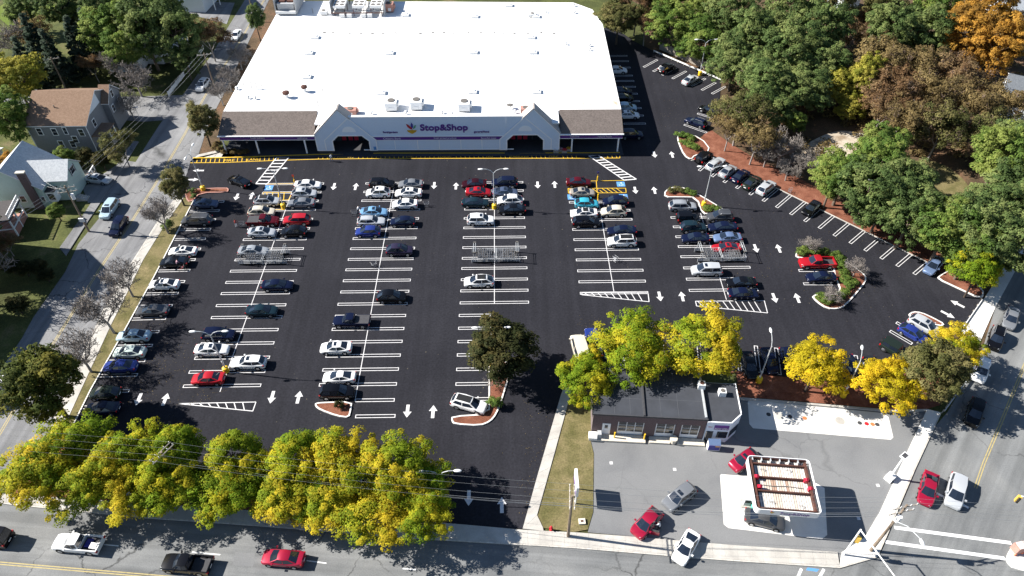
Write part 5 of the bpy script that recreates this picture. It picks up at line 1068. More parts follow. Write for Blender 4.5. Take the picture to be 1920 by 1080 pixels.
# ------------------------------------------------------------------ people
def person(px, py, face, label, shirt, trousers, pose='stand', hair='hair', bike=False, zg=ZL):
    p = G(px, py); bend = .35 if pose == 'lean' else .0; st_ = .22 if pose == 'walk' else .09
    J = {'pel':(0,0,.95),'che':(bend*.35,0,1.25),'nec':(bend*.6,0,1.48-bend*.1),'hea':(bend*.75,0,1.60-bend*.12),'top':(bend*.8,0,1.74-bend*.12)}
    arm = .45 if pose in ('push','lean') else .08
    for s, n in ((1,'l'),(-1,'r')):
        J['sh'+n] = (bend*.5,s*.19,1.42-bend*.1); J['el'+n] = (bend*.5+arm*.45,s*.24,1.17-bend*.1); J['wr'+n] = (bend*.5+arm,s*.2,1.02 if arm > .2 else .92); J['ha'+n] = (bend*.5+arm+.08,s*.19,1.0 if arm > .2 else .83)
        J['hi'+n] = (0,s*.1,.9); J['kn'+n] = (s*st_*.6+.03,s*.11,.5); J['an'+n] = (s*st_*1.1-.02,s*.11,.09); J['to'+n] = (s*st_*1.1+.15,s*.12,.04)
    E_ = [('pel','che'),('che','nec'),('nec','hea'),('hea','top')]
    for n in 'lr': E_ += [('che','sh'+n),('sh'+n,'el'+n),('el'+n,'wr'+n),('wr'+n,'ha'+n),('pel','hi'+n),('hi'+n,'kn'+n),('kn'+n,'an'+n),('an'+n,'to'+n)]
    names = list(J); rad = dict(pel=.15,che=.155,nec=.06,hea=.095,top=.085,sh=.075,el=.05,wr=.035,ha=.04,hi=.10,kn=.07,an=.05,to=.045)
    me = bpy.data.meshes.new('body'); me.from_pydata([J[n] for n in names], [(names.index(a), names.index(b)) for a, b in E_], [])
    ob = bpy.data.objects.new('body', me); COL.objects.link(ob); ob.modifiers.new('skin','SKIN'); sub = ob.modifiers.new('sub','SUBSURF'); sub.levels = 1
    sv = me.skin_vertices[0].data
    for i, n in enumerate(names):
        r = rad.get(n, rad.get(n[:2], .05)); sv[i].radius = (r, r); sv[i].use_root = (n == 'pel')
    dg = bpy.context.evaluated_depsgraph_get(); bm_ = bpy.data.meshes.new_from_object(ob.evaluated_get(dg)); bpy.data.objects.remove(ob)
    for m in (shirt, trousers, 'skin', 'black'): bm_.materials.append(MATS[m])
    bm_.materials.pop(index=0) if len(bm_.materials) > 4 else None
    for f in bm_.polygons:
        c = f.center; hand = abs(c.y) > .16 and (math.hypot(c.x-J['hal'][0], c.z-J['hal'][2]) < .11)
        f.material_index = 3 if c.z < .1 else 1 if c.z < .93 and not hand and abs(c.y) < .19 else 2 if (c.z > J['nec'][2]+.0 and abs(c.y) < .12) or hand else 0
        f.use_smooth = True
    t = thing('person', label, 'person', (p.x, p.y, zg), face)
    put('body', bm_, t); h = J['hea']
    MB().ball((h[0]-.015,0,h[2]+.075), .105,.1,.1,10,6).build('hair', hair, t, smooth=60)
    return t
mat('cloth_white', (.62,.63,.66), .85); mat('cloth_navy', (.02,.025,.05), .85); mat('cloth_black', (.015,.015,.017), .85); mat('cloth_grey', (.2,.2,.22), .85); mat('cloth_red', (.4,.06,.05), .85); mat('cloth_pink', (.5,.3,.36), .85); mat('cloth_denim', (.06,.09,.16), .85)
person(622,303,-.4,'person in white top walking beside the yellow fire lane','cloth_white','cloth_denim','walk')
person(444,426,.1,'person in white and red pushing a cart near the leftmost double row','cloth_red','cloth_white','push')
person(672,400,0,'person in a pale top loading the light blue sedan','cloth_white','cloth_navy','lean')
person(335,502,.6,'person in a pink top beside the black sedan near the grass strip','cloth_pink','cloth_denim','lean')
person(1235,993,2.6,'person in a white shirt stepping from the red crossover at the station','cloth_white','cloth_black','lean', zg=0)
# bicycle of the person near the grass strip
p = G(343,507); t = thing('bicycle', 'dark bicycle held by the person in pink near the grass strip', 'bicycle', (p.x, p.y, ZL), .3)
for x in (-.52,.52): 
    w = MB(); w.path([(x+.33*math.cos(2*math.pi*k/14),0,.34+.33*math.sin(2*math.pi*k/14)) for k in range(15)],.025,n=4); w.build('wheel', 'rubber', t)
MB().path([(-.52,0,.34),(-.15,0,.34),(.38,0,.8),(-.22,0,.82),(-.15,0,.34)],.022,n=5).build('frame', 'red_paint', t); MB().path([(.52,0,.34),(.4,0,.95)],.022,n=5).build('fork', 'steel', t); MB().box(-.36,-.1,-.07,.07,.9,.97).build('saddle', 'black', t); MB().tube((.4,-.28,.98),(.4,.28,.98),.02,.02,5).build('handlebar', 'steel', t)
# ------------------------------------------------------------------ lamps, poles, wires, signals, signs
def lamp(px, py, label, arms=(1,-1), h=8.2, base='cone', rot=0, z=ZL):
    p = G(px, py); t = thing('lamp_post', label, 'lamp post', (p.x, p.y, z), rot, 'lamp posts')
    MB().tube((0,0,0),(0,0,.85),.42,.42,12).tube((0,0,.85),(0,0,.95),.42,.3,12).build('base', 'yellow_paint', t, smooth=50)
    MB().tube((0,0,.9),(0,0,h-.6),.11,.075,8).build('pole', 'galvanised', t, smooth=60)
    MB().tube((0,0,2.0),(0,0,2.25),.16,.16,8).build('collar', 'galvanised', t)
    for s in arms:
        a = MB().path([(0,0,h-.7),(s*.45,0,h-.15),(s*1.1,0,h+.15),(s*1.75,0,h+.2)],.05,.04,6).build('arm', 'galvanised', t)
        MB().ball((s*2.15,0,h+.17),.5,.2,.13,10,6).build('lamp_head', 'unit_white', a, smooth=60)
    return t
lamp(532,390,'twin-armed lamp post on a yellow base near the left crosswalk'); lamp(927,391,'twin-armed lamp post on a yellow base in the middle double row')
lamp(1319,386,'twin-armed lamp post on a yellow base in the triangular island'); lamp(425,697,'twin-armed lamp post on a yellow base beside the red sedan')
lamp(382,357,'lamp post on a yellow base in the small island by the side street', (1,-1), 8.2, rot=1.57)
lamp(924,690,'twin-armed lamp post on a yellow base beside the dark island tree'); lamp(1312,141,'twin-armed lamp post on a yellow base by the timber fence')
lamp(1422,716,'single-armed lamp post on a yellow base in the mulch behind the tank pad', (1,), 8.0, rot=1.45)
lamp(1580,743,'leaning lamp post on a yellow base between the golden trees', (1,), 7.5, rot=1.2); lamp(1625,420,'lamp post on a yellow base half hidden by the oaks on the bank', (1,-1), 8.2, rot=-.6)
lamp(830,935,'lamp post with pale heads at the right end of the street trees', (1,-1), 6.0)
# station floodlight standard
p = G(1667,898); t = thing('floodlight_post', 'white floodlight post on a white block at the edge of the forecourt', 'lamp post', (p.x, p.y, 0), .6)
MB().box(-.5,.5,-.45,.45,0,.8).build('base', 'white_paint', t); MB().tube((0,0,.8),(0,0,5.0),.14,.11,8).build('pole', 'white_paint', t); MB().box(-.5,.5,-.35,.35,5.0,5.2).build('lamp_head', 'white_paint', t); MB().box(-.36,.36,-.25,.25,5.2,5.22).build('lens', 'dark_plinth', t)
def utility(px, py, h, label, arms, rot, lean=(0,0), extra=None):
    p = G(px, py); t = thing('utility_pole', label, 'utility pole', (p.x, p.y, 0), 0)
    top = Vector((lean[0], lean[1], h)); MB().tube((0,0,0), top, .19, .12, 8).build('pole', 'wood_pole', t)
    for k, (z, off) in enumerate(arms):
        c = Vector((top.x*z/h, top.y*z/h, z)); d = Vector((math.cos(rot), math.sin(rot), 0)); q = Vector((-d.y, d.x, 0))*off
        a = MB().tube(c+q-d*1.5, c+q+d*1.5, .07, .07, 5).build('crossarm', 'old_wood', t)
        for s in (-1.35,-.6,.6,1.35): MB().tube(c+q+d*s+Vector((0,0,.06)), c+q+d*s+Vector((0,0,.3)), .05, .04, 6).build('insulator', 'unit_white', a)
    if extra:
        for kx in extra:
            if kx == 'transformer': MB().tube((.42,.0,h*.72),(.42,0,h*.72+1.0),.28,.28,10).build('transformer', 'unit_white', t)
            if kx == 'lamp':
                a = MB().path([(0,0,h*.74),(.9,-1.0,h*.8),(1.5,-2.4,h*.82)],.05,.04,6).build('lamp_arm', 'galvanised', t); MB().ball((1.62,-2.85,h*.81),.22,.5,.14,10,6).build('lamp_head', 'unit_white', a, smooth=60)
            if kx == 'box': MB().box(-.4,.4,-.45,-.2,2.4,3.1).build('meter_box', 'unit_white', t)
    return p.xy, top+Vector((p.x,p.y,0))
U1 = utility(1065,1006,9.2,'wooden utility pole with double crossarms beside the entrance lawn',[(8.9,.25),(8.9,-.25)],1.5)
U2 = utility(350,925,9.0,'wooden utility pole with paired crossarms rising out of the street trees',[(8.8,.28),(8.8,-.28)],1.05)
U3 = utility(1632,1033,9.6,'wooden utility pole with a cluster of fittings at the avenue corner',[(9.2,.0),(8.2,.0)],.2,(.7,.4),('transformer','lamp'))
UL = utility(167,434,9.6,'utility pole with transformer in front of the mint house',[(9.2,0),(8.4,0)],.25,extra=('transformer','box'))
UL2 = utility(404,168,8.5,'utility pole on the side street beside the store wall',[(8.1,0)],.3)
UL3 = utility(126,172,8.0,'utility pole among the dark trees behind the brown-roofed house',[(7.6,0)],.4)
UL4 = utility(478,40,9,'utility pole beside the pine at the top of the side street',[(8.6,0)],.3)
def wire(name, a, b, sag, label, r=.018, n=14, grp='overhead wires'):
    a, b = Vector(a), Vector(b); pts = []
    for k in range(n+1):
        t_ = k/n; p = a.lerp(b, t_); p.z -= sag*4*t_*(1-t_); pts.append(p)
    o = MB().path(pts, r, n=3).build(name, 'steel', None); tag(o, label, 'wire', grp)
    return o
t1, t2, t3 = U1[1], U2[1], U3[1]
pole_off = Vector((-100, 53, 9.2)); pole_r = Vector((96, 33, 9.4))
k = 0
for off, dzz in ((-1.3,.1),(-.5,.15),(.5,.1),(1.3,.15)):
    o3 = Vector((0, off, dzz)); 
    wire('overhead_wire', pole_off+o3, t2+o3, .7, f'{ORD[k]} overhead wire from the side street to the pole in the trees', r=.012)
    wire('overhead_wire', t2+o3, t1+o3, 1.0, f'{ORD[k]} overhead wire from the pole in the trees to the entrance pole', r=.012)
    wire('overhead_wire', t1+o3, t3+o3*.6, .8, f'{ORD[k]} overhead wire from the entrance pole to the avenue corner', r=.012)
    wire('overhead_wire', t3+o3*.6, pole_r+o3, .6, f'{ORD[k]} overhead wire crossing the avenue', r=.012); k += 1
for i, (dzz) in enumerate((-1.8,-2.3)):
    o3 = Vector((0,0,dzz)); wire('overhead_cable', t2+o3, t1+o3, 1.1, f'{ORD[i]} low cable between the tree pole and the entrance pole', r=.02); wire('overhead_cable', t1+o3, t3+o3, .9, f'{ORD[i]} low cable between the entrance pole and the avenue corner', r=.02)
for i, off in enumerate((-1.0,0,1.0)):
    o3 = Vector((off,0,-.2)); wire('overhead_wire', UL[1]+o3, UL2[1]+o3, .8, f'{ORD[i]} wire along the side street towards the store'); wire('overhead_wire', UL[1]+o3, Vector((-104,46,9))+o3, .9, f'{ORD[i]} wire along the side street towards the main road')
for i, dx in enumerate((0,.6)):
    wire('service_wire', UL[1]+Vector((-.5,0,-.5-i*.4)), Vector((-81.2,103.5+i,4.4)), .4, f'{ORD[i]} service wire from the pole to the mint house')
# traffic signals
def signal_head(parent, x, y, z, rz=0):
    h = MB().box(-.2,.2,-.16,.16,0,1.05).build('signal_head', 'amber', parent, (x,y,z), rz)
    for k in range(3): MB().tube((0,-.16,.2+k*.33),(0,-.34,.2+k*.33),.13,.13,8).build('visor', 'signal_black', h)
p = G(1581,1041); t = thing('traffic_signal', 'white traffic signal mast reaching over the main road at the avenue corner', 'traffic signal', (p.x, p.y, 0), 0)
MB().tube((0,0,0),(0,0,6.0),.11,.09,8).build('mast', 'white_paint', t); MB().tube((0,0,5.9),(2.0,-7.5,6.6),.08,.05,8).build('mast_arm', 'white_paint', t)
signal_head(t, 1.75,-5.9,5.3,.2); signal_head(t, .35,-.1,3.4,2.6); MB().box(-.25,.25,-.14,.14,2.6,3.3).build('pedestrian_signal', 'signal_black', t, (.5,.3,0))
p = G(1945,1000); t = thing('traffic_signal', 'traffic signal arm with yellow head reaching in over the avenue', 'traffic signal', (p.x, p.y, 0), 0)
MB().tube((0,0,0),(0,0,5.6),.15,.12,8).build('mast', 'white_paint', t); MB().path([(0,0,5.5),(-1.5,.6,6.1),(-4.2,1.3,6.2)],.09,.06,6).build('mast_arm', 'white_paint', t); signal_head(t, -4.3,1.3,5.1,-.5)
p = G(1903,1034); t = thing('utility_cart', 'pinkish-orange wheeled cabinet on the far corner pavement', 'cabinet', (p.x, p.y, .13), .2)
MB().box(-.55,.55,-.45,.45,.25,1.35).build('cabinet', 'brick_box', t); MB().box(-.4,.4,-.4,.4,1.35,1.42).build('lid', 'pale_concrete', t)
for x in (-.45,.45): MB().tube((x,-.5,.18),(x,-.4,.18),.18,.18,10).build('wheel', 'orange', t)
MB().box(.7,1.3,-.5,.3,0,.8).build('motor_box', 'black', t)
# pylon sign edge-on beside the entrance pole
p = G(1078,930); t = thing('pylon_sign', 'white and purple pylon sign seen edge-on on two posts by the lawn', 'sign', (p.x, p.y, .05), 0)
for y in (-1.0,1.0): MB().tube((0,y,0),(0,y,2.2),.08,.08,6).build('post', 'white_paint', t)
MB().box(-.16,.16,-1.3,1.3,2.0,4.0).build('sign_box', 'white_paint', t); MB().box(-.18,-.161,-1.2,1.2,2.1,2.9).build('sign_panel', 'purple', t); MB().box(.161,.18,-1.2,1.2,2.1,2.9).build('sign_panel', 'purple', t)
p = G(1033,994); t = thing('fire_hydrant', 'red fire hydrant on the entrance lawn by the pavement', 'hydrant', (p.x, p.y, .05), 0)
MB().tube((0,0,0),(0,0,.08),.2,.2,10).tube((0,0,.08),(0,0,.65),.14,.13,10).build('barrel', 'red_paint', t, smooth=50); MB().ball((0,0,.68),.16,.16,.14,10,6).build('bonnet', 'red_paint', t, smooth=60); MB().tube((-.24,0,.45),(.24,0,.45),.07,.07,8).build('outlet', 'red_paint', t); MB().tube((0,-.22,.42),(0,0,.42),.08,.08,8).build('pumper_outlet', 'red_paint', t)
p = G(1091,979); t = thing('valve_box', 'small square concrete valve box in the entrance lawn', 'valve box', (p.x, p.y, .05), .05); MB().box(-.4,.4,-.35,.35,0,.22).build('frame', 'concrete_trim', t); MB().box(-.15,.15,-.12,.12,.22,.25).build('cover', 'rust', t)
for x, y, lab in [(553,345,'small sign post at the head of the leftmost double row'),(1120,339,'small sign post at the head of the fourth double row'),(1121,372,'small sign post between the blue squares of the fourth row')]:
    p = G(x, y); t = thing('sign_post', lab, 'sign', (p.x, p.y, ZL), 0); MB().tube((0,0,0),(0,0,1.9),.04,.04,6).build('post', 'yellow_paint', t); MB().tube((0,0,0),(0,0,.9),.12,.12,8).build('sleeve', 'yellow_paint', t); MB().box(-.18,.18,-.02,.02,1.5,2.0).build('plate', 'logo_blue' if x > 1000 else 'red_paint', t)
p = G(262,222); t = thing('street_sign', 'blue street name sign on a post at the lane corner', 'sign', (p.x, p.y, 0), .3); MB().tube((0,0,0),(0,0,2.6),.04,.04,6).build('post', 'galvanised', t); MB().box(-.5,.5,-.02,.02,2.5,2.7).build('plate', 'line_blue', t)
# crates, planters at the store front
for i, (x, y) in enumerate([(1042,287),(1050,285),(1058,287),(1066,284),(1036,284)]):
    p = G(x, y); t = thing('flower_display', f'{ORD[i]} flower stand by the right entrance of the store', 'flower stand', (p.x, p.y, .17), 0, 'flower stands')
    MB().box(-.5,.5,-.3,.3,0,.5).build('crate', 'old_wood', t); mb = MB()
    for k in range(16): mb.ball((RND.uniform(-.45,.45),RND.uniform(-.25,.25),.55+RND.uniform(0,.25)),.13,.13,.1,6,4)
    mb.build('blossoms', ['cloth_white','cloth_pink','logo_red','gold','logo_green'][i], t)['kind'] = 'stuff'

# ------------------------------------------------------------------ fences, guard rails
def picket(pts, label, step=.16, h=1.1):
    a, b = [G(*q).xy for q in pts]; t = thing('picket_fence', label, 'fence', (a.x, a.y, 0), math.atan2(b.y-a.y, b.x-a.x), 'white picket fences'); L = (b-a).length
    n = max(1, round(L/2.4))
    for k in range(n):
        x0, x1 = k*L/n, (k+1)*L/n; m = MB(); x = x0+.12
        while x < x1-.05: m.box(x-.045,x+.045,-.02,.02,.1,h); x += step
        m.build('picket_panel', 'trim_white', t)['kind'] = 'stuff'
        MB().box(x0,x1,.021,.06,.35,.43).box(x0,x1,.021,.06,.8,.88).build('rail', 'trim_white', t); MB().box(x0-.06,x0+.06,-.06,.06,0,h+.15).build('post', 'trim_white', t)
picket([(317,181),(347,142)], 'white picket fence along the side street at the lane corner'); picket([(355,127),(363,113)], 'short white picket fence in the middle of the side street run'); picket([(372,106),(383,92)], 'short white picket fence farthest up the side street')
fa, fb = G(1236,93).xy, G(1356,146).xy; t = thing('timber_fence', 'weathered timber fence behind the upper lot under the trees', 'fence', (fa.x, fa.y, 0), math.atan2(fb.y-fa.y, fb.x-fa.x)); L = (fb-fa).length; n = 60
bd = MB().box(.02, L/n-.02, -.02, .02, .1, 1.9).mesh('board', 'old_wood')
for k in range(n): put('board', bd, t, (k*L/n, 0, RND.uniform(-.04,.04)))
for k in range(12): MB().box(k*L/11-.07,k*L/11+.07,.03,.15,0,2.0).build('post', 'old_wood', t)
for z in (.5,1.5): MB().box(0,L,.021,.06,z-.05,z+.05).build('rail', 'old_wood', t)
def rail(p, label, h=.7, m='white_paint', n=12, w=.12, grp=None):
    a, b = G(*p[0]).xy, G(*p[1]).xy; t = thing('guard_rail', label, 'guard rail', (a.x, a.y, 0), math.atan2(b.y-a.y, b.x-a.x), grp); L = (b-a).length
    MB().box(0,L,-w/2,w/2,h-.3,h).build('rail', m, t)
    for k in range(n): MB().box(k*L/(n-1)-.06,k*L/(n-1)+.06,w/2+.005,w/2+.14,-.05,h-.02).build('post', 'old_wood', t)
rail([(1225,99),(1353,154)], 'white guard rail at the edge of the upper lot'); rail([(1803,618),(1841,563)], 'thin pale kerb rail across the avenue exit of the lot', .3, n=6)
rail([(1768,775),(1830,690)], 'steel guard rail beside the avenue below the olive tree', .75, 'galvanised', 10)
rail([(1862,590),(1905,508)], 'steel guard rail beside the avenue above the lot exit', .75, 'galvanised', 10) if False else None

# ------------------------------------------------------------------ houses
def window(parent, x, z, w, h, face, off, m='window_glass'):
    """face: unit normal axis 'x+','y-' ... ; off = wall coordinate"""
    s = 1 if face[1] == '+' else -1
    if face[0] == 'y':
        f = MB().box(x-w/2-.12,x+w/2+.12,min(off,off+s*.06),max(off,off+s*.06),z-.12,z+h+.12).build('window', 'trim_white', parent)
        MB().box(x-w/2,x+w/2,min(off+s*.061,off+s*.075),max(off+s*.061,off+s*.075),z,z+h/2-.03).build('pane', m, f); MB().box(x-w/2,x+w/2,min(off+s*.061,off+s*.075),max(off+s*.061,off+s*.075),z+h/2+.03,z+h).build('pane', m, f)
    else:
        f = MB().box(min(off,off+s*.06),max(off,off+s*.06),x-w/2-.12,x+w/2+.12,z-.12,z+h+.12).build('window', 'trim_white', parent)
        MB().box(min(off+s*.061,off+s*.075),max(off+s*.061,off+s*.075),x-w/2,x+w/2,z,z+h/2-.03).build('pane', m, f); MB().box(min(off+s*.061,off+s*.075),max(off+s*.061,off+s*.075),x-w/2,x+w/2,z+h/2+.03,z+h).build('pane', m, f)
def gable_block(t, x0, x1, y0, y1, eave, ridge, axis, wall, roof, over=.35, z0=0, names=('wall','roof')):
    w = MB()
    if axis == 'x':
        ym = (y0+y1)/2; prof = [(y0,z0),(y1,z0),(y1,eave),(ym,ridge),(y0,eave)]
        vs = [(x0,y,z) for y, z in prof]+[(x1,y,z) for y, z in prof]
    else:
        xm = (x0+x1)/2; prof = [(x0,z0),(x1,z0),(x1,eave),(xm,ridge),(x0,eave)]
        vs = [(x,y0,z) for x, z in prof]+[(x,y1,z) for x, z in prof]
    w.add(vs, [(0,1,2,3,4),(9,8,7,6,5)]+[(i,5+i,5+(i+1)%5,(i+1)%5) for i in range(5)])
    me = w.mesh(names[0], wall); bm = bmesh.new(); bm.from_mesh(me); bmesh.ops.recalc_face_normals(bm, faces=bm.faces); bm.to_mesh(me); bm.free(); put(names[0], me, t)
    th = .14
    for s in (-1,1):
        if axis == 'x':
            ym = (y0+y1)/2; ye = y0-over if s < 0 else y1+over; sl_ = (ridge-eave)/(abs(y1-y0)/2); ze = eave-over*sl_
            P = [(x0-over,ye,ze+.03),(x1+over,ye,ze+.03),(x1+over,ym,ridge+.03),(x0-over,ym,ridge+.03)]
        else:
            xm = (x0+x1)/2; xe = x0-over if s < 0 else x1+over; sl_ = (ridge-eave)/(abs(x1-x0)/2); ze = eave-over*sl_
            P = [(xe,y0-over,ze+.03),(xe,y1+over,ze+.03),(xm,y1+over,ridge+.03),(xm,y0-over,ridge+.03)]
        Q = [(a,b,c+th) for a,b,c in P]
        me = MB().add(P+Q, [(3,2,1,0),(4,5,6,7),(0,1,5,4),(1,2,6,5),(2,3,7,6),(3,0,4,7)]).mesh(names[1], [roof,'trim_white'])
        bm = bmesh.new(); bm.from_mesh(me); bmesh.ops.recalc_face_normals(bm, faces=bm.faces)
        for f in bm.faces:
            if abs(f.normal.z) < .45: f.material_index = 1
        bm.to_mesh(me); bm.free(); put(names[1], me, t)
# brown-roofed taupe house
t = thing('house', 'taupe two-storey house with a broad brown shingle roof by the lane', 'house', (-85,127,0), 0)
gable_block(t, -6.0,5.3,-6.9,6.9,6.0,9.3,'x','siding_taupe','brown_shingle')
gable_block(t, 4.9,6.6,.8,6.3,6.2,8.6,'x','siding_taupe','brown_shingle', .25)
MB().add([(5.31,-5.2,6.6),(5.31,.5,6.6),(5.31,.1,9.0),(5.31,-.8,8.7)],[(0,1,2,3)]).build('gable_siding', 'siding_white', t)
for x, z in [(-3.9,4.0),(-1.1,3.9),(1.0,4.1),(3.9,3.7),(2.1,2.2),(-1.0,1.2),(1.2,1.2)]: window(t, x, z, .85 if x != 1.0 else .6, 1.35, 'y-', -6.9)
for y, z in [(-4.0,4.0),(-4.2,1.3)]: window(t, y, z, .9, 1.4, 'x+', 5.3)
for y, z in [(3.5,6.2),(2.0,3.8),(5.0,3.8)]: window(t, y, z, .8, 1.3, 'x+', 6.6)
MB().box(5.35,7.6,-6.5,-2.0,0,.9).build('porch_deck', 'old_wood', t); MB().box(5.32,7.8,-6.7,-1.8,3.2,3.4).build('porch_roof', 'brown_shingle', t)
for y in (-6.4,-4.2,-2.1): MB().box(7.4,7.6,y-.1,y+.1,.9,3.2).build('porch_post', 'trim_white', t)
MB().box(7.45,7.55,-6.4,-2.1,1.6,1.75).build('porch_rail', 'trim_white', t); MB().tube((-1.2,-3.5,7.3),(-1.2,-3.5,8.3),.1,.1,6).build('roof_pipe', 'pipe_dark', t)
MB().box(-6.05,-5.9,-6.96,-6.9,0,5.9).build('corner_board', 'trim_white', t); MB().box(5.18,5.3,-6.96,-6.9,0,5.9).build('corner_board', 'trim_white', t)
# mint cape house
t = thing('house', 'pale mint cape house with grey slate roof, brick chimney and front gable', 'house', (-86.2,106.6,0), math.radians(3))
gable_block(t, -5,4.9,-4.2,4.6,4.1,8.0,'y','siding_mint','slate_shingle')
gable_block(t, 2.2,8.7,-2.3,3.4,4.3,6.6,'x','siding_mint','slate_shingle', .25)
ch = MB().box(2.6,3.9,-4.75,-4.25,0,7.6).build('chimney', 'brick', t); MB().box(2.5,4.0,-4.85,-4.15,7.6,7.8).build('chimney_cap', 'concrete_trim', ch)
window(t, .6, 3.9, 1.3, 1.2, 'x+', 8.7); window(t, -2.4, 4.9, .8, 1.2, 'y-', -4.2); window(t, 4.4, 1.4, .5, .9, 'y-', -4.2); window(t, 1.0, 1.4, .8, 1.2, 'y-', -4.2)
MB().box(8.705,8.78,-.35,-.2,3.7,5.2).box(8.705,8.78,1.4,1.55,3.7,5.2).build('shutter', 'black', t)
MB().box(4.95,6.6,-3.9,-2.35,2.9,3.1).build('bay_roof', 'dark_roof', t); MB().box(4.95,6.4,-3.8,-2.35,.8,2.9).build('bay_window', 'trim_white', t); MB().box(5.2,6.2,-3.84,-3.801,1.3,2.5).build('pane', 'window_glass', t)
MB().box(7.2,9.6,3.45,5.8,.0,.8).build('porch_deck', 'old_wood', t); 
for y in (3.5,4.6,5.7): MB().box(9.4,9.6,y-.06,y+.06,.8,1.9).build('porch_post', 'trim_white', t)
MB().box(9.42,9.58,3.5,5.7,1.7,1.85).build('porch_rail', 'trim_white', t)
for k in range(4): MB().box(8.9+k*.45,9.35+k*.45,-2.9,-1.5,0,.75-k*.18).build('front_step', 'concrete', t)
# porch house, cut by the left edge
t = thing('house', 'white house with a balcony railing over a red-brown porch at the left edge', 'house', (-88.0,96.4,0), math.radians(10))
gable_block(t, -11,-.1,-11.0,-2.9,13.2,16.6,'x','siding_white','grey_shingle'); gable_block(t, -11,-.6,-1.1,3.4,5.2,7.0,'y','siding_white','grey_shingle', .2)
PX = 4.6
MB().box(-.3,PX,-2.6,2.8,0,.9).build('porch_deck', 'brick_box', t); MB().box(-.3,PX+.3,-2.8,3.0,3.4,3.65).build('balcony', 'dark_roof', t)
MB().box(PX+.1,PX+.22,-2.7,2.9,3.66,3.85).build('balcony_fascia', 'trim_white', t); MB().box(PX+.1,PX+.22,-2.7,2.9,4.5,4.65).build('balcony_rail', 'trim_white', t)
for y in np.linspace(-2.65,2.85,14): MB().box(PX+.12,PX+.2,y-.05,y+.05,3.86,4.49).build('baluster', 'trim_white', t)
for y in (-2.5,0,2.7): MB().box(PX-.1,PX+.1,y-.12,y+.12,0,3.4).build('porch_post', 'trim_white', t)
MB().box(PX-.08,PX+.08,-2.4,2.6,1.5,1.68).build('porch_rail', 'trim_white', t); MB().box(PX-.06,PX+.06,-2.4,2.6,.2,1.3).build('porch_panel', 'brick_box', t)
MB().box(.2,PX-.2,-2.62,-2.5,1.5,1.68).build('porch_rail', 'trim_white', t); MB().box(.2,PX-.2,-2.6,-2.52,.2,1.3).build('porch_panel', 'brick_box', t)
# two more houses of the row, whose shadows fall on the side street
t = thing('house', 'gabled house beyond the left edge whose shadow lies on the side street', 'house', (-85.5,70.5,0), math.radians(2)); gable_block(t, -5,5.2,-6.4,6.2,8.9,11,'y','siding_white','grey_shingle'); window(t, 0, 3.5, .9, 1.4, 'x+', 5.2)
# white house among the trees, top left
t = thing('house', 'white two-storey house behind the tall trees at the lane corner', 'house', (-84,160,0), math.radians(-3))
gable_block(t, -7,5.4,-3.5,6.5,6.2,9.4,'y','siding_white','dark_roof'); gable_block(t, -5.5,1.6,-7.5,-3.4,3.0,4.6,'x','siding_white','dark_roof', .25)
for x, z in [(-3.6,3.6),(.2,3.6),(3.4,3.6)]: window(t, x, z+.6, .9, 1.5, 'y-', -3.5)
window(t, -1.6, 1.0, 1.1, 1.4, 'y-', -7.5)
for y in (-2,1.5,5): window(t, y, 3.8, .9, 1.5, 'x+', 5.4)
MB().box(5.45,8.2,-3,5.5,0,.8).build('porch_deck', 'old_wood', t); MB().box(5.45,8.5,-3.2,5.7,3.1,3.4).build('porch_roof', 'trim_white', t)
for y in (-2.8,-.2,2.6,5.3): MB().box(8.0,8.25,y-.12,y+.12,.8,3.1).build('porch_post', 'trim_white', t)
for k in range(4): MB().box(8.25+k*.4,8.65+k*.4,.5,2.3,0,.7-k*.17).build('front_step', 'trim_white', t)
t = thing('house', 'blue-white house with balconies at the very top of the side street', 'house', (-82,190,0), math.radians(-6)); gable_block(t, -5,5,-5,5,7,10.3,'x','siding_white','grey_shingle')
for x in (-3,0,3): window(t, x, 4.6, .9, 1.5, 'y-', -5)
for y in (-2.5,2.5): window(t, y, 4.6, .9, 1.5, 'x+', 5)
MB().box(5.05,7.2,-3.5,3.5,3.3,3.5).build('balcony', 'trim_white', t)
for y in (-3.3,0,3.3): MB().box(6.9,7.1,y-.1,y+.1,0,4.5).build('porch_post', 'trim_white', t)
# garage behind the brown roofed house, grey-roofed house at the right edge
t = thing('shed', 'low white shed behind the mint house at the left edge', 'shed', (-101,114,0), 0); gable_block(t, -5,5,-3.5,3.5,2.6,3.6,'x','siding_white','membrane')
p = G(1925,165,5); t = thing('house', 'dark grey roofed house at the right edge behind the orange tree', 'house', (p.x+5, p.y-2, 0), math.radians(-32)); gable_block(t, -9,9,-6.5,6.5,4.0,6.6,'x','siding_white','grey_shingle')
for x in (-5,0,5): window(t, x, 1.2, 1.2, 1.3, 'y-', -6.5)
p = G(1905,8,5); t = thing('house', 'pale house glimpsed above the orange tree at the top right corner', 'house', (p.x+3, p.y+3, 0), .3); gable_block(t, -6,6,-4,4,4.5,7.2,'x','siding_white','slate_shingle'); window(t, 0, 1.5, 1, 1.4, 'y-', -4)
p = G(1592,3,3); t = thing('shed', 'pale shed roof glimpsed among the trees at the top', 'shed', (p.x, p.y+3, 0), .4); gable_block(t, -3,3,-2.5,2.5,3,4.4,'x','siding_white','membrane')
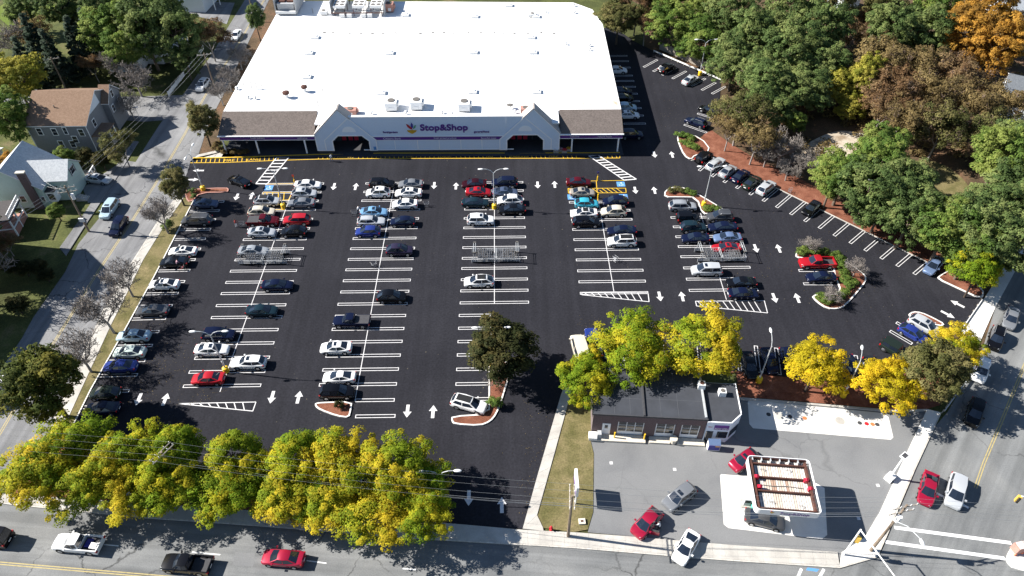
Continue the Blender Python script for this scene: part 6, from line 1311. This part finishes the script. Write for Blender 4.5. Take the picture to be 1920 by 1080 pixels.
# ------------------------------------------------------------------ trees and shrubs
def leaf_cloud(name, seed, centres, crad, per, size, m, flat=.6, axis=None, up=.35):
    """many small leaf faces gathered in clumps; attribute 'tint' varies by clump and by leaf"""
    rs = np.random.RandomState(seed); C = np.repeat(np.asarray(centres, float), per, 0); R = np.repeat(np.asarray(crad, float), per)
    n = len(C); d = rs.normal(size=(n,3)); d /= np.linalg.norm(d, axis=1)[:,None]
    d[:,2] = np.where(d[:,2] < -.35, -d[:,2], d[:,2])
    rad = R*rs.uniform(.35,1.05,n)**.6
    P = C+d*rad[:,None]*np.array([1,1,flat+.2])
    N = d*.75+rs.normal(size=(n,3))*.55; N[:,2] += up; N /= np.linalg.norm(N, axis=1)[:,None]
    cc_ = np.asarray(centres, float); ctr = cc_.mean(0); ctr[2] -= .25*np.ptp(cc_[:,2]); out = P-ctr; out /= np.linalg.norm(out, axis=1)[:,None]+1e-6
    SN = d*.5+out*.45+N*.45; SN[:,2] += .25; SN /= np.linalg.norm(SN, axis=1)[:,None]   # leaves share the light of their clump
    N = np.where((N*SN).sum(1)[:,None] < 0, -N, N)
    A = np.cross(N, rs.normal(size=(n,3))); A /= np.linalg.norm(A, axis=1)[:,None]; B = np.cross(N, A)
    s = size*rs.uniform(.6,1.35,n)[:,None]
    V = np.stack([P-A*s*.55, P-B*s*.34, P+A*s*.55, P+B*s*.34], 1).reshape(-1,3)
    me = bpy.data.meshes.new(name); me.vertices.add(4*n); me.vertices.foreach_set('co', V.ravel().astype(np.float32))
    me.loops.add(4*n); me.loops.foreach_set('vertex_index', np.arange(4*n, dtype=np.int32)); me.polygons.add(n)
    me.polygons.foreach_set('loop_start', np.arange(0,4*n,4,dtype=np.int32)); me.polygons.foreach_set('loop_total', np.full(n,4,dtype=np.int32))
    k = len(centres); ph = rs.uniform(0,6.28,6); wv = np.sin(cc_[:,0]*.75+ph[0])+np.sin(cc_[:,1]*.8+ph[1])+np.sin(cc_[:,2]*.9+ph[2]+cc_[:,0]*.5)
    hue = np.repeat(np.clip(rs.normal(.5,.16,k)+.17*wv,0,1), per)+rs.normal(0,.09,n); val = np.repeat(rs.uniform(.25,.75,k), per)+rs.uniform(-.25,.25,n)
    col = np.zeros((n,4)); col[:,0] = np.clip(hue,0,1); col[:,1] = np.clip(val,0,1); col[:,3] = 1
    me.update(); at = me.attributes.new('tint','FLOAT_COLOR','POINT'); at.data.foreach_set('color', np.repeat(col,4,0).ravel().astype(np.float32))
    me.materials.append(MATS[m]); me.polygons.foreach_set('use_smooth', np.ones(n, dtype=bool)); me.update(); me.normals_split_custom_set_from_vertices(np.repeat(SN,4,0).tolist())
    return me
def crown_points(seed, R, zc, rz, n, lump=.25, low=-.45, solid=.5):
    rs = np.random.RandomState(seed); lobes = rs.normal(size=(7,3)); lobes /= np.linalg.norm(lobes,axis=1)[:,None]; out = []
    while len(out) < n:
        d = rs.normal(size=3); d /= np.linalg.norm(d)
        if d[2] < low: continue
        k = 1-lump+lump*1.6*max(0, np.max(lobes@d)-.55)/.45; r = rs.uniform(solid,1.0)**.7*k*.86
        out.append((d[0]*r*R, d[1]*r*R, zc+d[2]*r*rz))
    return out
def limbs(seed, H, zc, pts, r0, m, bend=.5):
    rs = random.Random(seed); mb = MB(); top = Vector((rs.uniform(-.3,.3), rs.uniform(-.3,.3), zc*.9)); fork = Vector((rs.uniform(-.15,.15), rs.uniform(-.15,.15), zc*.5))
    mb.tube((0,0,-.1), fork, r0, r0*.72, 8); mb.tube(fork, top, r0*.7, r0*.3, 6)
    for p in rs.sample(pts, min(13, len(pts))):
        p = Vector(p); a = fork.lerp(top, rs.random()*.9); mid = a.lerp(p, .55)+Vector((0,0,rs.uniform(.1,.5))); mb.tube(a, mid, r0*.34, r0*.2, 5); mb.tube(mid, p, r0*.2, r0*.06, 4)
    return mb.mesh('trunk', m, 60)
def branching(seed, H, spread, levels, m, r0, first=4, per=(5,4,4,4), up=.55, clear=.28):
    """bare tree: trunk mesh and a mesh of ever finer twigs"""
    rs = random.Random(seed); tr, tw = MB(), MB(); ends = []
    fork = Vector((rs.uniform(-.2,.2), rs.uniform(-.2,.2), H*clear)); tr.tube((0,0,-.1), fork, r0, r0*.75, 8)
    def grow(p, d, L, r, lev):
        n = 3; q = p
        for k in range(n):
            d = (d+Vector((rs.gauss(0,.16), rs.gauss(0,.16), rs.gauss(.05,.12)))).normalized(); q2 = q+d*L/n
            (tr if lev == 0 else tw).tube(q, q2, max(.034, r*(1-k*.22)), max(.03, r*(1-(k+1)*.22)), 5 if lev == 0 else 3, caps=False)
            if lev < levels and k > 0 or (lev and lev < levels):
                for _ in range(per[lev] if k == n-1 else max(1, per[lev]//2)):
                    ax = Vector((rs.gauss(0,1), rs.gauss(0,1), rs.gauss(.25,.6))).normalized(); nd = (d*up+ax*.75).normalized()
                    grow(q2, nd, L*rs.uniform(.48,.68), r*.45, lev+1)
            q = q2
        if lev >= levels-1: ends.append(tuple(q))
    for k in range(first):
        a = 2*math.pi*(k+rs.uniform(-.25,.25))/first; grow(fork, Vector((math.cos(a)*spread, math.sin(a)*spread, 1)).normalized(), H*.36, r0*.5, 0)
    return tr.mesh('trunk', m[0], 60), tw.mesh('crown', m[1]), ends
TV = {}
for i in range(4):
    pts = crown_points(100+i, 5.2, 5.8, 3.2, 190, .38, -.45, .3); TV['locust',i] = (limbs(i, 9, 5.9, pts, .2, 'dark_bark'), leaf_cloud('crown', 200+i, pts, np.random.RandomState(i).uniform(.45,1.0,190), 95, .225, 'leaf_locust', .3, up=.8), 5.0, 9.0, 5.9)
    pts = crown_points(300+i, 7.3, 8.2, 6.6, 320, .42, -.8, .45); TV['oak',i] = (limbs(20+i, 15, 9.2, pts, .38, 'bark'), leaf_cloud('crown', 400+i, pts, np.random.RandomState(9+i).uniform(.55,1.3,320), 74, .38, 'leaf_green', .45, up=.6), 7.0, 15.0, 8.6)
for i in range(2):
    pts = crown_points(500+i, 5, 7.6, 5.2, 150, .2, -.75, .55)+crown_points(520+i, 3.6, 7.4, 3.8, 60, .1, -.8, .2); TV['dense',i] = (limbs(40+i, 13, 7.6, pts, .3, 'dark_bark'), leaf_cloud('crown', 600+i, pts, np.random.RandomState(19+i).uniform(.5,1.05,210), 95, .31, 'leaf_dark', .7), 5.0, 13.0, 7.6)
    pts, rad = [], []
    for z in np.arange(1.2, 12.6, .42):
        R = 3.0*(1-z/13.2)**.8
        for k in range(max(3, int(R*6))):
            a = RND.uniform(0, 6.28); rr_ = R*RND.uniform(.45,1.0); pts.append((rr_*math.cos(a), rr_*math.sin(a), z-rr_*.12)); rad.append(.45)
    TV['spruce',i] = (MB().tube((0,0,-.1),(0,0,12.8),.22,.03,7).mesh('trunk','bark',60), leaf_cloud('crown', 650+i, pts, rad, 34, .42, 'leaf_spruce', .3, up=.1), 3.0, 13.0, 5.5)
for i in range(3):
    a_, b_, ends = branching(700+i, 8.5, .85, 3, ('grey_bark','twig'), .24, 6, (4,4,3)); TV['bare',i] = (a_, b_, 4.5, 9.5, 5.4)
    a_, b_, ends = branching(740+i, 11, .75, 3, ('grey_bark','twig_brown'), .22, 5, (3,3,3)); sel = random.Random(i).sample(ends, min(230, len(ends)))
    TV['thin',i] = (a_, b_, 6.0, 13.0, 7.5, leaf_cloud('foliage', 780+i, sel, np.full(len(sel),.9), 34, .34, 'leaf_brown', .5))
print('tree meshes', sum(len(v[1].polygons) for v in TV.values()))
TREES = []
def tree(kind, px, py, r, h, leafm, look, place, base=None, variant=None, cat='tree'):
    """px, py = middle of the crown as surveyed; r crown radius, h height in metres"""
    TREES.append((kind, px, py, r, h, leafm, look, place, base, variant, cat))
LG = 'yellow-green locust tree'; YG = 'golden yellow locust tree'
for x, y, r, lm in [(70,885,4.6,'leaf_locust'),(128,838,4.8,'leaf_locust_green'),(150,915,4.3,'leaf_locust'),(262,850,4.4,'leaf_locust_green'),(330,835,4.2,'leaf_locust_green'),(255,925,4.0,'leaf_locust'),(335,915,4.4,'leaf_locust_green'),(432,850,4.4,'leaf_locust'),(420,930,4.5,'leaf_locust_green'),(545,862,4.7,'leaf_locust_green'),(530,945,4.4,'leaf_locust'),(640,868,4.8,'leaf_locust'),(620,955,4.6,'leaf_locust'),(735,880,4.7,'leaf_locust'),(715,965,4.8,'leaf_locust'),(785,925,4.0,'leaf_locust_green'),(200,882,4.2,'leaf_locust'),(300,885,4.0,'leaf_locust_green'),(475,895,4.2,'leaf_locust'),(588,905,4.4,'leaf_locust_green')]:
    tree('locust', x, y-(8 if y > 890 else 0), r*1.06, 9.0 if y < 890 else 7.0, lm, LG, 'in the street tree row along the main road')
tree('locust', 1188,648,6.2,10.0,'leaf_locust_green','tall yellow-green tree','behind the garage beside the blue pickup'); tree('locust',1328,652,6.6,10.0,'leaf_locust','tall yellow-green tree','overhanging the garage roof by the kiosk')
tree('locust',1098,712,4.0,7.5,'leaf_locust_green','loose yellow-green tree','at the end of the walk beside the garage wall'); tree('locust',1110,680,2.4,6.0,'leaf_locust','loose yellow-green tree','between the cream van and the garage')
tree('locust',1530,688,5.3,8.0,'leaf_locust_gold',YG,'in the mulch above the tank pad, larger of the pair'); tree('locust',1662,712,4.7,7.6,'leaf_locust_gold',YG,'in the mulch above the tank pad, smaller of the pair')
tree('locust',1795,648,3.8,7.8,'leaf_locust','small yellow tree','at the avenue corner behind the olive tree'); tree('dense',1752,690,4.7,11.5,'leaf_olive','big olive-green oak','beside the avenue above the tank pad')
tree('dense',937,650,5.5,10.6,'leaf_dark','dark round tree','on the L-shaped island in the lot'); tree('dense',75,715,5.8,13,'leaf_oakgold','dark olive street tree','at the side street corner', None)
tree('dense',378,225,3.6,10.0,'leaf_olive','bushy olive evergreen','at the left front corner of the store'); tree('dense',325,338,2.9,8.2,'leaf_olive','yellowing street tree','on the grass strip by the store entrance', (346,386))
for x, y, r, h, b, place in [(303,385,3.2,8.5,(316,438),'by the ivy on the grass strip, nearest the store'),(222,505,3.4,8.5,(250,557),'on the grass strip beside the white sedan'),(180,565,4.0,9.5,(215,625),'on the grass strip, leaning over the street centre line'),(145,640,3.8,9.0,(172,698),'on the grass strip, nearest the dark street tree')]:
    tree('bare', x, y, r, h, None, 'bare grey street tree', place, b)
tree('thin',222,262,3.6,9.0,'leaf_olive','half-bare grey street tree','in front of the brown-roofed house', (243,312)); tree('bare',237,178,3.0,8.0,None,'bare young tree','at the corner of the lane', (252,223))
tree('bare',1522,458,1.9,3.6,None,'small bare tree','at the top of the boomerang island'); tree('bare',1607,500,2.2,4.0,None,'small bare tree','on the outer bend of the boomerang island'); tree('bare',1560,553,1.8,3.4,None,'small bare tree','at the lower end of the boomerang island')
tree('bare',930,705,1.6,3.2,None,'small bare tree','beside the lamp on the L-shaped island')
# left: gardens along the side street
for k, x, y, r, h, lm, look in [('oak',28,150,6.0,14,'leaf_yellow','yellow-green maple'),('oak',10,215,5.0,13,'leaf_bright','dark green maple'),('bare',25,70,5.0,11,None,'bare grey tree'),('spruce',75,95,3.6,15,'leaf_spruce','dark spruce'),('spruce',105,115,3.2,13,'leaf_spruce','dark spruce'),('spruce',150,95,3.4,14,'leaf_spruce','blue-green spruce'),('spruce',135,35,3.0,13,'leaf_spruce','blue-green spruce'),
    ('oak',205,55,6.5,17,'leaf_bright','tall green tree'),('oak',265,45,7.0,19,'leaf_green','tall dark green tree'),('oak',325,50,6.5,18,'leaf_green','tall dark green tree'),('thin',388,62,5.0,12,'leaf_redbrown','dark red-brown thinning tree'),('bare',215,118,4.0,9,None,'bare grey tree'),('thin',170,118,3.0,8,'leaf_redbrown','small red-brown tree'),
    ('oak',110,15,5.5,14,'leaf_green','dark green tree'),('dense',478,35,2.6,9.5,'leaf_green','slim green pine'),('thin',60,60,4.5,12,'leaf_brown','brown thinning tree'),('dense',120,292,2.2,4.5,'leaf_bright','round green garden bush'),('dense',105,396,1.7,3.6,'leaf_bright','round green garden bush'),('oak',300,15,6,17,'leaf_green','tall dark green tree'),
    ('bare',445,100,3.0,7,None,'bare roadside tree'),('bare',425,140,3.0,7,None,'bare roadside tree'),('bare',410,170,2.6,6,None,'bare roadside tree'),('bare',250,140,4.2,9,None,'bare grey tree'),('thin',15,300,2.6,5,'leaf_orange','low orange-brown garden shrub'),('thin',10,455,2.4,5,'leaf_redbrown','low red-brown garden shrub'),('oak',190,20,5,14,'leaf_green','dark green tree'),('oak',40,20,4,11,'leaf_green','dark green tree'),('oak',345,110,3.4,9,'leaf_green','dark green tree'),('spruce',55,130,3.2,13,'leaf_spruce','dark spruce'),('spruce',175,75,3.2,13,'leaf_spruce','blue-green spruce'),('oak',235,95,4.6,13,'leaf_bright','tall green tree'),('dense',190,300,2.0,4,'leaf_dark','dark garden bush'),('dense',70,500,1.8,3.2,'leaf_dark','dark garden bush'),('dense',85,515,1.5,2.6,'leaf_dark','dark garden bush'),('dense',45,502,1.6,3.0,'leaf_dark','dark garden bush'),('dense',20,497,1.7,3.0,'leaf_dark','dark garden bush'),('dense',160,290,1.9,4,'leaf_dark','dark garden bush'),('dense',145,310,1.5,3,'leaf_dark','dark garden bush'),('dense',30,570,1.8,3.4,'leaf_dark','dark garden bush')]:
    tree(k, x, y, r, h, lm, look, 'in the gardens beside the side street')
tree('oak',-45,430,5.0,15,'leaf_green','dark green tree','just beyond the left edge between the porch house and the main road', (-20,515))
tree('bare',-20,520,5.5,12,None,'large bare tree','just beyond the left edge above the side street', (-22,572))
tree('locust',800,968,3.6,7.5,'leaf_locust_green','green-yellow tree','at the end of the street tree row beside the entrance')
# right: the wood behind the upper lot and the bank
for k, x, y, r, h, lm, look in [
    ('oak',1160,35,5.6,11,'leaf_olive','olive oak'),('thin',1195,10,5,13,'leaf_redbrown','red-brown thinning tree'),('thin',1212,42,4.5,10,'leaf_redbrown','red-brown thinning tree'),('oak',1258,46,6.3,11.5,'leaf_bright','bright green tree'),('oak',1250,2,6,13,'leaf_bright','bright green tree'),('oak',1318,68,6.2,11.5,'leaf_bright','bright green tree'),('oak',1325,15,6.3,14,'leaf_bright','bright green tree'),('oak',1372,35,6.3,15,'leaf_green','green oak'),
    ('oak',1380,108,6.0,13,'leaf_green','green oak'),('oak',1420,60,7,17,'leaf_green','green oak'),('oak',1432,145,6.8,13,'leaf_green','green oak'),('oak',1480,95,7,16,'leaf_green','green oak'),('oak',1485,25,7,17,'leaf_green','green oak'),('oak',1500,165,6.0,11,'leaf_green','green oak'),('oak',1540,60,7,16,'leaf_green','green oak'),('oak',1545,125,6,12,'leaf_green','green oak'),('oak',1440,195,5.2,10,'leaf_green','green oak'),('oak',1560,15,6,15,'leaf_olive','olive oak'),
    ('oak',1650,20,6,15,'leaf_olive','olive oak'),('oak',1665,60,6.5,15,'leaf_green','green oak'),('oak',1730,60,6.5,15,'leaf_green','green oak'),('oak',1755,15,6,15,'leaf_bright','bright green tree'),('oak',1820,55,7.5,17,'leaf_orange','orange maple'),('oak',1870,85,6.5,16,'leaf_orange','orange maple'),('oak',1850,25,6,16,'leaf_orange','orange maple'),('thin',1905,45,5,13,'leaf_orange','rust-orange tree'),
    ('thin',1602,45,4.5,12,'leaf_redbrown','red-brown thinning tree'),('oak',1578,155,4.8,10,'leaf_yellow','yellow willow'),('oak',1615,140,4.5,13,'leaf_yellow','yellow willow'),('oak',1600,195,3.4,7,'leaf_yellow','yellow willow'),('dense',1490,228,2.6,6,'leaf_bright','small green tree'),
    ('thin',1660,110,6.5,14,'leaf_brown','brown thinning tree'),('thin',1720,120,6,14,'leaf_brown','brown thinning tree'),('thin',1680,165,6.5,14,'leaf_redbrown','red-brown thinning tree'),('thin',1745,175,6.5,14,'leaf_brown','brown thinning tree'),('thin',1800,140,6.2,14,'leaf_redbrown','red-brown thinning tree'),('thin',1830,195,6,14,'leaf_brown','brown thinning tree'),('thin',1700,225,5.5,13,'leaf_brown','brown thinning tree'),('thin',1770,235,5.5,13,'leaf_olive','olive thinning tree'),('thin',1860,240,5.5,12,'leaf_olive','olive thinning tree'),('thin',1660,200,4.6,12,'leaf_redbrown','red-brown thinning tree'),('thin',1890,190,5,12,'leaf_brown','brown thinning tree'),
    ('thin',1390,210,6.0,13,'leaf_olive','olive thinning tree'),('thin',1420,255,5.0,11,'leaf_brown','brown thinning tree'),('thin',1370,235,4.0,10,'leaf_brown','brown thinning tree'),('bare',1470,270,4.0,9,None,'bare grey tree'),('bare',1510,300,3.2,6,None,'bare grey tree'),('bare',1480,315,2.6,5,None,'bare grey tree'),('bare',1440,285,3.0,6,None,'bare grey tree')]:
    tree(k, x, y, r, h, lm, look, 'in the wood behind the upper lot')
for k, x, y, r, h, lm, look in [('oak',1585,325,5.5,12,'leaf_bright','leafy green oak'),('oak',1645,310,5.8,13,'leaf_bright','leafy green oak'),('oak',1632,352,5.6,13,'leaf_green','leafy green oak'),('oak',1690,355,5.4,12.5,'leaf_green','leafy green oak'),('oak',1660,270,4.6,11,'leaf_bright','leafy green oak'),('oak',1708,405,5.0,12,'leaf_green','leafy green oak'),('oak',1562,340,4.2,10,'leaf_bright','leafy green oak'),
    ('oak',1775,432,5.4,12.5,'leaf_bright','leafy green oak'),('oak',1825,430,6,13,'leaf_green','leafy green oak'),('oak',1875,300,6.5,14,'leaf_bright','leafy green oak'),('oak',1905,365,6,13,'leaf_green','leafy green oak'),('oak',1865,390,5.6,13,'leaf_green','leafy green oak'),('oak',1890,450,5.6,13,'leaf_green','leafy green oak'),('oak',1822,468,4.4,11,'leaf_bright','leafy green oak'),('oak',1738,390,4.6,11,'leaf_bright','leafy green oak'),('locust',1840,505,4.4,9,'leaf_locust_green','yellowing tree'),('oak',1655,385,4.4,10,'leaf_green','leafy green oak'),('oak',1910,255,5.5,13,'leaf_green','leafy green oak'),('oak',1845,470,4.6,11,'leaf_green','leafy green oak')]:
    tree(k, x, y, r, h, lm, look, 'on the bank above the angled stalls')
names_of = dict(locust='locust_tree', oak='broadleaf_tree', dense='round_tree', spruce='spruce_tree', bare='bare_tree', thin='thinning_tree')
seen = {}
for T_ in TREES: seen.setdefault((T_[6], T_[7]), []).append(T_)
rt_ = random.Random(5)
for (look, place), lst in seen.items():
    lst.sort(key=lambda q: q[1]); N_ = len(lst)
    for i, (kind, px, py, r, h, lm, _, _, base, var, cat) in enumerate(lst):
        nv = max(v for k, v in TV if k == kind)+1; v = TV[kind, rt_.randrange(nv)]; R0, H0, ZC = v[2], v[3], v[4]
        zc = ZC*h/H0
        p = G(px, py, zc) if base is None else G(*base)
        if N_ == 1: lab = f'{look} {place}'
        elif N_ <= 20: lab = f'{ORD[i]} {look} from the left {place}'
        t = thing(names_of[kind], lab, cat, (p.x, p.y, .0), rt_.uniform(0,6.28), f'{look}s {place}' if N_ > 1 else None)
        s = (r/R0, r/R0*rt_.uniform(.92,1.08), h/H0)
        if base is not None and kind == 'bare':      # street trees lean a little, as surveyed
            pass
        put('trunk', v[0], t, scale=s); c = put('crown', v[1], t, scale=s)
        if lm and kind != 'thin': c.material_slots[0].link = 'OBJECT'; c.material_slots[0].material = MATS[lm]
        if kind == 'thin':
            f = put('foliage', v[5], t, scale=s); f.material_slots[0].link = 'OBJECT'; f.material_slots[0].material = MATS[lm]
# shrubs
sh = []
for i in range(3):
    pts = crown_points(900+i, 1, .55, .6, 26, .2, -.2, .3); sh.append((leaf_cloud('foliage', 930+i, pts, np.full(26,.32), 45, .16, 'leaf_bright', .6), MB().path([(0,0,0),(.05,0,.3),(.2,.1,.6)],.03,.01,4).path([(0,0,0),(-.1,.05,.5)],.03,.01,4).mesh('stem','bark')))
def shrub(px, py, r, h, lm, label, z=.15, grp=None, cat='shrub'):
    p = G(px, py); t = thing('shrub', label, cat, (p.x, p.y, z), rt_.uniform(0,6), grp); k = rt_.randrange(3)
    o = put('foliage', sh[k][0], t, scale=(r,r,h), paint=lm); put('stem', sh[k][1], t, scale=(r,r,h))
shrub(931,762,1.15,1.3,'leaf_bright','clipped round green bush at the tip of the L-shaped island'); shrub(638,764,.8,.9,'leaf_dark','small evergreen in the island at the foot of the second double row')
shrub(318,432,1.3,1.5,'leaf_green','ivy bush at the foot of the bare street tree',.09)
GI = 'green ground-cover shrub on the boomerang island'
for i, (x, y) in enumerate([(1500,477),(1510,473),(1522,473),(1535,477),(1547,478),(1560,484),(1572,492),(1575,505),(1580,517),(1585,530),(1590,540),(1582,552),(1573,560),(1560,566),(1548,569),(1540,563),(1597,533),(1570,483)]): shrub(x, y, rt_.uniform(.9,1.3), .8, 'leaf_bright', f'{ORD[i]} {GI}, counted from its upper tip', grp='boomerang island shrubs')
for i, (x, y) in enumerate([(1258,361),(1268,358),(1278,361),(1288,362),(1298,366),(1325,395),(1335,392),(1345,397)]): shrub(x, y, rt_.uniform(.8,1.1), .6, 'leaf_olive' if i < 3 else 'leaf_bright', f'{ORD[i]} low shrub from the left on the triangular lamp island', grp='triangular island shrubs')
for i, (x, y) in enumerate([(1276,256),(1287,259),(1297,264),(1283,270),(1293,275),(1303,280)]): shrub(x, y, rt_.uniform(1.0,1.3), .7, 'leaf_bright', f'{ORD[i]} low green shrub on the upper kerbed island by the store', grp='upper island shrubs')
for i, (x, y) in enumerate([(405,283),(415,286),(423,290),(440,290),(452,291),(462,290),(410,275)]): shrub(x, y, rt_.uniform(.8,1.1), .9, 'leaf_brown', f'{ORD[i]} dry hedge shrub from the street at the store corner', grp='store corner shrubs')
for i, (x, y) in enumerate([(365,362),(358,364),(365,372)]): shrub(x, y, .7, .7, 'leaf_green', f'{ORD[i]} low shrub on the brick-edged island by the side street', grp='brick-edged island shrubs')
# undergrowth of the wood and fallen leaves: nobody could count it
ug = [G(RND.uniform(1330,1915), RND.uniform(20,300)) for _ in range(420)]; ug = [p for p in ug if p.x > 48+max(0,(150-p.y)*.2)]
me = leaf_cloud('undergrowth', 990, [(p.x,p.y,.35) for p in ug], np.full(len(ug),1.2), 40, .5, 'leaf_brown', .5); o = put('undergrowth', me); o['kind'] = 'stuff'; o['label'] = 'brown undergrowth covering the floor of the wood'
lv = []
for x0, y0, x1, y1, n in [(1120,600,1090,650,60),(1340,360,1760,520,420),(170,640,420,760,200),(1500,480,1640,580,90),(1240,120,1340,260,200),(1060,740,980,980,120),(200,560,330,720,120)]:
    for _ in range(n): lv.append(G(RND.uniform(min(x0,x1),max(x0,x1))+RND.gauss(0,8), RND.uniform(min(y0,y1),max(y0,y1))+RND.gauss(0,6)))
me = leaf_cloud('fallen_leaves', 991, [(p.x,p.y,ZL+.02) for p in lv], np.full(len(lv),.9), 2, .10, 'leaf_brown', -.18, up=3); o = put('fallen_leaves', me); o['kind'] = 'stuff'; o['label'] = 'scattered fallen leaves on the lot'
